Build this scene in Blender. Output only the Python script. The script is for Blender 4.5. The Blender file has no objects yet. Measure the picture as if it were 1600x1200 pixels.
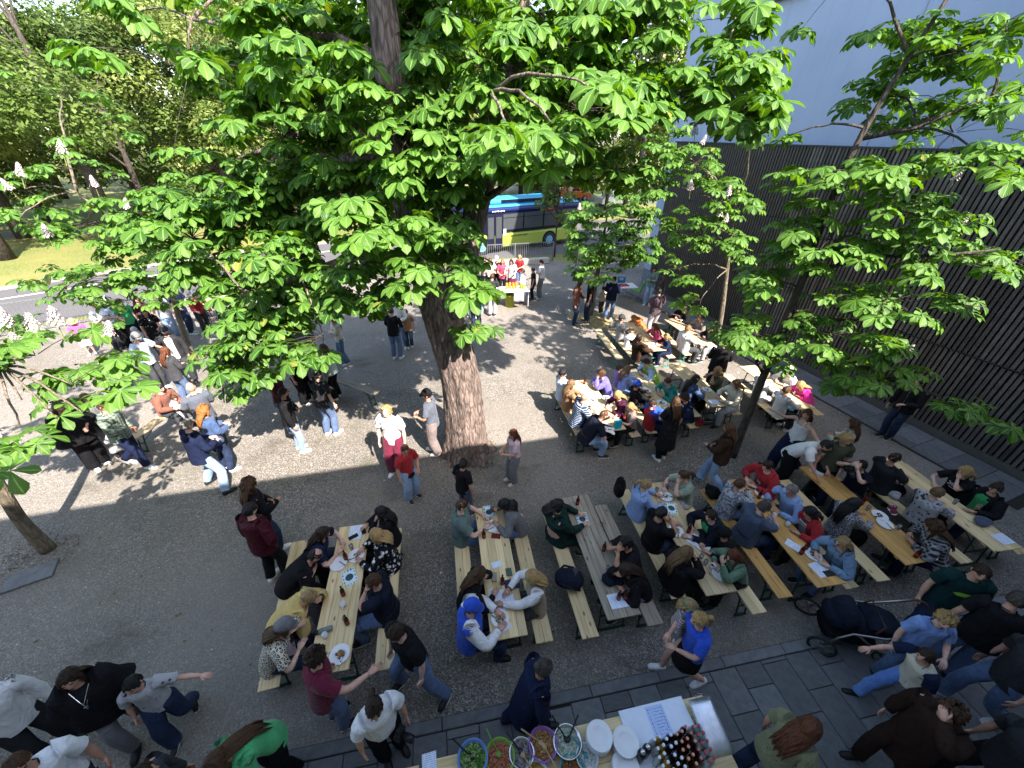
import bpy, bmesh, math, random
import numpy as np
from mathutils import Matrix, Vector, Euler
SC = bpy.context.scene
COL = SC.collection
R = math.radians
random.seed(7)
rng = np.random.default_rng(7)

# ------------------------------------------------------------------ camera, sky, sun, exposure
cam_data = bpy.data.cameras.new('camera')
cam_data.sensor_width = 36.0
cam_data.lens = 610.0 / 1600.0 * 36.0
cam_data.clip_start = 0.05
cam_data.clip_end = 600
cam = bpy.data.objects.new('camera', cam_data)
COL.objects.link(cam)
PITCH, ROLL = 0.566186, -0.0225885
fw = Vector((0, math.cos(PITCH), -math.sin(PITCH)))
d0 = Vector((0, -math.sin(PITCH), -math.cos(PITCH)))
r0 = Vector((1, 0, 0))
cr = r0 * math.cos(ROLL) + d0 * math.sin(ROLL)
cd = -r0 * math.sin(ROLL) + d0 * math.cos(ROLL)
cam.matrix_world = Matrix(((cr.x, -cd.x, -fw.x, 0), (cr.y, -cd.y, -fw.y, 0), (cr.z, -cd.z, -fw.z, 6.4025), (0, 0, 0, 1)))
SC.camera = cam

SUN_DIR = Vector((0.62, -0.78, 1.0 / 0.93)).normalized()      # towards the sun
elev = math.asin(SUN_DIR.z)
azim = math.atan2(SUN_DIR.x, SUN_DIR.y)
world = bpy.data.worlds.new('World')
SC.world = world
world.use_nodes = True
wn = world.node_tree
sky = wn.nodes.new('ShaderNodeTexSky')
sky.sky_type = 'NISHITA'
sky.sun_disc = False
sky.sun_elevation = elev
sky.sun_rotation = azim
sky.air_density = 1.0
sky.dust_density = 1.2
wn.links.new(sky.outputs[0], wn.nodes['Background'].inputs[0])
wn.nodes['Background'].inputs[1].default_value = 0.15
sun_data = bpy.data.lights.new('sun', 'SUN')
sun_data.energy = 4.5
sun_data.angle = R(0.53)
sun_data.color = (1.0, 0.96, 0.95)
sun = bpy.data.objects.new('sun', sun_data)
COL.objects.link(sun)
sun.rotation_euler = SUN_DIR.to_track_quat('Z', 'Y').to_euler()
SC.view_settings.view_transform = 'Standard'
SC.view_settings.look = 'None'
SC.view_settings.gamma = 1.0
SC.view_settings.exposure = 2.0
SC.view_settings.use_curve_mapping = False
SC.view_settings.use_white_balance = True
SC.view_settings.white_balance_temperature = 7100
SC.view_settings.white_balance_tint = 12
SC.cycles.max_bounces = 6
SC.cycles.transparent_max_bounces = 6
SC.cycles.sample_clamp_indirect = 4.0

# ------------------------------------------------------------------ materials
MATS = {}
class NB:
    """small node-tree writer"""
    def __init__(s, name):
        s.m = bpy.data.materials.new(name)
        s.m.use_nodes = True
        s.t = s.m.node_tree
        s.b = s.t.nodes['Principled BSDF']
        s.b.inputs['Specular IOR Level'].default_value = 0.3
        s.c = None
    def n(s, typ, **k):
        x = s.t.nodes.new('ShaderNode' + typ)
        for a, v in k.items():
            if a.startswith('i_'):
                x.inputs[a[2:].replace('_', ' ')].default_value = v
            else:
                setattr(x, a, v)
        return x
    def l(s, a, b):
        s.t.links.new(a, b)
    def co(s, kind='Object', scale=(1, 1, 1)):
        tc = s.n('TexCoord')
        mp = s.n('Mapping')
        mp.inputs['Scale'].default_value = scale
        s.l(tc.outputs[kind], mp.inputs[0])
        return mp.outputs[0]
    def noise(s, co, scale, detail=4, rough=.55):
        x = s.n('TexNoise')
        x.inputs['Scale'].default_value = scale
        x.inputs['Detail'].default_value = detail
        x.inputs['Roughness'].default_value = rough
        s.l(co, x.inputs['Vector'])
        return x.outputs[0]
    def ramp(s, f, stops, interp='LINEAR'):
        x = s.n('ValToRGB')
        x.color_ramp.interpolation = interp
        e = x.color_ramp.elements
        while len(e) < len(stops):
            e.new(.5)
        for i, (p, c) in enumerate(stops):
            e[i].position = p
            e[i].color = (*c[:3], 1) if len(c) >= 3 else (c[0], c[0], c[0], 1)
        s.l(f, x.inputs[0])
        return x.outputs[0]
    def mix(s, f, a, b, mode='MIX'):
        x = s.n('Mix', data_type='RGBA', blend_type=mode)
        for v, i in ((f, 0), (a, 6), (b, 7)):
            if hasattr(v, 'links'):
                s.l(v, x.inputs[i])
            elif i == 0:
                x.inputs[0].default_value = v
            else:
                x.inputs[i].default_value = (*v[:3], 1)
        return x.outputs[2]
    def bump(s, h, strength=.3, dist=.02):
        x = s.n('Bump')
        x.inputs['Strength'].default_value = strength
        x.inputs['Distance'].default_value = dist
        s.l(h, x.inputs['Height'])
        s.l(x.outputs[0], s.b.inputs['Normal'])
    def out(s, color, rough=.6, metal=0.0):
        if hasattr(color, 'links'):
            s.l(color, s.b.inputs['Base Color'])
        else:
            s.b.inputs['Base Color'].default_value = (*color[:3], 1)
        if hasattr(rough, 'links'):
            s.l(rough, s.b.inputs['Roughness'])
        else:
            s.b.inputs['Roughness'].default_value = rough
        s.b.inputs['Metallic'].default_value = metal
        return s.m

CN = dict(black=(.010, .010, .012), ink=(.010, .013, .025), navy=(.010, .016, .045), charcoal=(.028, .029, .033), dkgrey=(.05, .052, .058), grey=(.15, .155, .165), lgrey=(.40, .40, .42),
          white=(.78, .78, .78), white2=(.70, .72, .76), cream=(.62, .56, .44), paleblue=(.42, .52, .68), paleblue2=(.24, .36, .62), sky=(.16, .27, .55), jeans=(.075, .125, .23), ltjeans=(.20, .30, .46),
          dkjeans=(.018, .030, .065), brightjeans=(.10, .21, .52), denim=(.045, .09, .20), denim2=(.14, .24, .36), slate=(.06, .085, .13), slate2=(.085, .10, .13), slate3=(.055, .08, .13),
          slategreen=(.10, .155, .14), maroon=(.13, .008, .03), burg=(.055, .007, .014), red=(.36, .014, .02), rose=(.55, .06, .13), rust=(.20, .075, .05), pink=(.62, .02, .24), pink2=(.62, .10, .38),
          lpink=(.56, .42, .46), kelly=(.02, .26, .09), kelly2=(.06, .42, .16), dkgreen=(.004, .028, .030), bottle=(.008, .030, .026), sage=(.25, .31, .23), sagedk=(.10, .19, .12), mint=(.44, .55, .52),
          olive=(.065, .075, .045), olive2=(.17, .17, .09), teal=(.0, .20, .17), teal2=(.10, .19, .20), lime=(.20, .42, .03), royal=(.012, .075, .50), violet=(.15, .13, .48), lilac=(.34, .22, .50),
          plum=(.075, .055, .07), plumdk=(.06, .012, .035), taupe=(.19, .15, .14), beige=(.30, .23, .15), tan=(.27, .15, .075), brown=(.040, .022, .015), choc=(.028, .015, .011), yellow=(.55, .40, .14), orange=(.60, .16, .04),
          bk=(.012, .012, .013), br=(.075, .036, .017), db=(.030, .016, .009), dg=(.055, .048, .042), gr=(.20, .18, .165), lb=(.22, .13, .06), dbl=(.16, .095, .045), bl=(.42, .27, .11), bl2=(.33, .22, .10), gi=(.33, .13, .035),
          au=(.11, .035, .014), wh=(.72, .72, .72), gn=(.02, .08, .05), straw=(.5, .36, .16), pk=(.45, .2, .16), sk=(.45, .26, .18))

def plain(name, color, rough=.5, metal=0, var=.12, scale=14, bump=0, bscale=60):
    key = (name,)
    if key in MATS:
        return MATS[key]
    b = NB(name)
    co = b.co()
    nz = b.noise(co, scale)
    c = b.ramp(nz, [(.3, [max(0, x * (1 - var)) for x in color]), (.7, [x * (1 + var) for x in color])])
    if bump:
        b.bump(b.noise(co, bscale, 3), bump, .01)
    MATS[key] = b.out(c, rough, metal)
    return MATS[key]

def cloth(spec):
    """'colour', 'colour:pattern:colour2' -> woven material with folds"""
    if spec in MATS:
        return MATS[spec]
    p = spec.split(':')
    c1 = CN[p[0]]
    b = NB('cloth_' + spec.replace(':', '_'))
    co = b.co()
    col = b.ramp(b.noise(co, 7, 5, .6), [(.25, [x * .80 for x in c1]), (.75, [min(.8, x * 1.15) for x in c1])])
    if 'jeans' in p[0]:
        wear = b.ramp(b.noise(co, 4.5, 3), [(.45, (0,)), (.75, (.55,))])
        col = b.mix(wear, col, [min(.7, x * 1.9 + .02) for x in c1])
    pat = p[1] if len(p) > 1 else ''
    if len(p) > 2 and pat:
        c2 = CN[p[2]]
        if pat == 'leopard':
            v = b.n('TexVoronoi', feature='DISTANCE_TO_EDGE')
            v.inputs['Scale'].default_value = 26
            b.l(co, v.inputs['Vector'])
            f = b.ramp(v.outputs[0], [(.10, (0,)), (.16, (1,)), (.30, (1,)), (.36, (.25,))])
            col = b.mix(f, col, c2)
        elif pat in ('floral', 'specks'):
            v = b.n('TexVoronoi')
            v.inputs['Scale'].default_value = 15 if pat == 'floral' else 13
            b.l(co, v.inputs['Vector'])
            t = .42 if pat == 'floral' else .25
            f = b.ramp(v.outputs[0], [(t - .08, (1,)), (t, (0,))])
            f2 = b.ramp(b.noise(co, 9, 2), [(.45, (0,)), (.55, (1,))])
            col = b.mix(b.mix(f2, (0, 0, 0), f), col, c2)
        elif pat == 'stripe':
            w = b.n('TexWave', bands_direction='Z')
            w.inputs['Scale'].default_value = 7
            w.inputs['Distortion'].default_value = .6
            b.l(co, w.inputs['Vector'])
            col = b.mix(b.ramp(w.outputs[0], [(.6, (0,)), (.75, (1,))]), col, c2)
        elif pat == 'plaid':
            for ax in 'XZ':
                w = b.n('TexWave', bands_direction=ax)
                w.inputs['Scale'].default_value = 4.5
                b.l(co, w.inputs['Vector'])
                col = b.mix(b.ramp(w.outputs[0], [(.62, (0,)), (.72, (.5,))]), col, c2)
        elif pat == 'camo':
            f = b.ramp(b.noise(co, 22, 3), [(.48, (0,)), (.53, (.8,))])
            col = b.mix(f, col, c2)
    h = b.n('TexNoise')
    h.inputs['Scale'].default_value = 6.5
    h.inputs['Detail'].default_value = 3
    h.inputs['Distortion'].default_value = 1.3
    b.l(b.co(scale=(1.3, 1.3, .7)), h.inputs['Vector'])
    b.bump(h.outputs[0], .75, .05)
    b.b.inputs['Sheen Weight'].default_value = .10 if max(c1) > .12 else 0.0
    b.b.inputs['Specular IOR Level'].default_value = .3 if max(c1) > .12 else .12
    MATS[spec] = b.out(col, .5 if p[0] in ('burg', 'teal') else .85)
    return MATS[spec]

def hair_mat(c):
    k = 'hair_' + c
    if k not in MATS:
        b = NB(k)
        co = b.co(scale=(1, 1, .12))
        nz = b.noise(co, 55, 4, .7)
        x = CN[c]
        col = b.ramp(nz, [(.3, [v * .45 for v in x]), (.55, x), (.8, [min(.8, v * 1.7) for v in x])])
        b.bump(nz, .8, .02)
        MATS[k] = b.out(col, .42)
    return MATS[k]

def skin_mat(i):
    k = 'skin_%d' % i
    if k not in MATS:
        b = NB(k)
        x = [(.60, .335, .245), (.66, .41, .315), (.50, .26, .175), (.56, .305, .22)][i]
        nz = b.noise(b.co(), 18, 3)
        b.b.inputs['Subsurface Weight'].default_value = .0
        MATS[k] = b.out(b.ramp(nz, [(.3, [v * .86 for v in x]), (.7, [min(.8, v * 1.08) for v in x])]), .48)
    return MATS[k]

def wood(name, c1, c2, knots=(.12, .06, .02), grey=0):
    if name in MATS:
        return MATS[name]
    b = NB(name)
    oi = b.n('ObjectInfo')
    tc = b.n('TexCoord')
    ad = b.n('VectorMath', operation='ADD')
    sc = b.n('VectorMath', operation='SCALE')
    cmb = b.n('CombineXYZ')
    b.l(oi.outputs['Random'], cmb.inputs[0]); b.l(oi.outputs['Random'], cmb.inputs[1])
    b.l(cmb.outputs[0], sc.inputs[0]); sc.inputs['Scale'].default_value = 40
    b.l(tc.outputs['Object'], ad.inputs[0]); b.l(sc.outputs[0], ad.inputs[1])
    mp = b.n('Mapping'); mp.inputs['Scale'].default_value = (14, .9, 14)
    b.l(ad.outputs[0], mp.inputs[0])
    nz = b.n('TexNoise'); nz.inputs['Scale'].default_value = 2.2; nz.inputs['Detail'].default_value = 7; nz.inputs['Distortion'].default_value = .7
    b.l(mp.outputs[0], nz.inputs['Vector'])
    col = b.ramp(nz.outputs[0], [(.28, c2), (.5, c1), (.75, [min(.8, v * 1.12) for v in c1])])
    mp2 = b.n('Mapping'); mp2.inputs['Scale'].default_value = (9, 3.5, 9)
    b.l(ad.outputs[0], mp2.inputs[0])
    vo = b.n('TexVoronoi'); vo.inputs['Scale'].default_value = 1.0
    b.l(mp2.outputs[0], vo.inputs['Vector'])
    col = b.mix(b.ramp(vo.outputs[0], [(.07, (.9,)), (.16, (0,))]), col, knots)
    hv = b.n('HueSaturation')
    mr = b.n('MapRange'); mr.inputs['To Min'].default_value = .78; mr.inputs['To Max'].default_value = 1.12
    b.l(oi.outputs['Random'], mr.inputs[0]); b.l(mr.outputs[0], hv.inputs['Value']); b.l(col, hv.inputs['Color'])
    b.bump(nz.outputs[0], .25, .004)
    MATS[name] = b.out(hv.outputs[0], .55)
    return MATS[name]

W_NEW = lambda: wood('fresh_spruce', (.70, .54, .30), (.56, .39, .18))
W_OLD = lambda: wood('weathered_wood', (.31, .26, .195), (.15, .12, .085), (.05, .035, .025))
W_ORG = lambda: wood('varnished_wood', (.56, .31, .10), (.38, .19, .05))
W_MID = lambda: wood('worn_spruce', (.54, .41, .24), (.37, .26, .14))

# ------------------------------------------------------------------ mesh helpers
class MB:
    def __init__(s):
        s.v = []; s.f = []; s.m = []
    def add(s, v, f, m=0):
        o = len(s.v)
        s.v.extend([tuple(map(float, p)) for p in v])
        s.f.extend([tuple(i + o for i in q) for q in f])
        s.m.extend([m] * len(f))
    def box(s, c, size, rot=None, m=0, bev=0):
        x, y, z = [d / 2 for d in size]
        if bev:
            b = min(bev, x * .9, y * .9, z * .9)
            P = []
            F = []
            for sz in (-1, 1):
                P += [(-x + b, -y + b, sz * z), (x - b, -y + b, sz * z), (x - b, y - b, sz * z), (-x + b, y - b, sz * z)]
            for sz in (-1, 1):
                zz = sz * (z - b)
                P += [(-x, -y, zz), (x, -y, zz), (x, y, zz), (-x, y, zz)]
            F = [(3, 2, 1, 0), (4, 5, 6, 7)]
            for i in range(4):
                j = (i + 1) % 4
                F += [(i, j, 8 + j, 8 + i), (8 + i, 8 + j, 12 + j, 12 + i), (12 + i, 12 + j, 4 + j, 4 + i)]
        else:
            P = [(-x, -y, -z), (x, -y, -z), (x, y, -z), (-x, y, -z), (-x, -y, z), (x, -y, z), (x, y, z), (-x, y, z)]
            F = [(3, 2, 1, 0), (4, 5, 6, 7), (0, 1, 5, 4), (1, 2, 6, 5), (2, 3, 7, 6), (3, 0, 4, 7)]
        M = Matrix.Translation(c) @ (rot.to_4x4() if rot else Matrix())
        s.add([M @ Vector(p) for p in P], F, m)
        return s
    def tube(s, pts, rad, n=8, ref=(1, 0, 0), m=0, cap=True, arc=None):
        pts = np.asarray(pts, float); k = len(pts)
        if np.isscalar(rad):
            rad = [(rad, rad)] * k
        rad = [(r, r) if np.isscalar(r) else r for r in rad]
        T = np.gradient(pts, axis=0)
        T /= np.linalg.norm(T, axis=1)[:, None] + 1e-9
        ref = np.asarray(ref, float)
        V = []
        a0, a1 = arc if arc else (0, 2 * math.pi)
        full = arc is None
        ang = [a0 + (a1 - a0) * i / (n if full else n - 1) for i in range(n)]
        for p, t, (rx, ry) in zip(pts, T, rad):
            sd = ref - t * (ref @ t)
            if np.linalg.norm(sd) < 1e-4:
                sd = np.cross(t, (0.3, .9, .1))
            sd /= np.linalg.norm(sd)
            up = np.cross(t, sd)
            for a in ang:
                V.append(p + rx * math.cos(a) * sd + ry * math.sin(a) * up)
        F = []
        for i in range(k - 1):
            for j in range(n if full else n - 1):
                j2 = (j + 1) % n
                F.append((i * n + j, i * n + j2, (i + 1) * n + j2, (i + 1) * n + j))
        if cap and full:
            F.append(tuple(range(n - 1, -1, -1)))
            F.append(tuple((k - 1) * n + j for j in range(n)))
        s.add(V, F, m)
        return s
    def ball(s, c, r, nu=10, nv=7, m=0, rot=None):
        r = (r, r, r) if np.isscalar(r) else r
        V = [(0, 0, -1)]
        for i in range(1, nv):
            ph = math.pi * i / nv
            for j in range(nu):
                th = 2 * math.pi * j / nu
                V.append((math.sin(ph) * math.cos(th), math.sin(ph) * math.sin(th), -math.cos(ph)))
        V.append((0, 0, 1))
        F = [(0, 1 + (j + 1) % nu, 1 + j) for j in range(nu)]
        for i in range(nv - 2):
            for j in range(nu):
                a = 1 + i * nu; j2 = (j + 1) % nu
                F.append((a + j, a + j2, a + nu + j2, a + nu + j))
        a = 1 + (nv - 2) * nu
        F += [(a + j, a + (j + 1) % nu, len(V) - 1) for j in range(nu)]
        M = Matrix.Translation(c) @ (rot.to_4x4() if rot else Matrix()) @ Matrix.Diagonal((*r, 1))
        s.add([M @ Vector(p) for p in V], F, m)
        return s
    def lathe(s, prof, n=14, c=(0, 0, 0), m=0, close=True):
        V = []
        for r, z in prof:
            for j in range(n):
                a = 2 * math.pi * j / n
                V.append((c[0] + r * math.cos(a), c[1] + r * math.sin(a), c[2] + z))
        F = []
        for i in range(len(prof) - 1):
            for j in range(n):
                j2 = (j + 1) % n
                F.append((i * n + j, i * n + j2, (i + 1) * n + j2, (i + 1) * n + j))
        if close:
            F.append(tuple(range(n - 1, -1, -1)))
            F.append(tuple((len(prof) - 1) * n + j for j in range(n)))
        s.add(V, F, m)
        return s
    def mesh(s, name, mats, smooth=False):
        me = bpy.data.meshes.new(name)
        me.from_pydata(s.v, [], s.f)
        for mt in (mats if isinstance(mats, (list, tuple)) else [mats]):
            me.materials.append(mt)
        if any(s.m):
            me.polygons.foreach_set('material_index', s.m)
        if smooth:
            me.polygons.foreach_set('use_smooth', [True] * len(s.f))
        me.update()
        return me
    def obj(s, name, mats, parent=None, smooth=False, loc=None, rz=0):
        o = bpy.data.objects.new(name, s.mesh(name, mats, smooth))
        COL.objects.link(o)
        if parent:
            o.parent = parent
        if loc is not None:
            o.location = loc
            o.rotation_euler = (0, 0, rz)
        return o

def link(name, me, parent=None, loc=None, rot=None, scale=None):
    o = bpy.data.objects.new(name, me)
    COL.objects.link(o)
    if parent:
        o.parent = parent
    if loc is not None:
        o.location = loc
    if rot is not None:
        o.rotation_euler = rot
    if scale is not None:
        o.scale = scale
    return o

def tag(o, label=None, cat=None, group=None, kind=None):
    if label: o['label'] = label
    if cat: o['category'] = cat
    if group: o['group'] = group
    if kind: o['kind'] = kind
    return o

def thing(name, label, cat, loc=(0, 0, 0), rz=0, group=None):
    o = bpy.data.objects.new(name, None)
    o.empty_display_size = .1
    COL.objects.link(o)
    o.location = loc
    o.rotation_euler = (0, 0, rz)
    return tag(o, label, cat, group)

def copy_tree(o, parent=None):
    c = o.copy()
    COL.objects.link(c)
    if parent:
        c.parent = parent
    for ch in list(o.children):
        copy_tree(ch, c)
    return c

def np_mesh(name, V, F, mat, uv=None, smooth=False):
    """V n x 3, F m x k (all faces the same size)"""
    me = bpy.data.meshes.new(name)
    V = np.asarray(V, np.float32); F = np.asarray(F, np.int32)
    k = F.shape[1]
    me.vertices.add(len(V)); me.vertices.foreach_set('co', V.ravel())
    me.loops.add(F.size); me.loops.foreach_set('vertex_index', F.ravel())
    me.polygons.add(len(F)); me.polygons.foreach_set('loop_start', np.arange(0, F.size, k, dtype=np.int32))
    if uv is not None:
        l = me.uv_layers.new(name='UVMap')
        l.data.foreach_set('uv', np.asarray(uv, np.float32)[F.ravel()].ravel())
    me.materials.append(mat)
    me.update(calc_edges=True)
    if smooth:
        me.polygons.foreach_set('use_smooth', np.ones(len(F), bool))
    me.validate()
    return me

def flat_poly(name, pts, z, mat, kind='structure', grid=None):
    mb = MB()
    mb.add([(x, y, z) for x, y in pts], [tuple(range(len(pts)))])
    o = mb.obj(name, mat)
    o['kind'] = kind
    return o
# ------------------------------------------------------------------ ground, paving, road
def gravel_mat():
    b = NB('gravel')
    co = b.co()
    v = b.n('TexVoronoi'); v.inputs['Scale'].default_value = 62; b.l(co, v.inputs['Vector'])
    v2 = b.n('TexVoronoi'); v2.inputs['Scale'].default_value = 150; b.l(co, v2.inputs['Vector'])
    sp = b.n('SeparateColor'); b.l(v.outputs['Color'], sp.inputs[0])
    col = b.ramp(sp.outputs[0], [(.0, (.055, .050, .042)), (.35, (.155, .142, .122)), (.7, (.245, .225, .195)), (1, (.50, .46, .42))])
    sp2 = b.n('SeparateColor'); b.l(v2.outputs['Color'], sp2.inputs[0])
    col = b.mix(b.ramp(sp2.outputs[1], [(.55, (0,)), (.95, (.7,))]), col, (.105, .096, .08))
    big = b.noise(co, .55, 5, .6)
    col = b.mix(b.ramp(big, [(.35, (0,)), (.65, (.55,))]), col, (.11, .10, .076))
    moss = b.ramp(b.noise(co, 1.3, 5, .65), [(.56, (0,)), (.72, (.5,))])
    col = b.mix(moss, col, (.07, .075, .036))
    worn = b.ramp(b.noise(co, .22, 3, .5), [(.40, (0,)), (.62, (.55,))])
    col = b.mix(worn, col, (.26, .235, .20))
    damp = b.ramp(b.noise(b.co(scale=(1, 1.6, 1)), .75, 6, .7), [(.56, (0,)), (.70, (.6,))])
    col = b.mix(damp, col, (.07, .062, .048))
    b.bump(v.outputs['Distance'], 1.0, .014)
    return b.out(col, .95)
def grass_mat():
    b = NB('grass')
    co = b.co()
    f = b.noise(co, 9, 6, .7); g = b.noise(co, .35, 4)
    col = b.ramp(f, [(.3, (.035, .06, .012)), (.5, (.12, .15, .035)), (.72, (.25, .23, .085))])
    col = b.mix(b.ramp(g, [(.4, (0,)), (.65, (.7,))]), col, (.21, .19, .065))
    b.bump(f, .9, .05)
    return b.out(col, .95)
def asphalt_mat(n, c):
    b = NB(n)
    co = b.co()
    f = b.noise(co, 60, 4, .7); g = b.noise(co, .8, 4)
    col = b.ramp(f, [(.3, [x * .8 for x in c]), (.7, [x * 1.2 for x in c])])
    col = b.mix(b.ramp(g, [(.4, (0,)), (.7, (.35,))]), col, [x * .7 for x in c])
    b.bump(f, .3, .01)
    return b.out(col, .9)
flat_poly('ground', [(-260, -60), (260, -60), (260, 320), (-260, 320)], -.016, grass_mat())
flat_poly('gravel_yard', [(-34, -9), (14.6, -1), (14.2, 4), (13.6, 10), (9.0, 24.6), (3.2, 23.6), (2.4, 24.6), (-2.2, 23.3), (-14, 16.4), (-18.4, 12.9), (-34, 2)], 0, gravel_mat())
flat_poly('road', [(-40, 2.5), (-30, 6), (-18.5, 13.4), (-14, 16.9), (-3, 23.9), (3, 26), (10, 28.5), (40, 38), (40, 52), (14, 41), (4, 37), (-6, 32), (-13, 27.8), (-16.6, 25.6), (-23.8, 17.4), (-30, 12.5), (-40, 7)], -.009, asphalt_mat('asphalt', (.095, .093, .095)))
flat_poly('path', [(-44, 24), (-32, 31), (-23, 37.3), (-18, 45), (-12, 54), (0, 66), (3, 64), (-8, 52), (-14.5, 43), (-20, 35), (-30, 28.5), (-44, 21)], -.011, asphalt_mat('path_gravel', (.17, .155, .13)))
flat_poly('side_road', [(-4, 47), (14, 50), (50, 56), (50, 60), (14, 55), (-6, 51)], -.011, asphalt_mat('asphalt_far', (.13, .125, .12)))
mb = MB()
edge = [(-40, 6.6), (-30, 12.1), (-23.5, 17.2), (-16.3, 25.2), (-12.8, 27.4), (-6, 31.6), (4, 36.5)]
for (xa, ya), (xb, yb) in zip(edge[:-1], edge[1:]):
    L = math.hypot(xb - xa, yb - ya); a = math.atan2(yb - ya, xb - xa)
    mb.box(((xa + xb) / 2, (ya + yb) / 2, .04), (L, .16, .12), Euler((0, 0, a)).to_matrix())
tag(mb.obj('road_kerb', plain('kerb_stone', (.32, .31, .29), .9)), kind='structure')
mb = MB()
mid = [(-40, 5.4), (-30, 10.3), (-22.6, 15.7), (-15.6, 22.6), (-12, 25.2), (-5.5, 29.4)]
for (xa, ya), (xb, yb) in zip(mid[:-1], mid[1:]):
    L = math.hypot(xb - xa, yb - ya); dx, dy = (xb - xa) / L, (yb - ya) / L
    mb.add([(xa + dy * .07, ya - dx * .07, -.004), (xb + dy * .07, yb - dx * .07, -.004), (xb - dy * .07, yb + dx * .07, -.004), (xa - dy * .07, ya + dx * .07, -.004)], [(0, 1, 2, 3)])
tag(mb.obj('road_marking', plain('road_paint', (.7, .7, .68), .7)), kind='structure')

# small loose stones and fallen petals on the yard
def scatter_bits(name, n, x0, x1, y0, y1, r0_, r1_, mat, flat=.6):
    P = np.stack([rng.uniform(x0, x1, n), rng.uniform(y0, y1, n)], 1)
    k = P[:, 1] > 1.75 + .196 * P[:, 0] + .45
    P = P[k]; n = len(P)
    r = rng.uniform(r0_, r1_, n)
    O = np.array([(1, 0, 0), (0, 1, 0), (-1, 0, 0), (0, -1, 0), (0, 0, 1)], float)
    a = rng.uniform(0, 6.28, n)
    V = np.repeat(O[None], n, 0) * (r[:, None, None] * np.array([1, .7, flat])) * rng.uniform(.6, 1.3, (n, 5, 1))
    c, s = np.cos(a)[:, None], np.sin(a)[:, None]
    X = V[..., 0] * c - V[..., 1] * s + P[:, :1]; Y = V[..., 0] * s + V[..., 1] * c + P[:, 1:]
    V = np.stack([X, Y, V[..., 2] + .001], 2).reshape(-1, 3)
    F = (np.array([(0, 1, 4), (1, 2, 4), (2, 3, 4), (3, 0, 4)])[None] + 5 * np.arange(n)[:, None, None]).reshape(-1, 3)
    o = link(name, np_mesh(name, V, F, mat))
    tag(o, kind='stuff')
    return o
tag(scatter_bits('gravel_stones', 9000, -10, 9, 1.2, 8.5, .006, .016, plain('pebble', (.17, .16, .145), .9, var=.35, scale=3)), 'pale and dark loose stones lying on the gravel yard')
tag(scatter_bits('fallen_petals', 900, -10, 10, 1.2, 12, .006, .014, plain('petal_litter', (.66, .62, .56), .8), .2), 'whitish fallen petals lying on the gravel yard')

def litter(name, n, mat, sz, lab):
    P = np.stack([rng.uniform(-10, 10, n), rng.uniform(1.4, 13, n)], 1)
    P = P[P[:, 1] > 2.3 + .196 * P[:, 0]]; n = len(P)
    O = np.array([(-.5, -1, 0), (.5, -.9, 0), (.8, .3, .35), (0, 1.1, .1), (-.8, .2, .3)], float)
    a = rng.uniform(0, 6.28, n); r = rng.uniform(.5, 1.2, n) * sz
    V = O[None] * r[:, None, None]
    c, s_ = np.cos(a)[:, None], np.sin(a)[:, None]
    V = np.stack([V[..., 0] * c - V[..., 1] * s_ + P[:, :1], V[..., 0] * s_ + V[..., 1] * c + P[:, 1:], V[..., 2] + .004], 2).reshape(-1, 3)
    F = np.arange(5 * n).reshape(-1, 5)
    tag(link(name, np_mesh(name, V, F, mat)), lab, None, None, 'stuff')
litter('fallen_leaves', 420, plain('dry_leaf', (.16, .10, .045), .8, var=.5, scale=2), .022, 'small dry leaves and bits lying on the gravel yard')
litter('paper_litter', 26, plain('litter_white', (.6, .6, .6), .8), .028, 'small scraps of white paper on the gravel yard')

E_ = np.array([.9813, .1925]); N_ = np.array([-.1925, .9813])      # along / away from the facade behind the camera
K0 = np.array([-2.77, 1.55])                                        # a point on the gravel edge of the pavement
A_E = math.atan2(E_[1], E_[0])
slab_mat = NB('slab_concrete')
_co = slab_mat.co()
_oi = slab_mat.n('ObjectInfo')
_f = slab_mat.noise(_co, 9, 6, .65); _g = slab_mat.noise(_co, 130, 3)
_c = slab_mat.ramp(_f, [(.3, (.098, .102, .106)), (.7, (.165, .17, .172))])
_hv = slab_mat.n('HueSaturation'); _mr = slab_mat.n('MapRange'); _mr.inputs['To Min'].default_value = .78; _mr.inputs['To Max'].default_value = 1.2
slab_mat.l(_oi.outputs['Random'], _mr.inputs[0]); slab_mat.l(_mr.outputs[0], _hv.inputs['Value']); slab_mat.l(_c, _hv.inputs['Color'])
slab_mat.bump(_g, .35, .006)
SLAB = slab_mat.out(_hv.outputs[0], .8)
JOINT = plain('joint_sand', (.03, .028, .025), .95)

def slab_mesh(w, l, t=.05):
    return MB().box((0, 0, -t / 2), (w, l, t), bev=.006).mesh('paving_slab', SLAB)
def local(s, d):          # s along the facade from K0, d towards the facade
    p = K0 + E_ * s - N_ * d
    return p
def slab_field(parent, origin, ea, na, cols, c0, w, l, depth, kerb=None, skip=lambda x, y: False):
    me = slab_mesh(w - .008, l - .008)
    ang = math.atan2(ea[1], ea[0])
    for i in range(c0, c0 + cols):
        off = (i * .37 % 1) * l
        d = -off
        while d < depth:
            a, b_ = max(d, 0), min(d + l, depth)
            if b_ - a > .03:
                p = origin + ea * ((i + .5) * w) + na * ((a + b_) / 2)
                if not skip(*p):
                    o = link('paving_slab', me, parent, (p[0], p[1], .030 + rng.uniform(-.002, .002)), (rng.normal(0, .003), rng.normal(0, .003), ang), (1, (b_ - a - .008) / (l - .008), 1))
            d += l
q = [local(-9, -.02), local(17.2, -.02), local(17.2, 2.15), local(-9, 2.15)]
pav = flat_poly('pavement', [tuple(p) for p in q], .006, JOINT)
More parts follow.
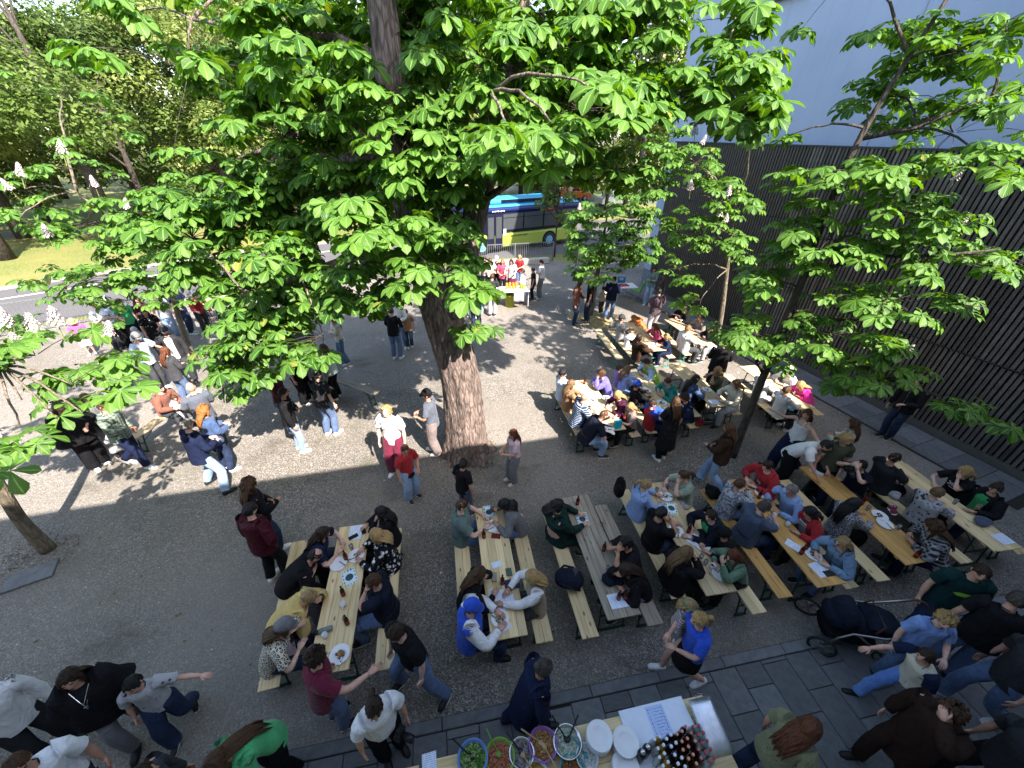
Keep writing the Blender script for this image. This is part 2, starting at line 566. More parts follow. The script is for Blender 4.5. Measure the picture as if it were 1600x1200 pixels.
slab_field(pav, K0 + E_ * 0 - N_ * .138, E_, -N_, 50, -9, .41, .62, 1.95)
ks = MB().box((0, 0, -.03), (.99, .135, .1), bev=.008).mesh('kerb_stone', SLAB)
for i in range(-5, 15):
    p = local(i + .5, .068)
    link('kerb_stone', ks, pav, (p[0], p[1], .042), (0, 0, A_E))

def ground_patch(name, x, y, r, mat, seed, lab, base=False):
    g = np.random.default_rng(seed)
    ph = g.uniform(0, 6.28, 4)
    o = None if not base else flat_poly(name, [(x + r * (1 + .22 * math.sin(3 * a + ph[0]) + .12 * math.sin(7 * a + ph[1]) + .08 * math.sin(13 * a + ph[2])) * math.cos(a), y + .8 * r * (1 + .22 * math.sin(3 * a + ph[0]) + .12 * math.sin(8 * a + ph[3])) * math.sin(a)) for a in np.linspace(0, 6.283, 60)[:-1]], .004, mat, 'stuff')
    n = int(520 * r * r) + 120
    a = g.uniform(0, 6.28, n); q = r * 1.05 * np.sqrt(g.random(n))
    P = np.stack([x + q * np.cos(a), y + .8 * q * np.sin(a)], 1)
    d = g.normal(0, 1, (n, 2)) * .02; h = g.uniform(.02, .06, n)
    V = np.stack([np.c_[P - d * .3, np.full(n, .004)], np.c_[P + d * .3, np.full(n, .004)], np.c_[P + d[:, ::-1] * 1.4, h]], 1).reshape(-1, 3)
    me = np_mesh(name + '_blades', V, np.arange(3 * n).reshape(-1, 3), mat)
    b_ = link(name + '_blades' if base else name, me, o)
    tag(o or b_, lab, None, None, 'stuff')
ground_patch('dry_grass', 3.35, 15.4, 1.0, plain('straw_grass', (.30, .24, .12), .9, var=.35, scale=30), 4, 'straw coloured dry grass round the foot of the slim centre tree', True)
ground_patch('weeds', -.35, 6.75, .38, plain('moss_green', (.11, .13, .04), .9, var=.4, scale=30), 5, 'greenish weeds at the right foot of the big trunk')
ground_patch('soil', -1.05, 6.95, .80, plain('root_soil', (.10, .085, .065), .95, var=.35, scale=24), 6, 'dark soil round the foot of the big trunk')
ground_patch('leaf_litter', -8.25, 4.1, .55, plain('brown_litter', (.09, .065, .045), .95, var=.4, scale=24), 7, 'brown litter round the lower left trunk')

# ------------------------------------------------------------------ slatted wall and pale blue building on the right
WT = np.array([-.3597, .9331]); WN = np.array([-.9331, -.3597])     # along the wall (away), out of the wall into the yard
W0 = np.array([14.136 - .3855 * 4.0, 4.0])
A_W = math.atan2(WT[1], WT[0])
def wpt(s, out=0):
    return W0 + WT * s + WN * out
def wbox(mb, s0, s1, o0, o1, z0, z1, m=0, bev=0):
    p = wpt((s0 + s1) / 2, (o0 + o1) / 2)
    mb.box((p[0], p[1], (z0 + z1) / 2), (s1 - s0, abs(o1 - o0), z1 - z0), Euler((0, 0, A_W)).to_matrix(), m, bev)
WL = 16.45
wall = thing('slatted_wall', 'tall dark wall of upright timber slats along the right side of the yard', 'wall', (*W0, 0))
def wchild(mb, name, mat):
    o = mb.obj(name, mat, wall)
    o.matrix_parent_inverse = Matrix.Translation((-W0[0], -W0[1], 0))
    return o
mb = MB(); wbox(mb, -1, WL, -.02, -.20, .0, 6.30)
wchild(mb, 'backing_panel', plain('dark_panel', (.022, .020, .019), .8))
mb = MB(); wbox(mb, -1, WL, .06, -.02, .0, .22)
wchild(mb, 'plinth', plain('plinth_concrete', (.10, .095, .085), .9))
mb = MB(); wbox(mb, -1, WL, .075, -.20, 6.30, 6.345)
wchild(mb, 'coping', plain('coping_metal', (.05, .052, .056), .5, .6))
for zz in (2.2, 4.3):
    mb = MB(); wbox(mb, -1, WL, .0, -.019, zz - .06, zz + .06)
    wchild(mb, 'batten', plain('dark_panel2', (.02, .018, .016), .8))
b = NB('slat_wood')
oi = b.n('ObjectInfo')
nz = b.noise(b.co(scale=(9, 9, 1.2)), 4, 6)
c = b.ramp(nz, [(.3, (.062, .056, .051)), (.7, (.135, .122, .110))])
c2 = b.ramp(oi.outputs['Random'], [(0, (.5,)), (1, (1.3,))])
cc = b.mix(1.0, c, c2, 'MULTIPLY')
b.bump(nz, .3, .004)
SLAT = b.out(cc, .45)
slat_me = {}
rest = MB()
items = []
npitch = int(WL / .105)
tiers = [(.225, 2.18), (2.20, 4.27), (4.29, 6.30)]
for i in range(npitch):
    for z0_, z1_ in tiers:
        items.append((i * .105 + .05, z0_, z1_))
items.sort(key=lambda t: np.hypot(*(wpt(t[0]))) )
for k, (s_, z0_, z1_) in enumerate(items):
    if k < 300:
        h = round(z1_ - z0_, 2)
        if h not in slat_me:
            slat_me[h] = MB().box((0, 0, 0), (.066, .050, h)).mesh('slat', SLAT)
        p = wpt(s_ + rng.normal(0, .003), .0285 + rng.uniform(0, .006))
        link('slat', slat_me[h], wall, (p[0] - W0[0], p[1] - W0[1], (z0_ + z1_) / 2), (rng.normal(0, .0012), 0, A_W + rng.normal(0, .02)))
    else:
        wbox(rest, s_ - .033, s_ + .033, .001, .056, z0_, z1_)
tag(wchild(rest, 'slats', SLAT), kind='stuff')

plaster = NB('blue_plaster')
co = plaster.co()
g = plaster.noise(co, .5, 6, .6); f = plaster.noise(co, 30, 4)
st = plaster.noise(plaster.co(scale=(3, 3, .15)), 1.5, 5, .6)
c = plaster.ramp(g, [(.3, (.29, .36, .49)), (.7, (.34, .41, .55))])
c = plaster.mix(plaster.ramp(st, [(.5, (0,)), (.75, (.4,))]), c, (.24, .295, .41))
plaster.bump(f, .15, .01)
PLASTER = plaster.out(c, .85)
bl = thing('plastered_building', 'tall pale blue plastered building above the slatted wall', 'building', (*W0, 0))
def bchild(mb, name, mat, par=bl):
    o = mb.obj(name, mat, par)
    if par is bl:
        o.matrix_parent_inverse = Matrix.Translation((-W0[0], -W0[1], 0))
    return o
mb = MB(); wbox(mb, 5.2, WL + .75, -.205, -9, .85, 14.5)
bchild(mb, 'wall', PLASTER)
mb = MB(); wbox(mb, 5.2, WL + .75, -.202, -9.003, 0, .85)
bchild(mb, 'base', plain('base_plaster', (.16, .18, .21), .9))
mb = MB(); wbox(mb, 5.0, WL + .95, .1, -9.2, 14.5, 14.75)
bchild(mb, 'roof', plain('roof_metal', (.12, .12, .13), .6))
for s_ in (6.9, 12.9):
    wz0 = 10.12
    mb = MB(); wbox(mb, s_ - .55, s_ + .55, -.20, -.12, wz0, wz0 + 1.5)
    fr = bchild(mb, 'window', plain('window_frame', (.10, .085, .08), .5))
    mb = MB(); wbox(mb, s_ - .47, s_ + .47, -.119, -.112, wz0 + .08, wz0 + 1.42)
    o = mb.obj('pane', plain('dark_glass', (.02, .025, .03), .08), fr)
    o.matrix_parent_inverse = fr.matrix_parent_inverse.copy() if False else Matrix()
    mb = MB(); wbox(mb, s_ - .62, s_ + .62, -.21, -.02, wz0 - .06, wz0 - .003)
    o = mb.obj('sill', plain('sill_metal', (.07, .06, .06), .4, .5), fr)
for s_ in (9.1, 14.3):
    mb = MB(); wbox(mb, s_ - .009, s_ + .009, -.19, -.203, 6.36, 14.4)
    bchild(mb, 'seam', plain('seam', (.26, .30, .37), .9))

# pavement strip along the slatted wall
def strip_pt(s, o):
    return tuple(wpt(s, o))
pv2 = flat_poly('wall_pavement', [strip_pt(2.2, .06), strip_pt(WL, .06), strip_pt(WL, 1.28), strip_pt(2.2, 1.28)], .006, JOINT)
slab_field(pv2, wpt(0, .10), WT, WN, 24, 4, .60, .56, 1.12, skip=lambda x, y: False)

# cables and the pipe on the slatted wall
mb = MB()
pts = [(*wpt(s, .075), 2.35 - .16 * math.sin((s - 1) / 9 * math.pi)) for s in np.linspace(1, 10, 14)]
mb.tube(pts, .014, 6)
tag(mb.obj('cable', plain('rubber', (.012, .012, .013), .5)), 'thin black cable sagging across the dark slatted wall', 'cable')
mb = MB()
mb.tube([(*wpt(s, .08), 3.25 - .02 * (16 - s)) for s in np.linspace(11.5, 16.2, 5)], .025, 8)
tag(mb.obj('handrail', plain('rail_metal', (.06, .062, .066), .4, .7)), 'slim dark rail fixed to the far end of the slatted wall', 'rail')

# ------------------------------------------------------------------ buildings behind the camera (they shade the near half of the yard)
F0 = np.array([0, -.38])
EF = np.array([math.cos(R(14.5)), math.sin(R(14.5))]); NF = np.array([-EF[1], EF[0]])
def facade_block(label, s0, s1, depth, h):
    A = Euler((0, 0, A_E)).to_matrix()
    c0 = F0 + EF * (s0 + s1) / 2 - NF * depth / 2
    t = thing('town_house', label, 'building', (c0[0], c0[1], 0), R(14.5))
    MB().box((0, 0, h / 2), (s1 - s0, depth, h)).obj('wall', plain('render_wall', (.42, .40, .36), .9), t)
    rf = MB()
    rf.add([(-(s1 - s0) / 2, -depth / 2 - .0, h), ((s1 - s0) / 2, -depth / 2, h), ((s1 - s0) / 2, depth / 2 + .04, h), (-(s1 - s0) / 2, depth / 2 + .04, h), (-(s1 - s0) / 2, 0, h + 2.6), ((s1 - s0) / 2, 0, h + 2.6)],
           [(0, 1, 5, 4), (2, 3, 4, 5), (1, 2, 5), (3, 0, 4), (3, 2, 1, 0)])
    rf.obj('roof', plain('roof_tile', (.22, .09, .06), .8), t)
    n = int((s1 - s0) / 3)
    fm, gm = plain('white_frame', (.7, .7, .68), .5), plain('dark_glass', (.02, .025, .03), .08)
    for fl in range(2):
        for i in range(n):
            x = -(s1 - s0) / 2 + (i + .5) * (s1 - s0) / n
            w = MB().box((x, depth / 2 + .02, 2.0 + fl * 3.2 + 1.2), (1.15, .06, 1.7)).obj('window', fm, t)
            MB().box((x, depth / 2 + .053, 2.0 + fl * 3.2 + 1.2), (1.0, .01, 1.55)).obj('pane', gm, w)
facade_block('rendered house behind the viewpoint with tiled roof', -34, 12.05, 9, 8.78)
facade_block('narrow rendered house beside the slatted wall', 12.5, 22, 9, 8.78)
# ------------------------------------------------------------------ chestnut trees
def leaf_mat(name, c_lo, c_hi, trans=.36):
    b = NB(name)
    uv = b.n('UVMap')
    sep = b.n('SeparateXYZ'); b.l(uv.outputs[0], sep.inputs[0])
    ge = b.n('NewGeometry')
    col = b.ramp(ge.outputs['Random Per Island'], [(0, c_lo), (.975, c_hi), (.992, (.17, .24, .03)), (1, (.22, .20, .04))])
    big = b.noise(b.co(), .8, 3)
    oi = b.n('ObjectInfo')
    hv = b.n('HueSaturation'); mr = b.n('MapRange'); mr.inputs['To Min'].default_value = .75; mr.inputs['To Max'].default_value = 1.3
    b.l(big, mr.inputs[0]); b.l(mr.outputs[0], hv.inputs['Value']); b.l(col, hv.inputs['Color'])
    # pale midrib and side veins, u across (-1..1 stored as 0..1), v along
    ab = b.n('Math', operation='SUBTRACT'); b.l(sep.outputs[0], ab.inputs[0]); ab.inputs[1].default_value = .5
    ab2 = b.n('Math', operation='ABSOLUTE'); b.l(ab.outputs[0], ab2.inputs[0])
    rib = b.ramp(ab2.outputs[0], [(.02, (.8,)), (.07, (0,))])
    ve = b.n('Math', operation='MULTIPLY_ADD'); b.l(ab2.outputs[0], ve.inputs[0]); ve.inputs[1].default_value = -.8; b.l(sep.outputs[1], ve.inputs[2])
    sn = b.n('Math', operation='SINE'); m7 = b.n('Math', operation='MULTIPLY'); b.l(ve.outputs[0], m7.inputs[0]); m7.inputs[1].default_value = 58; b.l(m7.outputs[0], sn.inputs[0])
    vv = b.ramp(sn.outputs[0], [(.55, (0,)), (1, (.22,))])
    c = b.mix(rib, hv.outputs[0], [min(.5, x * 2.0 + .03) for x in c_hi])
    c = b.mix(vv, c, [min(.5, x * 1.5) for x in c_hi])
    b.bump(sn.outputs[0], .25, .004)
    b.b.inputs['Specular IOR Level'].default_value = .30
    b.out(c, .48)
    tr = b.n('BsdfTranslucent')
    tc = b.mix(1.0, c, (1.35, 1.35, .25), 'MULTIPLY')
    b.l(tc, tr.inputs[0])
    ms = b.n('MixShader'); ms.inputs[0].default_value = trans
    b.l(b.b.outputs[0], ms.inputs[1]); b.l(tr.outputs[0], ms.inputs[2])
    b.l(ms.outputs[0], b.t.nodes['Material Output'].inputs[0])
    return b.m
LEAF = leaf_mat('chestnut_leaf', (.022, .082, .010), (.105, .225, .034))
def bark_mat(name, c1, c2, sc=1.0):
    b = NB(name)
    co = b.co(scale=(1, 1, .22))
    n1 = b.n('TexNoise'); n1.inputs['Scale'].default_value = 9 * sc; n1.inputs['Detail'].default_value = 8; n1.inputs['Distortion'].default_value = .8; b.l(co, n1.inputs['Vector'])
    v = b.n('TexVoronoi', feature='DISTANCE_TO_EDGE'); v.inputs['Scale'].default_value = 7 * sc; b.l(co, v.inputs['Vector'])
    h = b.mix(.5, n1.outputs[0], v.outputs[0], 'MULTIPLY')
    c = b.ramp(n1.outputs[0], [(.3, c2), (.6, c1), (.8, [x * 1.25 for x in c1])])
    c = b.mix(b.ramp(v.outputs[0], [(0, (.75,)), (.12, (0,))]), c, c2)
    b.bump(h, 1.0, .12)
    return b.out(c, .9)
BARK = bark_mat('chestnut_bark', (.25, .19, .16), (.055, .042, .035), 1.7)
BARK2 = bark_mat('pale_bark', (.22, .185, .135), (.10, .08, .055), 2)
BARK_D = bark_mat('dark_bark', (.085, .07, .058), (.03, .025, .02), 1.5)

def leaf_arrays(nl, seed):
    """one hand-shaped leaf of nl leaflets, tip reach about 1, in the x-y plane (stalk at the origin)"""
    g = np.random.default_rng(seed)
    V = []; F = []; U = []
    for i in range(nl):
        t = (i - (nl - 1) / 2) / ((nl - 1) / 2)
        a = t * R(122) + g.normal(0, .06)
        L = (1 - .42 * abs(t) ** 1.4) * g.uniform(.9, 1.05)
        w = L * .26 * g.uniform(.9, 1.1)
        droop = g.uniform(.12, .42)
        fold = .30
        rows = [(0.0, .03), (.38, .50), (.74, 1.0), (.90, .72), (1.0, .06)]
        dx, dy = math.sin(a), math.cos(a)
        o = len(V)
        for r, ww in rows:
            z = -droop * L * r * r + .05 * math.sin(r * 3.1) * L
            for sgn in (-1, 0, 1):
                x = dx * r * L + sgn * ww * w * dy; y = dy * r * L - sgn * ww * w * dx
                V.append((x, y, z + (fold * ww * w if sgn else 0)))
                U.append((.5 + .5 * sgn, r))
        for k in range(len(rows) - 1):
            q = o + 3 * k
            F += [(q, q + 1, q + 4), (q, q + 4, q + 3), (q + 1, q + 2, q + 5), (q + 1, q + 5, q + 4)]
    # petiole
    return np.array(V), np.array(F), np.array(U)
LV = [leaf_arrays(n, k) for k, n in enumerate((7, 7, 6, 5, 7, 5))]
LEAF_ME = [np_mesh('leaf', v * 1.0, f, LEAF, u) for v, f, u in LV]

def basis(n, fwd):
    n = n / np.linalg.norm(n)
    y = fwd - n * (fwd @ n)
    y /= np.linalg.norm(y) + 1e-9
    x = np.cross(y, n)
    return np.stack([x, y, n], 1)

def candle_mesh(seed):
    g = np.random.default_rng(seed)
    mb = MB()
    mb.tube([(0, 0, -.14), (0, 0, .24)], [.006, .003], 5, m=1)
    for i in range(70):
        t = (i + .5) / 70
        r = (.062 * (1 - t) ** .7 + .008) * g.uniform(.6, 1.25)
        a = i * 2.4
        p = np.array([r * math.cos(a), r * math.sin(a), .04 + t * .21])
        n = np.array([math.cos(a), math.sin(a), .5])
        B = basis(n, np.array([g.normal(), g.normal(), 1.0]))
        s = .0135 * (1.2 - .5 * t)
        mb.add([p + B @ np.array(q) * s for q in ((-1, -.6, 0), (0, -.9, .5), (1, -.6, 0), (.7, .9, .3), (-.7, .9, .3))], [(0, 1, 2, 3, 4)])
    return mb.mesh('flower_candle', [plain('blossom', (.52, .43, .42), .7, var=.15, scale=60), plain('blossom_stem', (.16, .2, .05), .7)])
CANDLE = [candle_mesh(i) for i in range(3)]

def curve(p0, p1, sag=.0, k=7, wob=.05):
    p0, p1 = np.asarray(p0, float), np.asarray(p1, float)
    t = np.linspace(0, 1, k)[:, None]
    L = np.linalg.norm(p1 - p0)
    P = p0 + (p1 - p0) * t
    P[:, 2] += (np.sin(t[:, 0] * math.pi)) * sag * L
    P[1:-1] += rng.normal(0, wob * L / k * 1.5, (k - 2, 3))
    return P

def chestnut(label, group, base, trunk, limbs, clusters, candles, bark, leaf_size=.26, keep=300, petal_mat=None, seed=1):
    """trunk/limbs: [(points, radii)], clusters: (x, y, z, half width, half height, half depth, rosettes)"""
    g = np.random.default_rng(seed)
    base = np.array(base, float)
    root = thing('chestnut_tree', label, 'tree', tuple(base), 0, group)
    inv = Matrix.Translation(-Vector(base))
    def child(mb, name, mat, smooth=True):
        o = mb.obj(name, mat, root, smooth)
        o.matrix_parent_inverse = inv
        return o
    tb = MB()
    for pts, rad in trunk:
        P = np.array(pts, float)
        tt = np.linspace(0, len(P) - 1, (len(P) - 1) * 5 + 1)
        PP = np.stack([np.interp(tt, range(len(P)), P[:, i]) for i in range(3)], 1)
        # soften the corners
        for _ in range(3):
            PP[1:-1] = (PP[:-2] + 2 * PP[1:-1] + PP[2:]) / 4
        RR = np.interp(tt, range(len(P)), rad)
        n = 60 if RR[0] > .25 else 12
        if n == 60:
            t2 = np.linspace(0, len(PP) - 1, len(PP) * 4)
            RR = np.interp(t2, range(len(PP)), RR)
            PP = np.stack([np.interp(t2, range(len(PP)), PP[:, i]) for i in range(3)], 1)
        o0 = len(tb.v)
        tb.tube(PP, list(RR), n)
        # bark ridges, plates and root flare as real relief
        V = np.array(tb.v[o0:]).reshape(len(PP), n, 3)
        ph = g.uniform(0, 6.28, 8)
        for i in range(len(PP)):
            h = PP[i, 2] - base[2]
            for j in range(n):
                a = 2 * math.pi * j / n
                k = 1 + .05 * math.sin(a * 4 + .6 * math.sin(h * 2)) + .02 * math.sin(a * 9 + h * 1.3)
                if n == 60:
                    w = a * 15 + 1.3 * math.sin(h * 3.1 + ph[0] + 2 * math.sin(a * 3)) + .8 * math.sin(h * 7.3 + a * 2 + ph[1])
                    k += .032 * abs(math.sin(w)) ** .6 - .018 + .016 * math.sin(h * 13 + a * 7 + ph[2]) * math.sin(h * 5 - a * 11) + .008 * g.normal()
                    if h < .8 and RR[0] > .4:
                        k += .30 * max(0, 1 - h / .8) ** 2.2 * max(0, .45 + .8 * math.sin(a * 6 + ph[3] + .5 * math.sin(a * 2)))
                V[i, j] = PP[i] + (V[i, j] - PP[i]) * k
        tb.v[o0:] = [tuple(p) for p in V.reshape(-1, 3)]
    child(tb, 'trunk', bark)
    anchors = np.concatenate([np.array(p, float)[len(p) // 2:] for p, r in trunk])
    for pts, rad in limbs:
        P = np.array(pts, float)
        mb = MB(); mb.tube(P, list(np.linspace(rad[0], rad[1], len(P))), 8)
        child(mb, 'branch', bark)
        anchors = np.concatenate([anchors, P[1:]])
    twigs = MB()
    leaves = []         # (pos, basis, size, mesh)
    inner = []
    for (x, y, z, hw, hh, hd, n) in clusters:
        c = np.array([x, y, z])
        d = np.linalg.norm(anchors - c, axis=1) + .6 * np.maximum(0, anchors[:, 2] - z - .3)
        a = anchors[np.argmin(d)]
        L = np.linalg.norm(c - a)
        if L > .25:
            P = curve(a, c, .10, 8)
            mb = MB(); mb.tube(P, list(np.linspace(min(.038, .012 + .009 * L), .009, len(P))), 7)
            child(mb, 'branch', bark)
        out0 = c - np.array([base[0], base[1], c[2]])
        out0 = out0 / (np.linalg.norm(out0) + 1e-6)
        for _ in range(n):
            u = g.normal(0, 1, 3); u /= np.linalg.norm(u)
            rr = g.uniform(.15, 1) ** .45
            p = c + u * rr * np.array([hw, hd, hh])
            if n > 3:
                twigs.tube(curve(c + (p - c) * .05, p, .06, 4), [.006, .005, .0045, .003], 4, cap=False)
            # a rosette of leaves round the shoot end
            outd = out0 * .7 + (p - c) / (np.linalg.norm(p - c) + 1e-6) * .6 + g.normal(0, .25, 3)
            outd[2] = outd[2] * .4
            k = g.integers(4, 7)
            a0 = g.uniform(0, 6.28)
            for i in range(k):
                aa = a0 + i * 2 * math.pi / k + g.normal(0, .2)
                hd_ = np.array([math.cos(aa), math.sin(aa), 0]) + .45 * outd
                hd_ /= np.linalg.norm(hd_)
                pet = g.uniform(.10, .19)
                q = p + hd_ * pet + np.array([0, 0, g.uniform(-.05, .06)])
                tilt = g.uniform(.1, .8)
                nrm = np.array([0, 0, 1.0]) + hd_ * tilt + g.normal(0, .13, 3)
                B = basis(nrm, hd_)
                s = leaf_size * g.choice([g.uniform(.5, .8), g.uniform(.8, 1.25), g.uniform(.9, 1.2)]) * (1 - .25 * abs(i - k / 2) / k)
                leaves.append((q, B, s, g.integers(0, len(LV))))
                if n > 3 and g.random() < .5:
                    twigs.tube([p, q], [.003, .0022], 3, cap=False)
    if twigs.f:
        o = child(twigs, 'twigs', BARK_D, False); o['kind'] = 'stuff'
    P = np.array([l[0] for l in leaves]); 
    camp = np.array([0, 0, 6.4])
    v = P - camp
    f_ = np.array(fw); r_ = np.array(cr); d_ = np.array(cd)
    zc = v @ f_
    inside = (zc > .3) & (np.abs(v @ r_ / np.maximum(zc, .1)) < 1.33) & (np.abs(v @ d_ / np.maximum(zc, .1)) < 1.0)
    dist = np.where(inside, np.linalg.norm(v, axis=1), 1e3)
    order = np.argsort(dist)
    vis = [i for i in order[:keep] if inside[i]]
    for i in vis:
        q, B, s, k = leaves[i]
        M = Matrix(((B[0, 0], B[0, 1], B[0, 2], q[0] - base[0]), (B[1, 0], B[1, 1], B[1, 2], q[1] - base[1]), (B[2, 0], B[2, 1], B[2, 2], q[2] - base[2]), (0, 0, 0, 1))) @ Matrix.Scale(s, 4)
        o = bpy.data.objects.new('leaf', LEAF_ME[k])
        COL.objects.link(o)
        o.parent = root
        o.matrix_local = M
    vs = set(vis)
    VV, FF, UU = [], [], []
    off = 0
    for i, (q, B, s, k) in enumerate(leaves):
        if i in vs:
            continue
        a, f, u = LV[k]
        VV.append(a @ B.T * s + q); FF.append(f + off); UU.append(u); off += len(a)
    if VV:
        me = np_mesh('foliage', np.concatenate(VV), np.concatenate(FF), LEAF, np.concatenate(UU))
        o = link('foliage', me, root); o.matrix_parent_inverse = inv; o['kind'] = 'stuff'
    for i, (x, y, z, s) in enumerate(candles):
        link('flower_candle', CANDLE[i % 3], root, (x - base[0], y - base[1], z - base[2]), (g.normal(0, .15), g.normal(0, .15), g.uniform(0, 6)), (s, s, s))
    return root, len(leaves)

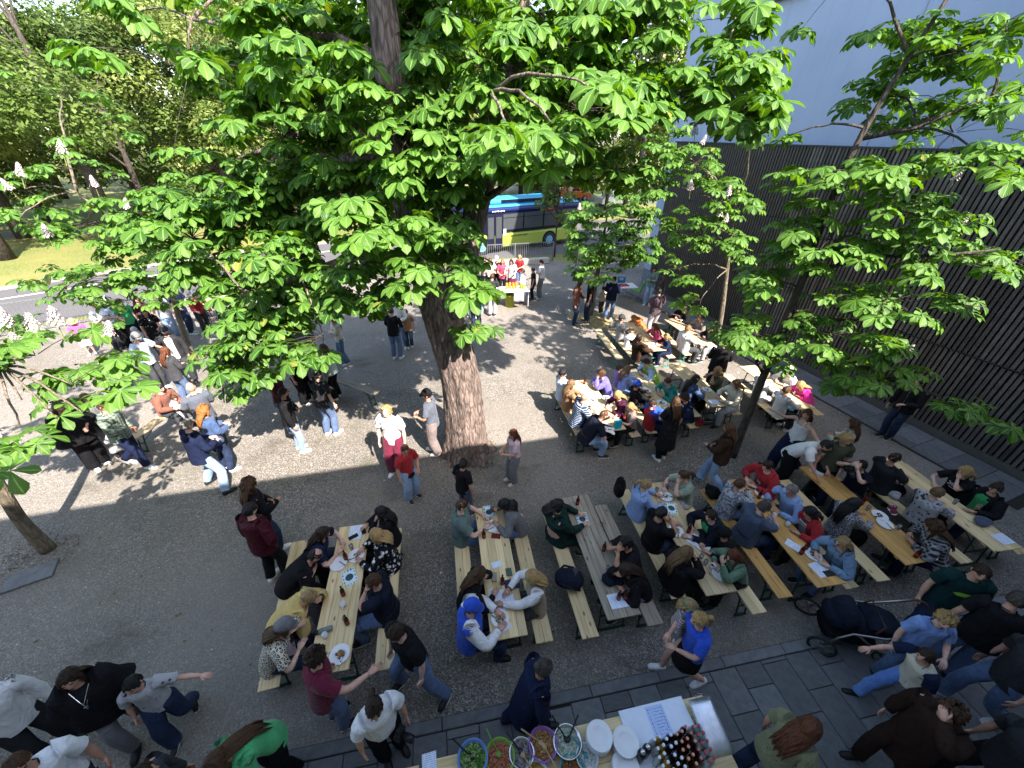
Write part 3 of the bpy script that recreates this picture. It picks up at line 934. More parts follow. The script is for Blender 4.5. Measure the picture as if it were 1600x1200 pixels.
CHESTNUTS = [{'label': 'big chestnut with thick ridged trunk in the middle of the yard', 'group': 'chestnuts in the yard', 'base': (-1.02, 6.98, 0), 'trunk': [([(-1.02, 6.98, -0.05), (-1.05, 7.0, 0.5), (-1.06, 7.02, 2.07), (-1.38, 7.05, 3.49), (-1.74, 7.1, 4.78), (-1.88, 7.15, 6.3), (-1.86, 7.2, 7.91), (-2.1, 7.3, 10.5)],
 [0.5, 0.44, 0.39, 0.36, 0.26, 0.215, 0.18, 0.12]), ([(-1.26, 7.05, 3.49), (-0.97, 7.2, 4.32), (-0.69, 7.5, 5.36), (-0.36, 7.7, 6.19), (-0.11, 7.9, 7.2), (0.3, 8.2, 9.6)],
 [0.28, 0.25, 0.2, 0.15, 0.11, 0.07])],
 'limbs': [([(-1.86, 7.0, 4.58), (-2.76, 7.0, 4.56), (-3.88, 7.0, 4.19), (-4.91, 6.9, 3.72)],
 (0.12, 0.03)), ([(-1.9, 7.1, 6.04), (-3.05, 7.4, 6.01), (-3.93, 7.6, 6.21), (-5.14, 7.6, 5.86)],
 (0.1, 0.03)), ([(-0.21, 7.8, 6.69), (0.67, 7.2, 6.84), (1.76, 7.1, 7.0), (2.85, 7.0, 6.94)],
 (0.1, 0.02)), ([(-0.69, 7.5, 5.36), (0.13, 7.0, 5.91), (0.93, 6.9, 5.85)],
 (0.07, 0.02)), ([(-1.86, 7.2, 7.24), (-2.75, 7.8, 7.6), (-3.9, 8.0, 7.69), (-5.16, 8.2, 7.85)],
 (0.09, 0.02)), ([(-1.74, 7.0, 5.11), (-2.05, 6.3, 4.95), (-2.57, 6.4, 4.51)],
 (0.06, 0.02)), ([(-0.31, 7.8, 6.51), (-0.35, 6.6, 6.71), (-0.41, 6.2, 6.83)],
 (0.07, 0.02))],
 'clusters': [(-1.61, 8.0, 7.73, 1.09, 0.69, 0.9, 45), (-2.56, 6.3, 6.93, 0.66, 0.5, 0.9, 19), (-3.51, 7.8, 7.66, 0.68, 0.58, 0.9, 23), (-5.98, 8.2, 7.93, 0.45, 0.16, 0.9, 2), (-5.12, 7.6, 5.62, 0.67, 0.45, 0.9, 9), (-4.01, 7.8, 6.3, 0.98, 0.82, 0.9, 48), (-5.91, 7.4, 4.73, 0.82, 0.88, 0.9, 43), (-4.93, 6.3, 2.83, 0.53, 0.89, 0.9, 28), (-5.46, 6.0, 2.01, 0.36, 0.36, 0.9, 3), (-4.75, 7.2, 3.61, 1.37, 0.56, 0.9, 45), (-3.44, 6.4, 3.27, 0.99, 0.32, 0.9, 10), (-1.97, 5.9, 5.3, 0.64, 0.46, 0.9, 17), (-2.59, 6.4, 4.4, 0.74, 0.42, 0.9, 19), (-1.0, 5.3, 4.77, 0.66, 0.33, 0.9, 13), (-1.49, 6.4, 6.43, 0.79, 0.53, 0.9, 25), (-2.86, 7.2, 5.56, 0.75, 0.54, 0.9, 24), (-0.45, 6.8, 7.18, 0.96, 0.57, 0.9, 32), (-0.36, 6.0, 6.45, 0.99, 0.45, 0.9, 27), (0.61, 7.2, 7.5, 0.9, 0.49, 0.9, 27), (0.84, 6.6, 6.73, 0.88, 0.49, 0.9, 26), (1.63, 7.6, 7.65, 0.75, 0.52, 0.9, 23), (2.06, 7.1, 6.93, 0.89, 0.42, 0.9, 22), (2.94, 7.2, 7.25, 0.69, 0.41, 0.9, 17), (3.11, 6.8, 6.71, 0.59, 0.32, 0.9, 11), (3.09, 7.6, 7.91, 0.55, 0.26, 0.9, 8), (1.58, 7.2, 5.97, 0.67, 0.29, 0.9, 12), (-0.77, 7.4, 5.91, 0.48, 0.43, 0.9, 12), (-0.67, 6.6, 3.38, 0.45, 0.38, 0.9, 3), (0.18, 5.7, 6.22, 0.44, 0.21, 0.9, 6), (-4.59, 8.0, 5.1, 1.34, 0.67, 0.9, 54), (-2.71, 8.6, 7.73, 0.75, 0.75, 0.9, 34), (-1.09, 6.2, 5.45, 0.47, 0.42, 0.9, 12), (-1.95, 6.2, 4.05, 0.53, 0.32, 0.9, 5), (-3.79, 6.6, 4.64, 0.64, 0.43, 0.9, 16), (-1.3, 6.3, 5.93, 0.5, 0.41, 0.9, 12), (-1.19, 6.6, 5.1, 0.36, 0.36, 0.9, 8), (-1.74, 6.5, 6.75, 0.39, 0.3, 0.9, 4), (0.36, 8.0, 7.98, 1.16, 0.34, 0.9, 23), (-1.17, 8.5, 8.05, 1.13, 0.41, 0.9, 28), (-3.5, 8.6, 7.96, 0.74, 0.42, 0.9, 19), (0.33, 4.8, 6.53, 0.29, 0.2, 0.9, 2), (-0.06, 4.9, 6.39, 0.31, 0.16, 0.9, 2), (0.78, 5.0, 6.82, 0.29, 0.18, 0.9, 2), (-3.97, 9.0, 7.33, 0.81, 0.93, 0.9, 22), (-3.08, 9.0, 6.47, 0.99, 0.99, 0.9, 28), (-1.32, 9.0, 6.91, 1.2, 0.96, 0.9, 33), (0.34, 9.0, 7.32, 1.28, 0.93, 0.9, 34), (1.78, 9.0, 7.06, 1.07, 0.71, 0.9, 22), (-2.68, 8.6, 5.17, 0.91, 0.65, 0.9, 17), (-4.92, 9.0, 5.32, 0.94, 0.74, 0.9, 20), (-3.89, 8.2, 3.69, 1.24, 0.48, 0.9, 17), (-5.42, 8.0, 3.72, 0.81, 0.6, 0.9, 14), (-0.7, 5.6, 9.6, 0.9, 0.7, 0.9, 22), (0.2, 4.9, 10.4, 0.9, 0.7, 0.9, 16), (-1.2, 6.3, 9.3, 0.8, 0.5, 0.7, 14), (-4.5, 9.5, 8.6, 2.0, 1.5, 1.8, 26), (-1.5, 9.8, 9.6, 2.0, 1.6, 1.8, 26), (1.5, 8.8, 9.4, 1.9, 1.5, 1.6, 24), (-2.5, 7.0, 10.6, 2.2, 1.5, 1.8, 24), (-5.2, 7.8, 7.2, 1.3, 1.2, 1.4, 18), (-3.6, 10.8, 6.4, 1.5, 1.2, 1.3, 20), (0.6, 10.3, 7.4, 1.5, 1.2, 1.2, 14), (-2.3, 10.2, 5.8, 1.2, 0.9, 1.0, 12)],  # some high clusters lie above the view, added to shade trunk and ground
 'candles': [(1.02, 6.6, 6.24, 0.9), (3.24, 6.9, 6.87, 0.7), (2.67, 7.0, 6.43, 0.8)],
 'bark': 'b', 'leaf_size': 0.285, 'keep': 300, 'seed': 11}, {'label': 'chestnut leaning at the lower left with blossom candles over the gravel', 'group': 'chestnuts in the yard', 'base': (-8.24, 4.21, 0), 'trunk': [([(-8.24, 4.21, -0.05), (-8.2, 4.2, 0.8), (-8.0, 4.2, 1.55), (-7.75, 4.25, 3.2), (-7.5, 4.4, 5.0)],
 [0.12, 0.092, 0.085, 0.075, 0.04])],
 'limbs': [([(-7.8, 4.25, 3.0), (-7.0, 4.2, 3.7), (-6.3, 4.1, 3.9)],
 (0.06, 0.02))],
 'clusters': [(-6.05, 4.3, 3.94, 0.49, 0.31, 0.9, 5), (-5.58, 4.1, 3.65, 0.49, 0.28, 0.9, 5), (-6.06, 3.9, 3.53, 0.32, 0.25, 0.9, 2), (-5.41, 3.9, 3.35, 0.31, 0.16, 0.9, 2), (-6.04, 3.7, 3.28, 0.2, 0.13, 0.9, 2), (-5.65, 3.8, 3.32, 0.24, 0.13, 0.9, 2), (-7.9, 3.7, 4.3, 0.9, 0.5, 0.6, 12), (-9.2, 4.6, 4.6, 1.0, 0.6, 0.9, 14), (-7.6, 4.6, 5.8, 1.6, 1.1, 1.2, 18), (-8.8, 5.5, 6.4, 1.8, 1.1, 1.4, 14), (-6.9, 3.6, 4.2, 0.8, 0.6, 0.7, 7)],  # the far left clusters are out of view, added to shade the gravel
 'candles': [(-6.31, 4.4, 4.24, 1.15), (-5.97, 4.4, 4.19, 1.1), (-5.64, 4.4, 4.28, 1.15), (-6.39, 3.7, 3.07, 1.0), (-4.97, 4.3, 4.19, 0.9), (-6.13, 4.3, 4.07, 0.9)],
 'bark': 'p', 'leaf_size': 0.24, 'keep': 300, 'seed': 12}, {'label': 'slim chestnut with pale trunk near the far left crowd', 'group': 'chestnuts in the yard', 'base': (-10.33, 11.0, 0), 'trunk': [([(-10.33, 11.0, -0.05), (-10.32, 11.0, 0.47), (-10.18, 11.0, 1.67), (-9.94, 11.0, 2.84), (-9.59, 10.9, 4.09), (-9.23, 10.8, 5.03)],
 [0.1, 0.075, 0.07, 0.06, 0.05, 0.03])],
 'limbs': [([(-9.97, 11.0, 2.65), (-10.39, 10.3, 3.04), (-11.04, 9.8, 3.18)],
 (0.05, 0.02)), ([(-9.66, 10.9, 3.76), (-10.14, 10.4, 4.33), (-10.49, 10.2, 5.07)],
 (0.05, 0.02))],
 'clusters': [(-8.4, 9.6, 4.78, 1.03, 0.56, 0.9, 15), (-10.46, 10.0, 4.39, 1.25, 0.75, 0.9, 24), (-9.19, 10.2, 3.6, 1.16, 0.75, 0.9, 22), (-10.68, 9.4, 3.15, 1.43, 0.6, 0.9, 22), (-11.28, 8.8, 2.62, 0.54, 0.28, 0.9, 2), (-9.94, 9.6, 2.6, 1.0, 0.58, 0.9, 15), (-8.31, 10.4, 2.8, 0.79, 0.46, 0.9, 6), (-10.14, 10.2, 5.55, 0.89, 0.42, 0.9, 6), (-11.46, 10.0, 5.14, 0.52, 0.52, 0.9, 4), (-11.07, 9.2, 4.65, 0.54, 0.4, 0.9, 6), (-8.66, 10.6, 5.07, 0.63, 0.48, 0.9, 8), (-11, 11.5, 7.0, 2.0, 1.2, 1.6, 12)],
 'candles': [(-9.04, 8.9, 5.88, 1.2), (-9.81, 8.6, 5.49, 1.2), (-9.51, 8.2, 4.43, 1.2), (-9.92, 8.4, 5.28, 1.0), (-9.5, 9.7, 5.21, 1.1), (-8.73, 9.4, 4.81, 1.1)],
 'bark': 'p', 'leaf_size': 0.24, 'keep': 300, 'seed': 13}, {'label': 'slim young chestnut with narrow trunk beyond the far sunlit table', 'group': 'chestnuts in the yard', 'base': (3.27, 15.73, 0), 'trunk': [([(3.27, 15.73, -0.05), (3.3, 15.7, 0.78), (3.33, 15.7, 1.59), (3.35, 15.6, 2.75), (3.38, 15.6, 3.91)],
 [0.12, 0.1, 0.095, 0.07, 0.03])],
 'limbs': [], 'clusters': [(2.83, 15.5, 3.8, 0.95, 0.62, 0.9, 24), (3.78, 15.2, 2.97, 1.01, 0.82, 0.9, 34), (2.88, 15.0, 2.22, 0.83, 0.49, 0.9, 17), (4.32, 16.0, 4.08, 1.21, 0.82, 0.9, 41), (4.81, 15.6, 2.9, 0.84, 0.64, 0.9, 22), (2.48, 15.2, 2.94, 0.58, 0.48, 0.9, 12)],
 'candles': [(4.2, 15.0, 2.49, 1.2), (4.21, 15.5, 4.05, 1.2), (2.32, 15.5, 4.12, 1.1), (4.44, 15.6, 4.79, 1.1)],
 'bark': 'p', 'leaf_size': 0.25, 'keep': 240, 'seed': 14}, {'label': 'chestnut with blossom candles close to the middle of the slatted wall', 'group': 'chestnuts in the yard', 'base': (7.0, 12.1, 0), 'trunk': [([(7.0, 12.1, -0.05), (6.9, 12.2, 1.5), (6.65, 12.3, 3.0), (6.5, 12.4, 4.0), (6.45, 12.45, 4.6)],
 [0.09, 0.07, 0.055, 0.035, 0.015])],
 'limbs': [], 'clusters': [(5.25, 12.2, 4.24, 0.94, 0.6, 0.9, 22), (5.85, 12.2, 5.02, 0.76, 0.51, 0.9, 15), (5.12, 13.0, 5.84, 0.89, 0.63, 0.9, 22), (5.75, 11.6, 2.26, 0.83, 0.35, 0.9, 5), (6.38, 11.4, 3.91, 0.61, 0.47, 0.9, 11), (4.37, 13.5, 6.21, 0.75, 0.57, 0.9, 17), (4.01, 13.5, 5.18, 0.79, 0.59, 0.9, 19), (5.0, 12.0, 3.08, 0.59, 0.39, 0.9, 9), (5.55, 11.0, 6.47, 0.45, 0.24, 0.9, 4), (6.45, 12.45, 4.7, 0.7, 0.45, 0.6, 8)],
 'candles': [(4.79, 12.0, 5.19, 1.25), (5.77, 11.8, 5.1, 1.2), (5.59, 11.6, 4.61, 1.2), (5.8, 11.6, 4.45, 1.1), (4.56, 13.0, 3.94, 1.1), (5.11, 12.8, 6.26, 1.1), (5.21, 11.0, 6.6, 1.0)],
 'bark': 'p', 'leaf_size': 0.23, 'keep': 240, 'seed': 16}, {'label': 'chestnut at the right with airy crown in front of the slatted wall', 'group': 'chestnuts in the yard', 'base': (5.33, 7.08, 0), 'trunk': [([(5.33, 7.08, -0.05), (5.34, 7.12, 1.16), (5.37, 7.2, 2.13), (5.41, 7.25, 3.16), (5.43, 7.3, 4.07), (5.34, 7.35, 5.41), (5.44, 7.4, 6.61), (5.69, 7.45, 7.48), (6.4, 7.6, 9.6)],
 [0.115, 0.085, 0.078, 0.07, 0.06, 0.05, 0.045, 0.03, 0.02])],
 'limbs': [([(5.42, 7.25, 3.23), (6.06, 7.0, 3.56), (6.95, 6.7, 3.71)],
 (0.05, 0.02)), ([(5.38, 7.2, 2.21), (4.81, 7.2, 2.88), (4.5, 7.2, 3.44)],
 (0.05, 0.02)), ([(5.44, 7.3, 4.31), (6.07, 7.0, 4.75), (6.97, 6.7, 4.85), (7.59, 6.4, 5.04)],
 (0.05, 0.015)), ([(5.42, 7.25, 3.7), (6.1, 6.9, 3.07), (6.93, 6.3, 2.73), (7.72, 5.9, 2.59)],
 (0.05, 0.015)), ([(5.45, 7.4, 6.48), (6.07, 7.2, 6.62), (6.57, 6.8, 7.0)],
 (0.05, 0.015))],
 'clusters': [(4.77, 7.1, 3.21, 0.61, 0.35, 0.9, 12), (4.8, 7.3, 4.12, 0.58, 0.28, 0.9, 9), (4.98, 7.5, 5.58, 0.47, 0.52, 0.9, 13), (5.31, 7.1, 6.01, 0.92, 0.23, 0.9, 12), (5.48, 7.1, 4.99, 1.0, 0.32, 0.9, 18), (6.14, 6.9, 5.49, 0.93, 0.3, 0.9, 15), (6.92, 6.7, 4.85, 1.12, 0.25, 0.9, 15), (6.48, 6.3, 6.24, 0.53, 0.22, 0.9, 6), (7.59, 6.3, 4.97, 0.5, 0.29, 0.9, 8), (6.49, 6.6, 4.1, 1.23, 0.27, 0.9, 19), (5.92, 6.7, 3.43, 0.89, 0.29, 0.9, 14), (6.38, 6.4, 2.9, 0.95, 0.23, 0.9, 6), (7.18, 6.0, 2.78, 0.92, 0.22, 0.9, 5), (7.74, 5.8, 2.59, 0.48, 0.15, 0.9, 2), (6.14, 8.2, 7.82, 0.76, 0.36, 0.9, 15), (6.23, 8.0, 7.07, 0.63, 0.32, 0.9, 11), (6.18, 7.2, 7.52, 0.72, 0.32, 0.9, 13), (6.61, 6.7, 6.99, 0.42, 0.32, 0.9, 7), (6.61, 7.2, 7.86, 0.36, 0.2, 0.9, 4), (6.37, 7.3, 6.75, 0.54, 0.23, 0.9, 7), (4.47, 7.7, 6.49, 0.32, 0.14, 0.9, 2), (4.91, 7.0, 2.7, 0.39, 0.19, 0.9, 2), (5.28, 7.3, 4.43, 0.47, 0.34, 0.9, 9), (8.02, 6.4, 4.1, 0.44, 0.16, 0.9, 2), (6.73, 6.3, 2.29, 0.49, 0.12, 0.9, 2), (6.6, 7.6, 9.4, 1.6, 1.1, 1.3, 14), (5.0, 8.4, 8.6, 1.2, 0.8, 1.0, 8), (7.6, 8.2, 6.6, 1.2, 0.8, 1.0, 10)],
 'candles': [(7.22, 6.4, 3.11, 1.0), (7.01, 6.6, 5.26, 1.1), (6.41, 6.5, 5.95, 0.7)],
 'bark': 'd', 'leaf_size': 0.245, 'keep': 300, 'seed': 15}]
nleaf = 0
for cdict in CHESTNUTS:
    cdict = dict(cdict)
    cdict['bark'] = {'b': BARK, 'p': BARK2, 'd': BARK_D}[cdict['bark']]
    _, k = chestnut(**cdict)
    nleaf += k
print('chestnut leaves', nleaf)

# ------------------------------------------------------------------ trees beyond the yard
def bleaf_mat(name, lo, hi):
    b = NB(name)
    ge = b.n('NewGeometry')
    big = b.noise(b.co(), .45, 4)
    col = b.ramp(ge.outputs['Random Per Island'], [(0, lo), (1, hi)])
    hv = b.n('HueSaturation'); mr = b.n('MapRange'); mr.inputs['To Min'].default_value = .65; mr.inputs['To Max'].default_value = 1.4
    b.l(big, mr.inputs[0]); b.l(mr.outputs[0], hv.inputs['Value']); b.l(col, hv.inputs['Color'])
    b.out(hv.outputs[0], .5)
    tr = b.n('BsdfTranslucent'); b.l(hv.outputs[0], tr.inputs[0])
    ms = b.n('MixShader'); ms.inputs[0].default_value = .42
    b.l(b.b.outputs[0], ms.inputs[1]); b.l(tr.outputs[0], ms.inputs[2])
    b.l(ms.outputs[0], b.t.nodes['Material Output'].inputs[0])
    return b.m
BL = [bleaf_mat('leaf_mid', (.065, .115, .022), (.165, .25, .05)), bleaf_mat('leaf_light', (.11, .165, .032), (.25, .31, .085)),
      bleaf_mat('leaf_dark', (.045, .085, .02), (.11, .17, .04)), bleaf_mat('leaf_blossom', (.18, .195, .085), (.36, .36, .21))]
def crown_np(g, lobes, n, size):
    """n folded leaf clumps through lobes (centre, radii)"""
    w = np.array([l[1][0] * l[1][1] * l[1][2] for l in lobes]); w /= w.sum()
    pick = g.choice(len(lobes), n, p=w)
    C = np.array([l[0] for l in lobes])[pick]; RR = np.array([l[1] for l in lobes])[pick]
    u = g.normal(0, 1, (n, 3)); u /= np.linalg.norm(u, axis=1)[:, None]
    p = C + u * RR * (g.uniform(.2, 1, (n, 1)) ** .4)
    nrm = u * .6 + np.array([0, 0, .8]) + g.normal(0, .45, (n, 3)); nrm /= np.linalg.norm(nrm, axis=1)[:, None]
    t = np.cross(nrm, g.normal(0, 1, (n, 3))); t /= np.linalg.norm(t, axis=1)[:, None]
    bt = np.cross(nrm, t)
    s = size * g.uniform(.6, 1.3, (n, 1))
    q = [p - t * s, p + bt * s * .55 - nrm * s * .12, p + t * s, p - bt * s * .55 - nrm * s * .12]
    V = np.stack(q, 1).reshape(-1, 3)
    F = np.arange(4 * n).reshape(-1, 4)
    return V, F
def far_tree(label, x, y, h, r, kind, n, size, low=.25, name='broadleaf_tree', seed=0, lean=0, trunk_r=.2, group='trees beyond the street'):
    g = np.random.default_rng(seed)
    t = thing(name, label, 'tree', (x, y, 0), 0, group)
    tb = MB()
    top = np.array([lean, 0, h * .7])
    tb.tube([(0, 0, -.05), (lean * .2, 0, h * .2), (lean * .6, .1, h * .45), top], [trunk_r * 1.25, trunk_r, trunk_r * .7, .05], 9)
    lobes = []
    for i in range(11):
        a = g.uniform(0, 6.28); zz = g.uniform(low, .92)
        rad = r * math.sqrt(max(.05, 1 - ((zz - .55) / .5) ** 2)) * g.uniform(.35, .8)
        c = np.array([lean * .6 + rad * math.cos(a), rad * math.sin(a), zz * h])
        rr = r * g.uniform(.30, .5)
        lobes.append((c, np.array([rr, rr, rr * .75])))
        s0 = np.array([lean * .4, 0, h * min(.6, zz * .7)])
        tb.tube(curve(s0, c, .05, 5), [.07, .055, .04, .03, .015], 5, cap=False)
    tb.obj('trunk', BARK_D, t, True)
    V, F = crown_np(g, lobes, n, size)
    o = link('crown', np_mesh('crown', V, F, BL[kind]), t)
    o['kind'] = 'stuff'
    return t
FT = [(-19.4, 31.8, 11, 3.4, 0, 9000, .13, .42, 'tall tree with forked grey trunk on the verge across the street', .19),
 (-28.6, 22.0, 11, 3.8, 0, 9000, .13, .40, 'thick dark trunked tree on the verge at the left edge', .32),
 (-25.5, 29, 12, 3.8, 2, 9000, .14, .18, 'dark green tree behind the verge, left of the forked trunk', .2),
 (-33, 29, 13, 4.2, 1, 9500, .15, .15, 'light green tree at the upper left beyond the verge', .2),
 (-24, 39, 13, 4.2, 3, 9500, .15, .12, 'tree with pale yellowish crown beyond the park path', .2),
 (-37, 38, 14, 5, 3, 5600, .24, .12, 'wide tree with pale yellowish crown at the upper left', .24),
 (-43, 29, 14, 5, 0, 5200, .24, .1, 'mid green tree at the far upper left corner', .24),
 (-15.2, 39, 12, 3.4, 0, 5200, .18, .30, 'mid green tree standing beside the park path', .18),
 (-17, 49, 15, 5, 2, 5200, .26, .12, 'dark tree behind the low hedge', .25),
 (-29, 51, 17, 6, 1, 5600, .30, .08, 'light green tree high at the back of the park', .28),
 (-10, 41, 12, 3.6, 0, 5200, .2, .3, 'tree behind the big chestnut trunk across the street', .18),
 (-7, 52, 15, 5, 2, 5000, .28, .12, 'dark tree deep in the park behind the bus', .25),
 (-1.8, 45, 9, 3.4, 1, 4800, .18, .30, 'light green tree just beyond the bus roof', .16),
 (4.0, 46.5, 9, 3.2, 0, 4600, .18, .30, 'small street tree beyond the bus, right of the light green one', .15),
 (9.5, 45, 9, 3.4, 0, 4600, .19, .28, 'street tree beyond the rear of the bus', .16),
 (16, 52, 13, 5, 2, 4600, .28, .12, 'dark tree at the end of the side street', .22),
 (3, 62, 15, 6, 2, 4600, .32, .06, 'dark tree at the far back of the park', .25),
 (-18, 64, 18, 7, 0, 5000, .36, .05, 'large tree at the far back left of the park', .3),
 (-44, 52, 18, 7, 2, 5000, .36, .04, 'dark tree mass at the far left back', .3),
 (-22, 33, 15, 4.6, 1, 9500, .14, .25, 'tall light green tree behind the forked trunk', .22),
 (-31, 35, 17, 5.2, 0, 10000, .15, .12, 'tall mid green tree left behind the verge', .25),
 (-38, 31, 16, 5, 2, 6000, .2, .1, 'tall dark tree at the upper left edge', .25),
 (-14, 46, 16, 4.8, 1, 6000, .22, .2, 'tall light tree behind the park path', .25),
 (-6, 42, 15, 4.2, 0, 6000, .2, .22, 'tall tree rising left of the bus roof', .22),
 (.5, 52, 16, 5, 2, 5600, .25, .15, 'tall dark tree behind the bus', .25),
 (7, 54, 16, 5, 1, 5600, .25, .15, 'tall light tree behind the bus rear', .25),
 (12, 47, 15, 4.5, 0, 5600, .22, .2, 'tall tree next to the blue building corner', .22),
 (-26, 44, 18, 5.5, 3, 10000, .17, .12, 'tall tree with yellowish crown behind the low hedge', .25),
 (-25, 25.5, 17, 4.8, 0, 11000, .13, .34, 'very tall tree on the verge near the left edge', .28),
 (-17.5, 31, 17, 4.6, 1, 11000, .13, .34, 'very tall light green tree on the verge', .26),
 (-33, 27, 18, 5.5, 1, 12000, .14, .25, 'very tall tree at the left end of the park', .3),
 (-11, 35, 17, 4.5, 0, 8000, .16, .34, 'very tall tree across the street behind the big chestnut', .26),
 (-3, 38, 18, 4.6, 1, 7500, .17, .36, 'very tall light green tree left behind the bus', .26),
 (5, 41, 19, 5, 0, 7500, .18, .36, 'very tall tree right behind the bus', .26),
 (11, 40, 18, 4.6, 1, 7500, .18, .36, 'very tall tree near the blue building corner', .26),
 (-20, 42, 21, 6, 0, 8000, .2, .3, 'highest tree in the middle of the park', .3),
 (-31, 45, 20, 5.5, 1, 10000, .17, .1, 'high light tree closing the gap over the park path', .3),
 (-43, 60, 23, 8, 0, 9000, .3, .05, 'huge tree far behind the park path', .35),
 (15, 44, 18, 4.5, 1, 7500, .18, .3, 'tall light tree just left of the blue building', .26),
 (-24, 35, 16, 4.8, 0, 12000, .15, .2, 'round crowned tree filling the gap behind the flowering branches', .26),
 (-22.5, 38, 17, 4.5, 1, 9000, .17, .35, 'bright tree standing close behind the round crowned one', .24),
 (-47, 44, 25, 8, 0, 9000, .26, .1, 'towering tree at the far upper left', .35),
 (-34, 64, 19, 7, 1, 5000, .36, .05, 'light tree high at the far back left', .3)]
for i, (x, y, h, r, kd, n, s, low, lab, tr) in enumerate(FT):
    far_tree(lab, x, y, h, r, kd, n, s, low, seed=50 + i, trunk_r=tr)
mb = MB()
far_tree('thin pale barked young tree behind the street railing', 2.5, 25.2, 5.2, 1.3, 0, 1500, .12, .45, name='young_tree', seed=91, trunk_r=.05, group='trees along the railing')
g = np.random.default_rng(3)
def shrub(label, x, y, sx, sy, sz, kind, n, size, seed):
    g = np.random.default_rng(seed)
    t = thing('shrub', label, 'shrub', (x, y, 0))
    st = MB()
    lob = []
    for i in range(9):
        c = np.array([g.uniform(-sx, sx) * .7, g.uniform(-sy, sy) * .6, sz * g.uniform(.4, .8)])
        lob.append((c, np.array([sx * .4, sy * .55, sz * .38])))
        st.tube(curve((c[0] * .3, c[1] * .3, 0), c, .05, 4), [.03, .025, .02, .01], 4, cap=False)
    st.obj('stem', BARK_D, t)
    V, F = crown_np(g, lob, n, size)
    link('foliage', np_mesh('foliage', V, F, BL[kind]), t)['kind'] = 'stuff'
shrub('rounded blue green hedge bush beside the park path', -20.6, 44.5, 3.8, 1.8, 3.2, 2, 3600, .13, 11)
shrub('bright green bush left of the park path', -30, 40, 3.5, 2, 2.6, 0, 2600, .14, 12)
shrub('bushy undergrowth at the left edge of the park', -36, 24, 3.2, 2.2, 2.4, 0, 2600, .14, 13)
shrub('bushy undergrowth beyond the bus and the side street', 2, 58, 8, 2, 3.5, 2, 3600, .2, 14)
shrub('low bushes on the park side of the street behind the trunk', -8.5, 36.5, 3, 1.3, 1.7, 0, 2600, .13, 15)
# a reddish house half seen behind the park trees
t = thing('brick_house', 'long reddish house glimpsed behind the park trees', 'building', (-24, 60, 0), R(14))
MB().box((0, 0, 3), (26, 8, 6)).obj('wall', plain('red_render', (.34, .19, .15), .9), t)
rf = MB(); rf.add([(-13.4, -4.4, 6), (13.4, -4.4, 6), (13.4, 4.4, 6), (-13.4, 4.4, 6), (-13.4, 0, 9), (13.4, 0, 9)], [(0, 1, 5, 4), (2, 3, 4, 5), (1, 2, 5), (3, 0, 4), (3, 2, 1, 0)])
rf.obj('roof', plain('roof_tile', (.22, .09, .06), .8), t)
for i in range(8):
    w = MB().box((-11 + i * 3.1, -4.02, 3.4), (1.2, .08, 1.6)).obj('window', plain('white_frame', (.7, .7, .68), .5), t)
    MB().box((-11 + i * 3.1, -4.065, 3.4), (1.0, .012, 1.4)).obj('pane', plain('dark_glass', (.02, .025, .03), .08), w)
# ------------------------------------------------------------------ people
def norm(v):
    v = np.asarray(v, float)
    return v / (np.linalg.norm(v) + 1e-9)
def ik(S, T, l1, l2, pole):
    d = T - S; L = np.linalg.norm(d); m = (l1 + l2) * .985
    if L > m:
        T = S + d / L * m; d = T - S; L = m
    L = max(L, abs(l1 - l2) + .03)
    u = d / (np.linalg.norm(d) + 1e-9)
    a = (l1 * l1 - l2 * l2 + L * L) / (2 * L)
    h = math.sqrt(max(0, l1 * l1 - a * a))
    p = np.asarray(pole, float); p = p - u * (p @ u); p = norm(p)
    return S + u * a + p * h, T

def limb(a, b, c, ra, rb, rc, mid1=None, mid2=None, bendr=None):
    """points and radii of a bent limb a-b-c with a rounded joint"""
    a, b, c = map(np.asarray, (a, b, c))
    P = [a, a + (b - a) * .35, a + (b - a) * .72, b + (a - b) * .10 + (c - b) * .02, b + (c - b) * .10 + (a - b) * .02, b + (c - b) * .35, b + (c - b) * .7, c]
    m1 = mid1 or (ra * .5 + rb * .5); m2 = mid2 or (rb * .55 + rc * .45)
    j = bendr or rb
    return P, [ra, m1 * 1.03, (m1 + rb) / 2, j, j, m2 * 1.05, (m2 + rc) / 2, rc]

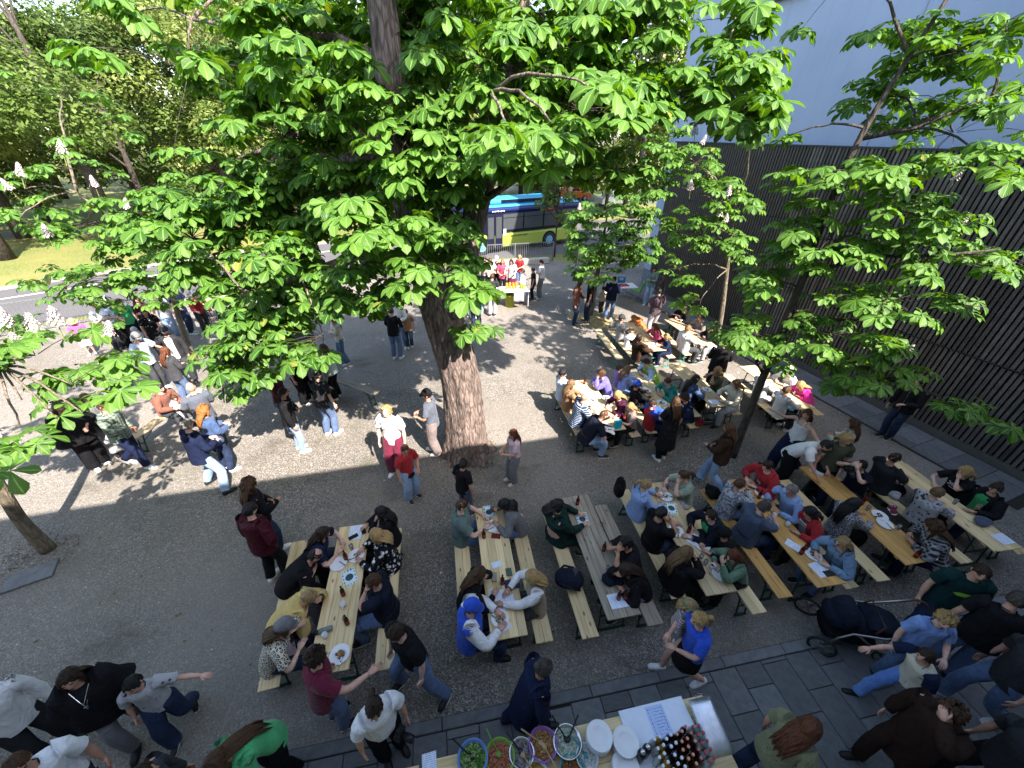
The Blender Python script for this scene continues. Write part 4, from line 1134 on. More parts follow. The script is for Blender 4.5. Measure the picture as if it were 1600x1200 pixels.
HV = {}
def head_grid(nu=26, nv=20):
    if (nu, nv) in HV:
        return HV[nu, nv]
    V = []
    for i in range(nv + 1):
        ph = math.pi * i / nv
        for j in range(nu):
            th = 2 * math.pi * j / nu
            V.append((math.sin(ph) * math.sin(th), math.sin(ph) * math.cos(th), math.cos(ph)))
    F = []
    for i in range(nv):
        for j in range(nu):
            F.append((i * nu + j, (i + 1) * nu + j, (i + 1) * nu + (j + 1) % nu, i * nu + (j + 1) % nu))
    HV[nu, nv] = (np.array(V), F)
    return HV[nu, nv]
def head_shape(D):
    """unit directions -> skull and face points (x right, y forward, z up; centre mid-head)"""
    P = D * np.array([.076, .096, .118])
    x, y, z = P.T.copy()
    t = np.clip((-z - .015) / .10, 0, 1)
    x = x * (1 - .30 * t)
    y = np.where(y > 0, y * (1 - .10 * t) + .008 * t, y * (1 - .35 * t))
    fr = np.clip(D[:, 1], 0, 1)
    y += fr * .026 * np.exp(-(x / .013) ** 2 - ((z + .012) / .022) ** 2)              # nose
    y += fr * .008 * np.exp(-(x / .011) ** 2 - ((z - .018) / .020) ** 2)
    for s in (-1, 1):
        y -= fr * .010 * np.exp(-((x - s * .030) / .016) ** 2 - ((z - .012) / .014) ** 2)   # eye sockets
        y += fr * .004 * np.exp(-((x - s * .040) / .02) ** 2 - ((z + .022) / .02) ** 2)     # cheeks
    y += fr * .006 * np.exp(-(x / .04) ** 2 - ((z - .036) / .012) ** 2)               # brow
    y += fr * .007 * np.exp(-(x / .022) ** 2 - ((z + .058) / .010) ** 2)              # lips
    y += fr * .010 * np.exp(-(x / .022) ** 2 - ((z + .092) / .016) ** 2)              # chin
    return np.stack([x, y, z], 1)

def add_hand(mb, W, d, n, s, curl, side):
    """palm, four fingers and a thumb from wrist W along d, n = back of the hand"""
    d = norm(d); n = norm(np.asarray(n) - d * (np.asarray(n) @ d)); r = np.cross(d, n) * side
    mb.tube([W - d * .015 * s, W + d * .02 * s, W + d * .055 * s, W + d * .088 * s], [(.026 * s, .019 * s), (.034 * s, .016 * s), (.040 * s, .014 * s), (.037 * s, .011 * s)], 8, ref=r)
    for i, (off, L) in enumerate(((-.029, .066), (-.010, .076), (.010, .071), (.028, .055))):
        p = W + (d * .083 + r * off) * s
        c1 = curl * (.8 + .12 * i)
        d1 = norm(d - n * math.tan(min(1.2, c1 * .5))); d2 = norm(d - n * math.tan(min(1.35, c1 * 1.0)))
        a = p + d1 * L * .45 * s; b = a + d2 * L * .35 * s; e = b + norm(d2 - n * .5 * curl) * L * .25 * s
        mb.tube([p, a, b, e], [.0088 * s, .0084 * s, .0076 * s, .0055 * s], 5, ref=r)
    p = W + (d * .022 - r * .028) * s
    a = p + norm(d * .75 - r * .62 - n * .25) * .040 * s; b = a + norm(d * .95 - r * .1 - n * .4 * curl) * .034 * s
    mb.tube([p - d * .012 * s + r * .01 * s, a, b], [.0125 * s, .0105 * s, .0075 * s], 6, ref=n)

def noise_wrinkle(V, amp, g, ph=None):
    V = np.asarray(V)
    a = g.uniform(0, 6.28, 6)
    k = amp * (np.sin(V[:, 2] * 31 + a[0] + 2 * np.sin(V[:, 0] * 17 + a[1])) * .5 + np.sin(V[:, 0] * 37 + V[:, 1] * 23 + a[2]) * .35 + np.sin(V[:, 1] * 29 - V[:, 2] * 19 + a[3]) * .35)
    return k
class CB(MB):
    """cloth builder: MB that ruffles what it got"""
    def ruffle(s, amp, g):
        V = np.array(s.v); c = V.mean(0)
        k = noise_wrinkle(V, amp, g)
        d = V - c; d[:, 2] *= .2
        d /= np.linalg.norm(d, axis=1)[:, None] + 1e-6
        s.v = [tuple(p) for p in V + d * k[:, None]]
        return s

BODY_JOBS = []
def person(x, y, s, face, pose, lean, hair, top, bot, shoe, arms, label, kw, idx):
    g = np.random.default_rng(1000 + idx)
    gth = kw.get('g', 1.0) * g.uniform(.97, 1.03)
    fem = hair.split(':')[0] in ('long', 'pony', 'bun', 'bob', 'curly', 'bigcurl')
    kid = s < .9
    root = thing('person', label, 'person', (x, y, kw.get('z', 0)), -R(face), 'people at the yard party')
    a = R(lean)
    hs = (.5 + .5 * s) * (1.0 if not kid else 1.0)
    # --- skeleton
    sit = pose == 'sit'
    hip_w = .088 * s
    if sit:
        zp = .48 + .09 * s
    elif pose == 'held':
        zp = .62 - 0.0
        zp = kw.get('zp', 1.0)
    else:
        sp = {'stand': .0, 'wide': .10, 'walk': .06, 'run': .13, 'step': .10}[pose]
        zp = (.955 - sp * .55) * s
    def sp_(t, wid=0.0):      # a point on the spine, t metres above the pelvis for scale 1
        aa = a * (.75 + .45 * t / .6)
        return np.array([0, (t * math.sin(aa) + .0) * s, zp + t * math.cos(aa) * s])
    f_, up_ = (.62 * math.sin(a) + .05 * math.sin(a * 1.2) + .02), (.60 * math.cos(a) + .07 * math.cos(a * 1.3))
    H = np.array([0, f_ * s, zp + up_ * s])
    sw = (.172 if fem else .190) * s * (.85 + .15 * gth)
    spine_dir = norm(sp_(.5) - sp_(.3))
    fwd = norm(np.cross(np.array([1, 0, 0]), spine_dir)) * -1
    if fwd[1] < 0: fwd = -fwd
    Sh = [sp_(.462) + np.array([-sw, 0, 0]), sp_(.462) + np.array([sw, 0, 0])]
    # legs
    l1, l2 = .435 * s, .43 * s
    legs = []
    ft = {'stand': [(-.095, -.03), (.095, .04)], 'wide': [(-.27, -.05), (.27, .02)], 'walk': [(-.09, -.26), (.09, .22)], 'run': [(-.08, -.42), (.08, .42)], 'step': [(-.36, -.12), (.20, .10)],
          'sit': [(-.13, .38), (.13, .42)], 'held': [(-.12, .10), (.12, .12)]}[pose]
    for k, sd in enumerate((-1, 1)):
        hp = np.array([sd * hip_w, 0, zp - .02 * s])
        fx, fy = ft[k]
        if not sit: fx += g.normal(0, .015); fy += g.normal(0, .02)
        ank = np.array([fx * s, fy * s, .085 * s])
        if pose in ('walk', 'run') and k == 0: ank[2] += .07 * s
        if pose == 'held': ank = np.array([fx * s, fy * s, zp - .55 * s])
        if sit:
            ank[1] = (.36 + .06 * g.random()) * (.6 + .4 * s)
            if kid: ank[2] = max(.085, .48 - .40 * s)
        kn, ank = ik(hp, ank, l1, l2, (sd * .18, 1, .25 if sit else 0))
        legs.append((hp, kn, ank))
    # arms
    u1, u2 = .285 * s, .255 * s
    armj = []
    for k, sd in enumerate((-1, 1)):
        S = Sh[k]; c = arms[k]
        pole = (sd * .5, -.6, -.6)
        if c == 'D': T = S + np.array([sd * .075, .04, -.53]) * s
        elif c == 'T':
            T = np.array([sd * .13 * s, .40 * (.7 + .3 * s), .815]) if sit else S + np.array([0, .32, -.42]) * s
            pole = (sd * .9, -.3, -.4)
        elif c == 'W':
            T = np.array([sd * .08 * s, .52, .815]) if sit else S + np.array([0, .38, -.36]) * s
        elif c == 'C': T = H + np.array([sd * .03, .115, -.13]) * s; pole = (sd * .5, .6, -1)
        elif c == 'F': T = H + np.array([sd * .035, .17, -.12]) * s; pole = (sd * .8, .2, -1)
        elif c == 'E': T = H + np.array([sd * .055, .15, .0]) * s; pole = (sd * .9, .2, -.7)
        elif c == 'H': T = S + np.array([-sd * .08, .27, -.30]) * s; pole = (sd * .7, -.5, -.7)
        elif c == 'N': T = S + np.array([sd * .05, .44, -.22]) * s; pole = (sd * .6, -.3, -.8)
        elif c == 'O': T = S + np.array([sd * .45, .12, -.14]) * s; pole = (0, -.5, -.8)
        elif c == 'P': T = np.array([sd * .19 * s, .06 * s, zp + .05 * s]); pole = (sd * 1, -.7, 0)
        elif c == 'K': T = np.array([sd * .10 * s, .28 * s, zp + .12 * s])
        else: T = S + np.array([-sd * .24, .19, -.24]) * s; pole = (sd * .7, .1, -1)
        E, T = ik(S, T, u1, u2, pole)
        armj.append((S, E, T, c))
    # --- body: one skin surface (torso, limbs, neck), refined by a voxel remesh, head and hands worked in
    bb = MB()
    R_ = lambda rx, ry: (rx * s * gth, ry * s * gth)
    ts = [-.11, -.05, .04, .14, .24, .34, .43, .475, .51]
    rad = [R_(.09, .08), R_(.155, .105), R_(.160, .110), R_(.142, .098), R_(.132, .094), R_(.150, .108), R_(.155, .095), R_(.115, .066), R_(.062, .05)]
    bb.tube([sp_(t) for t in ts], rad, 14, ref=(1, 0, 0))
    nk = sp_(.49)
    bb.tube([nk - spine_dir * .03 * s, nk + (H - nk) * .35, nk + (H - nk) * .75], [.062 * s, .052 * s, .052 * s], 10)
    for hp, kn, ank in legs:
        P, rr = limb(hp, kn, ank, .082 * s * gth, .055 * s * (.6 + .4 * gth), .040 * s, None, .054 * s)
        bb.tube(P, rr, 10)
    for S, E, T, c in armj:
        P, rr = limb(S, E, T, .052 * s * gth, .040 * s * (.7 + .3 * gth), .027 * s, None, .040 * s)
        bb.tube([np.array([S[0] * .62, S[1], S[2] - .022 * s])] + [p - np.array([0, 0, .010 * s * max(0, 1 - i / 3)]) for i, p in enumerate(P)], [.036 * s, .044 * s * gth] + rr[1:], 9)
    hd = MB()
    # head frame
    yaw = kw.get('yaw', g.uniform(-22, 22)); pit = kw.get('pitch', g.uniform(2, 14) + lean * .45 + (6 if sit else 0))
    if label.find('looking up') > 0: pit = -28
    if 'head bowed' in label: pit = 55
    HR = Matrix.Rotation(-R(yaw), 3, 'Z') @ Matrix.Rotation(-R(pit), 3, 'X')
    HM = np.array(HR)
    hsz = hs * .98
    def hx(P):
        return np.asarray(P) @ HM.T * hsz + H
    D, HF = head_grid()
    hd.add(hx(head_shape(D)), HF, 0)
    for sd in (-1, 1):
        for c_, r__, m_ in (((sd * .030, .083, .012), (.0125, .006, .0055), 1), ((sd * .031, .092, .030), (.017, .005, .0035), 1), ((sd * .077, -.004, -.004), (.010, .020, .030), 0)):
            q = MB().ball((0, 0, 0), 1, 8, 6)
            hd.add(hx(np.array(q.v) * np.array(r__) + np.array(c_)), q.f, m_)
    q = MB().ball((0, 0, 0), 1, 8, 6)
    hd.add(hx(np.array(q.v) * np.array((.022, .007, .006)) + np.array((0, .089, -.058))), q.f, 2)
    if 'beard' in label or 'moustache' in label:
        q = MB().ball((0, 0, 0), 1, 10, 8)
        hd.add(hx(np.array(q.v) * np.array((.052, .05, .040)) + np.array((0, .048, -.075))), q.f, 1)
    for k, (S, E, T, c) in enumerate(armj):
        sd = (-1, 1)[k]
        d = T - E
        nrm = np.array([0, 0, 1.0]) if c in 'TWNHO' else (np.array([sd, 0, 0]) if c in 'DP' else np.array([sd * .5, 1.0, 0]))
        if c in 'TW' and sit: d = d * np.array([1, 1, .15])
        add_hand(hd, T, d, nrm, s * (.92 if fem else 1.0), {'D': .55, 'T': .35, 'W': .5, 'H': 1.0, 'C': 1.1, 'F': 1.1, 'E': 1.0, 'N': .6}.get(c, .7), sd)
    BODY_JOBS.append((root, bb, hd, g.integers(0, 4), s))
    # --- hair / headwear
    hst, hc = hair.split(':')
    cap = hst in ('cap', 'beanie', 'hat')
    capc = hc
    if cap:
        hst2, hc = 'short', g.choice(['db', 'br', 'bk'])
        if 'leopard' in label or 'red shorts' in label: hst2 = 'bob'
    else: hst2 = hst
    if hst != 'bald':
        hb = MB()
        D2, F2 = head_grid(44, 26)
        P = head_shape(D2)
        x_, y_, z_ = D2.T
        thick = {'short': .010, 'crop': .005, 'balding': .006, 'mop': .022, 'long': .015, 'dbl': .015, 'bob': .020, 'pony': .010, 'bun': .010, 'curly': .03, 'bigcurl': .032}.get(hst2, .012)
        line = .50 + .07 * np.sin(x_ * 9 + idx) + .05 * np.sin(x_ * 23 + idx * 2) - .55 * np.clip(np.abs(x_) / .9, 0, 1) ** 2
        faceness = np.clip((y_ - .05) / .3, 0, 1)
        low = np.clip((-z_ - (.55 if hst2 in ('long', 'bob', 'curly', 'bigcurl') else .35)) / .15, 0, 1)
        m = (z_ > line) | (y_ < .12)
        if hst2 == 'balding': m = m & ~((z_ > .72) & (y_ > -.35))
        mm = m.astype(float) * (1 - low)
        off = np.where(mm > .5, thick, -.018)
        nz = (g.normal(0, 1, len(P)) * (.0022 if hst2 not in ('curly', 'bigcurl', 'mop') else .007))
        az = np.arctan2(x_, y_ + .15)
        pz = g.uniform(0, 6.28, 3)
        str_ = .0035 * np.sin(az * 17 + 3 * z_ + pz[0]) + .0028 * np.sin(az * 31 - 5 * z_ + pz[1]) + .004 * np.sin(6 * x_ + pz[2]) * np.sin(5 * y_ + 4 * z_)
        P = P + D2 * (off + np.where(mm > .5, nz + str_ * (1.6 if hst2 in ('mop', 'curly', 'bigcurl') else 1), 0))[:, None]
        hb.add(hx(P), F2)
        up = lambda *p: hx(np.array([p]))[0]
        if hst2 in ('long', 'bob', 'curly', 'bigcurl'):
            Ld = {'long': .36, 'bob': .13, 'curly': .26, 'bigcurl': .46}[hst2] * (.8 + .25 * g.random())
            rx = {'long': .074, 'bob': .080, 'curly': .105, 'bigcurl': .135}[hst2]
            p0 = up(0, -.03, .05); p1 = up(0, -.062, -.05)
            bk_ = p1 + np.array([0, -.045, -Ld * .45]) * hs - fwd * .02; tip = p1 + np.array([0, -.055, -Ld]) * hs - fwd * .02
            # keep the locks behind the shoulders
            for q_ in (bk_, tip):
                t_ = (q_[2] - zp) / s
                q_[1] = min(q_[1], sp_(min(.5, max(0, t_)))[1] - .125 * s * gth - .01)
            hb.tube([p0, p1, (p1 + bk_) / 2 + np.array([0, -.01, 0]), bk_, tip * .75 + bk_ * .25], [(rx * .85 * hs, .045 * hs), (rx * .95 * hs, .05 * hs), (rx * .92 * hs, .040 * hs), (rx * .8 * hs, .028 * hs), (rx * .4 * hs, .012 * hs)], 14, ref=(1, 0, 0))
            nl = 13 if hst2 != 'bob' else 11
            for q in range(nl):
                w_ = (q / (nl - 1) - .5) * 2
                lo = g.normal(0, .008)
                a0_ = up(w_ * .050, -.045 + .03 * abs(w_), .085); a1_ = up(w_ * .080, -.080 + .055 * w_ * w_, .0)
                a2_ = bk_ + np.array([w_ * rx * .95 * hs + lo, -.026 * hs + .03 * w_ * w_, g.normal(0, .01)]); a3_ = tip + np.array([w_ * rx * .85 * hs + lo * 2.5, g.normal(-.012, .008), g.uniform(-.05, .03)])
                hb.tube([a0_, a1_, (a1_ + a2_) / 2 + np.array([w_ * .008 + g.normal(0, .005), -.012, 0]), a2_, (a2_ + a3_) / 2 + np.array([g.normal(0, .008), g.normal(0, .005), 0]), a3_], [(.012 * hs, .010 * hs), (.021 * hs, .015 * hs), (.023 * hs, .015 * hs), (.021 * hs, .013 * hs), (.017 * hs, .010 * hs), (.004, .004)], 6, ref=(1, 0, 0))
            for sd in (-1, 1):
                q0 = up(sd * .058, .030, .075); q1 = up(sd * .085, .02, -.02); q2 = up(sd * .078, .02, -.095)
                pts = [q0, q1, q2]; rs = [.016 * hs, .024 * hs, .020 * hs]
                if hst2 != 'bob':
                    q3 = q2 + np.array([sd * .01, .02, -Ld * .5]) * hs; q3[1] = max(q3[1], sp_(.35)[1] + .06 * s)
                    pts.append(q3); rs.append(.008 * hs)
                else:
                    rs[2] = .016 * hs
                hb.tube(pts, [(r * .8, r * 1.35) for r in rs], 7)
        if hst2 == 'pony':
            q0 = up(0, -.085, .045); q1 = up(0, -.14, .02); q2 = up(0, -.155, -.07); q3 = up(0, -.13, -.19)
            hb.tube([q0, q1, q2, q3], [.022 * hs, .034 * hs, .032 * hs, .008 * hs], 9)
        if hst2 == 'bun':
            hb.ball(up(0, -.10, .06), .042 * hs, 10, 8)
        if hst2 in ('curly', 'bigcurl', 'mop'):
            V = np.array(hb.v)
            V += g.normal(0, .006, V.shape)
            hb.v = [tuple(p) for p in V]
        hb.obj('hair', hair_mat(hc), root, True)
    if cap:
        cm = MB()
        D2, F2 = head_grid(22, 12)
        k = D2[:, 2] > -.05
        P = head_shape(D2) + D2 * .020
        P[:, 2] = np.where(k, P[:, 2], .0)
        cm.add(hx(P * np.array([1.02, 1.03, 1.0]) + np.array([0, -.004, .030])), F2)
        if hst == 'cap':
            a_ = np.linspace(-1.15, 1.15, 9)
            V = []
            for zo in (.036, .030):
                V += [(.080 * math.sin(t), .082 * math.cos(t) + .006, zo) for t in a_]
                V += [(.074 * math.sin(t) * 1.0, .082 + .082 * math.cos(t * .95), zo - .022 - .006 * abs(t)) for t in a_]
            F = [(i, i + 1, 9 + i + 1, 9 + i) for i in range(8)] + [(18 + i + 1, 18 + i, 27 + i, 27 + i + 1) for i in range(8)] + [(9 + i, 10 + i, 28 + i, 27 + i) for i in range(8)]
            cm.add(hx(np.array(V)), F)
        if hst == 'hat':
            V = []
            for rr, zo in ((.085, .03), (.175, .012), (.175, .004), (.085, .018)):
                V += [(rr * math.cos(t) * .92, rr * math.sin(t) * 1.05, zo) for t in np.linspace(0, 6.283, 17)[:-1]]
            F = [(r * 16 + i, r * 16 + (i + 1) % 16, (r + 1) % 4 * 16 + (i + 1) % 16, (r + 1) % 4 * 16 + i) for r in range(4) for i in range(16)]
            cm.add(hx(np.array(V)), F)
        if capc == 'royal' and 'baseball' in label:
            em = MB()
            for a_, b_ in ((-.010, .016), (.004, .022), (.012, .010)):
                em.add(hx(np.array([(a_ - .004, .121, .075 - b_), (a_ + .004, .121, .075 - b_), (a_ + .005, .115, .094 - b_ * .5), (a_ - .003, .115, .094 - b_ * .5)])), [(0, 1, 2, 3)])
            em.obj('cap_emblem', cloth('white'), root)
        cm.obj('cap' if hst == 'cap' else ('beanie' if hst == 'beanie' else 'sun_hat'), cloth(capc), root, True)
    # --- top
    tp = top.split(':')
    kind, tc = tp[0], ':'.join(tp[1:])
    halfc = None
    if len(tp) > 2 and tp[2].startswith('half'):
        halfc = tp[3]; tc = tp[1]
    openc = None
    if len(tp) > 2 and tp[2].startswith('open'):
        openc = {'open': 'white', 'open2': 'kelly', 'open3': 'lgrey:stripe:black', 'open4': 'kelly'}[tp[2]]; tc = tp[1]
    logo = None
    if len(tp) > 2 and tp[2] == 'logo':
        logo = tp[3]; tc = tp[1]
    loose = {'ts': .016, 'ls': .016, 'jk': .030, 'po': .05, 'tk': .010, 'dr': .018, 'coat': .034}[kind]
    hem = {'ts': -.10, 'ls': -.09, 'jk': -.12, 'po': -.16, 'tk': -.06, 'dr': -.08, 'coat': -.10}[kind]
    if sit: hem = max(hem, -.085)
    tt = [hem, -.05, .04, .14, .24, .34, .42, .462, .495, .515]
    base_r = [(.176, .126), (.172, .122), (.168, .118), (.150, .106), (.142, .100), (.157, .112), (.176, .112), (.170, .100), (.122, .080), (.072, .062)]
    if kind in ('po',): base_r = [(.27, .17), (.26, .165), (.245, .155), (.23, .145), (.215, .135), (.205, .128), (.195, .115), (.165, .092), (.105, .068), (.07, .06)]
    elif not fem or kind in ('jk', 'coat'): base_r[3] = (.160, .112); base_r[4] = (.156, .108)
    cb = CB()
    n_ = 20
    rr = [((bx * gth + loose) * s, (by * gth + loose) * s) for bx, by in base_r]
    rr[-2] = (.112 * s * (.7 + .3 * gth) + .01, .076 * s * (.8 + .2 * gth) + .01); rr[-1] = (.066 * s + .008, .062 * s + .008)
    if kind in ('tk',): tt = tt[:7]; rr = rr[:7]
    if gth > 1.12 and not kid:       # a belly
        P = [sp_(t) + fwd * (.03 * (gth - 1) * 4 * math.exp(-((t - .12) / .13) ** 2)) * s for t in tt]
    else:
        P = [sp_(t) for t in tt]
    if kind == 'dr' and not sit:
        P = [np.array([0, .0, .42 * s]), np.array([0, 0, .65 * s])] + P; rr = [(.24 * s, .20 * s), (.215 * s, .17 * s)] + rr
    if kind == 'coat':
        P = [np.array([0, -.04, .50 * s]), np.array([0, -.02, .72 * s])] + P; rr = [(.23 * s * gth, .19 * s * gth), (.205 * s * gth, .16 * s * gth)] + rr
    cb.tube(P, rr, n_, ref=(1, 0, 0), cap=False)
    if kind == 'tk':
        for sd in (-1, 1):
            cb.tube([sp_(.40) + np.array([sd * .085 * s, .095 * s, 0]), sp_(.475) + np.array([sd * .085 * s, .055 * s, .03 * s]), sp_(.50) + np.array([sd * .082 * s, -.0 * s, .012 * s]), sp_(.475) + np.array([sd * .085 * s, -.065 * s, .0]), sp_(.40) + np.array([sd * .085 * s, -.095 * s, 0])], .014 * s, 6)
    else:
        cb.v = cb.v
    sl = CB()
    for k, (S, E, T, c) in enumerate(armj):
        if kind == 'tk': break
        sd = (-1, 1)[k]
        S0 = np.array([S[0] * .45, S[1], S[2] - .005])
        w = loose * .8
        if kind in ('ts', 'po', 'dr') or (halfc and 'half2' not in tp[2] and kind == 'ts'):
            e_ = S + (E - S) * (.66 if kind != 'po' else .95)
            sl.tube([S0, S * .6 + S0 * .4 + np.array([0, 0, .016 * s]), S + (E - S) * .12, S + (E - S) * .4, e_], [.078 * s * (.6 + .4 * gth), (.082 + w) * s * (.7 + .3 * gth), (.064 * (.6 + .4 * gth) + w) * s, (.058 * (.6 + .4 * gth) + w * 1.1) * s, (.058 * (.6 + .4 * gth) + w * 1.4 + (.03 if kind == 'po' else 0)) * s], 12, cap=False)
        else:
            Pq, rq = limb(S, E, T - (T - E) * .05, (.062 * (.6 + .4 * gth) + w) * s, (.048 * (.7 + .3 * gth) + w) * s, (.036 + w * .7) * s, None, (.046 + w) * s)
            sl.tube([S0, S * .6 + S0 * .4 + np.array([0, 0, .012 * s])] + Pq, [.078 * s, (.082 + w) * s * (.7 + .3 * gth)] + rq, 12, cap=False)
    if len(sl.v):
        sl.ruffle(.005 * s, g)
        if halfc:
            cb.ruffle(.007 * s, g)
            nm = {'jk': 'jacket', 'ts': 'shirt', 'ls': 'vest'}[kind]
            tb_ = cb.obj(nm, cloth(tc), root, True)
            sl.obj('sleeves', cloth(halfc), root, True)
        else:
            cb.add(sl.v, sl.f)
    if not halfc:
        cb.ruffle(.007 * s, g)
        cb.obj({'ts': 'shirt', 'ls': 'sweater', 'jk': 'jacket', 'po': 'poncho', 'tk': 'tank_top', 'dr': 'dress', 'coat': 'coat'}[kind], cloth(tc), root, True)
    if kind in ('ts', 'ls', 'jk', 'coat'):
        big = kind in ('jk', 'coat') or 'polo' in label or 'shirt' in label.split() or 'blouse' in label
        cm_ = MB()
        an = np.linspace(0, 6.283, 15)
        c0_ = P[-1]
        ring = [c0_ + np.array([math.sin(t) * rr[-1][0] * 1.06, 0, 0]) + fwd * (math.cos(t) * rr[-1][1] * 1.10) + spine_dir * (.004 - .016 * math.cos(t)) * s for t in an]
        cm_.tube(ring, .013 * s if big else .0065 * s, 6, cap=False)
        cm_.obj('collar', cloth(tc.split(':')[0] if 'stripe' in tc else tc), root, True)
        if kind == 'jk' and not openc:
            zp_ = MB(); zp_.tube([P[i] + fwd * (rr[i][1] * 1.01 + .004) for i in range(len(P) - 2)], .005, 5)
            zp_.obj('zip', plain('zip_metal', (.25, .25, .26), .4, .6), root)
    if openc:      # the shirt that shows between the open fronts
        ob = MB()
        seg = [i for i, t in enumerate(tt) if t <= .50]
        k0 = len(P) - len(tt)
        ob.tube([P[k0 + i] for i in seg], [(rr[k0 + i][0] + .004, rr[k0 + i][1] + .006) for i in seg], 7, ref=(1, 0, 0), arc=(math.pi / 2 - .42, math.pi / 2 + .42), cap=False)
        vy = np.array(ob.v)
        if (vy[:, 1].mean() < np.array(P)[:, 1].mean()):
            ob = MB(); ob.tube([P[k0 + i] for i in seg], [(rr[k0 + i][0] + .004, rr[k0 + i][1] + .006) for i in seg], 7, ref=(1, 0, 0), arc=(-math.pi / 2 - .42, -math.pi / 2 + .42), cap=False)
        ob.obj('undershirt', cloth(openc), root, True)
    if logo or 'print' in label:
        c = sp_(.30) + fwd * ((.112 * gth + loose) * s + .012)
        pm = MB()
        B = np.stack([np.array([1, 0, 0]), spine_dir, fwd], 1)
        lc = logo or ('lime' if 'green print' in label else 'lgrey')
        sh = [(-.09, .03), (-.02, .045), (.06, .02), (.10, -.02), (.05, -.045), (-.03, -.03), (-.07, .0)] if 'green print' in label else [(-.055, .02), (-.02, .05), (.03, .045), (.055, 0), (.03, -.045), (-.02, -.05), (-.05, -.02), (-.02, 0)]
        strokes = []
        if 'black printed' in label:
            sh = []
            for k_, segs in enumerate(([(0, 0, 0, 2), (0, 2, 1, 2), (0, 1, .8, 1)], [(0, 0, 0, 2), (0, 2, 1, 2), (1, 2, 1, 1), (0, 1, 1, 1), (.3, 1, 1, 0)], [(0, 0, 0, 2), (0, 2, 1, 2), (0, 1, .8, 1), (0, 0, 1, 0)])):
                strokes += [(-.095 + .066 * k_ + .042 * a_, .02 + .034 * b_, -.095 + .066 * k_ + .042 * c_, .02 + .034 * d_) for a_, b_, c_, d_ in segs]
            strokes += [(-.095, .0, .095, .0), (-.05, -.03, .05, -.03)]
        for a_, b_, c_, d_ in strokes:
            q_ = norm([d_ - b_, a_ - c_, 0]) * .0065
            pm.add([c + B @ np.array([u_ * s, v_ * s, (.002 - abs(u_) * .25) * s]) for u_, v_ in ((a_ + q_[0], b_ + q_[1]), (c_ + q_[0], d_ + q_[1]), (c_ - q_[0], d_ - q_[1]), (a_ - q_[0], b_ - q_[1]))], [(0, 1, 2, 3)])
        if sh:
            pm.add([c + B @ np.array([px_ * s, py_ * s, -abs(px_) * .25 * s]) for px_, py_ in sh] , [tuple(range(len(sh)))])
        pm.obj('shirt_print', cloth(lc), root)
    if 'looking up' in label:
        c = sp_(.36) + fwd * ((.112 * gth + loose) * s + .010) + np.array([.075 * s, -.012, 0])
        pk_ = MB(); pk_.box(c, (.085, .004, .10)); pk_.box(c + np.array([-.02, .004, .025]), (.022, .004, .028))
        pk_.obj('pocket', cloth('lgrey'), root)
    # --- trousers / skirt
    bk_, bc = bot.split(':')[0], ':'.join(bot.split(':')[1:])
    wd = {'je': .018, 'bg': .045, 'wd': .05, 'fl': .012, 'sk': 0, 'sk2': 0, 'sh': .03, 'dr': .02}[bk_]
    tb = CB()
    pel = [(-.13, .075, .07), (-.09, .150, .105), (-.03, .163, .115), (.05, .160, .112), (.10, .148, .104)]
    if bk_ in ('sk', 'sk2') and not sit:
        zl = (.16 if bk_ == 'sk' else .52) * s
        tb.tube([(0, .02, zl), (0, .01, (zl + zp) / 2), sp_(-.05), sp_(.10)], [((.24 if bk_ == 'sk' else .20) * s, .19 * s), (.205 * s, .16 * s), (.178 * s * gth, .128 * s * gth), (.15 * s * gth, .11 * s * gth)], 20, ref=(1, 0, 0), cap=False)
    elif bk_ == 'dr' and sit:
        for hp, kn, ank in legs:
            pass
        m = (legs[0][1] + legs[1][1]) / 2; m2 = (legs[0][2] + legs[1][2]) / 2
        tb.tube([sp_(.16), sp_(.02) + np.array([0, .05, -.02]), m * .6 + sp_(0) * .4, m + np.array([0, .03, 0]), m2 + np.array([0, .06, .18])], [(.19 * s * gth, .13 * s), (.20 * s * gth, .12 * s), (.20 * s * gth, .11 * s), (.20 * s * gth, .11 * s), (.21 * s * gth, .12 * s)], 16, ref=(1, 0, 0), cap=False)
    else:
        tb.tube([sp_(t) for t, _, _ in pel], [((rx * gth + (.012 if t_ < 0 else -.004)) * s, (ry * gth + (.012 if t_ < 0 else -.004)) * s) for t_, rx, ry in pel], 18, ref=(1, 0, 0))
        for hp, kn, ank in legs:
            w = wd * s
            e_ = ank + norm(kn - ank) * .015 if bk_ != 'sh' else kn + (ank - kn) * .12
            fl = {'fl': .05, 'wd': .035, 'bg': .02}.get(bk_, .012) * s
            Pq, rq = limb(hp, kn, e_, (.090 * gth) * s + w * .8, .064 * s * (.6 + .4 * gth) + w * .9, .045 * s + w * .8 + fl, None, .058 * s + w + fl * .3)
            tb.tube([hp + np.array([-hp[0] * .25, 0, .05 * s])] + Pq, [(.085 * gth) * s + w * .5] + rq, 14, cap=False)
    tb.ruffle(.008 * s, g)
    if bk_ in ('je', 'fl') and kind in ('ts', 'tk'):
        bl_ = MB(); bl_.tube([sp_(.075), sp_(.105)], [((.150 * gth + .018) * s, (.106 * gth + .018) * s)] * 2, 18, ref=(1, 0, 0), cap=False); bl_.obj('belt', plain('belt_leather', (.03, .018, .012), .5), root, True)
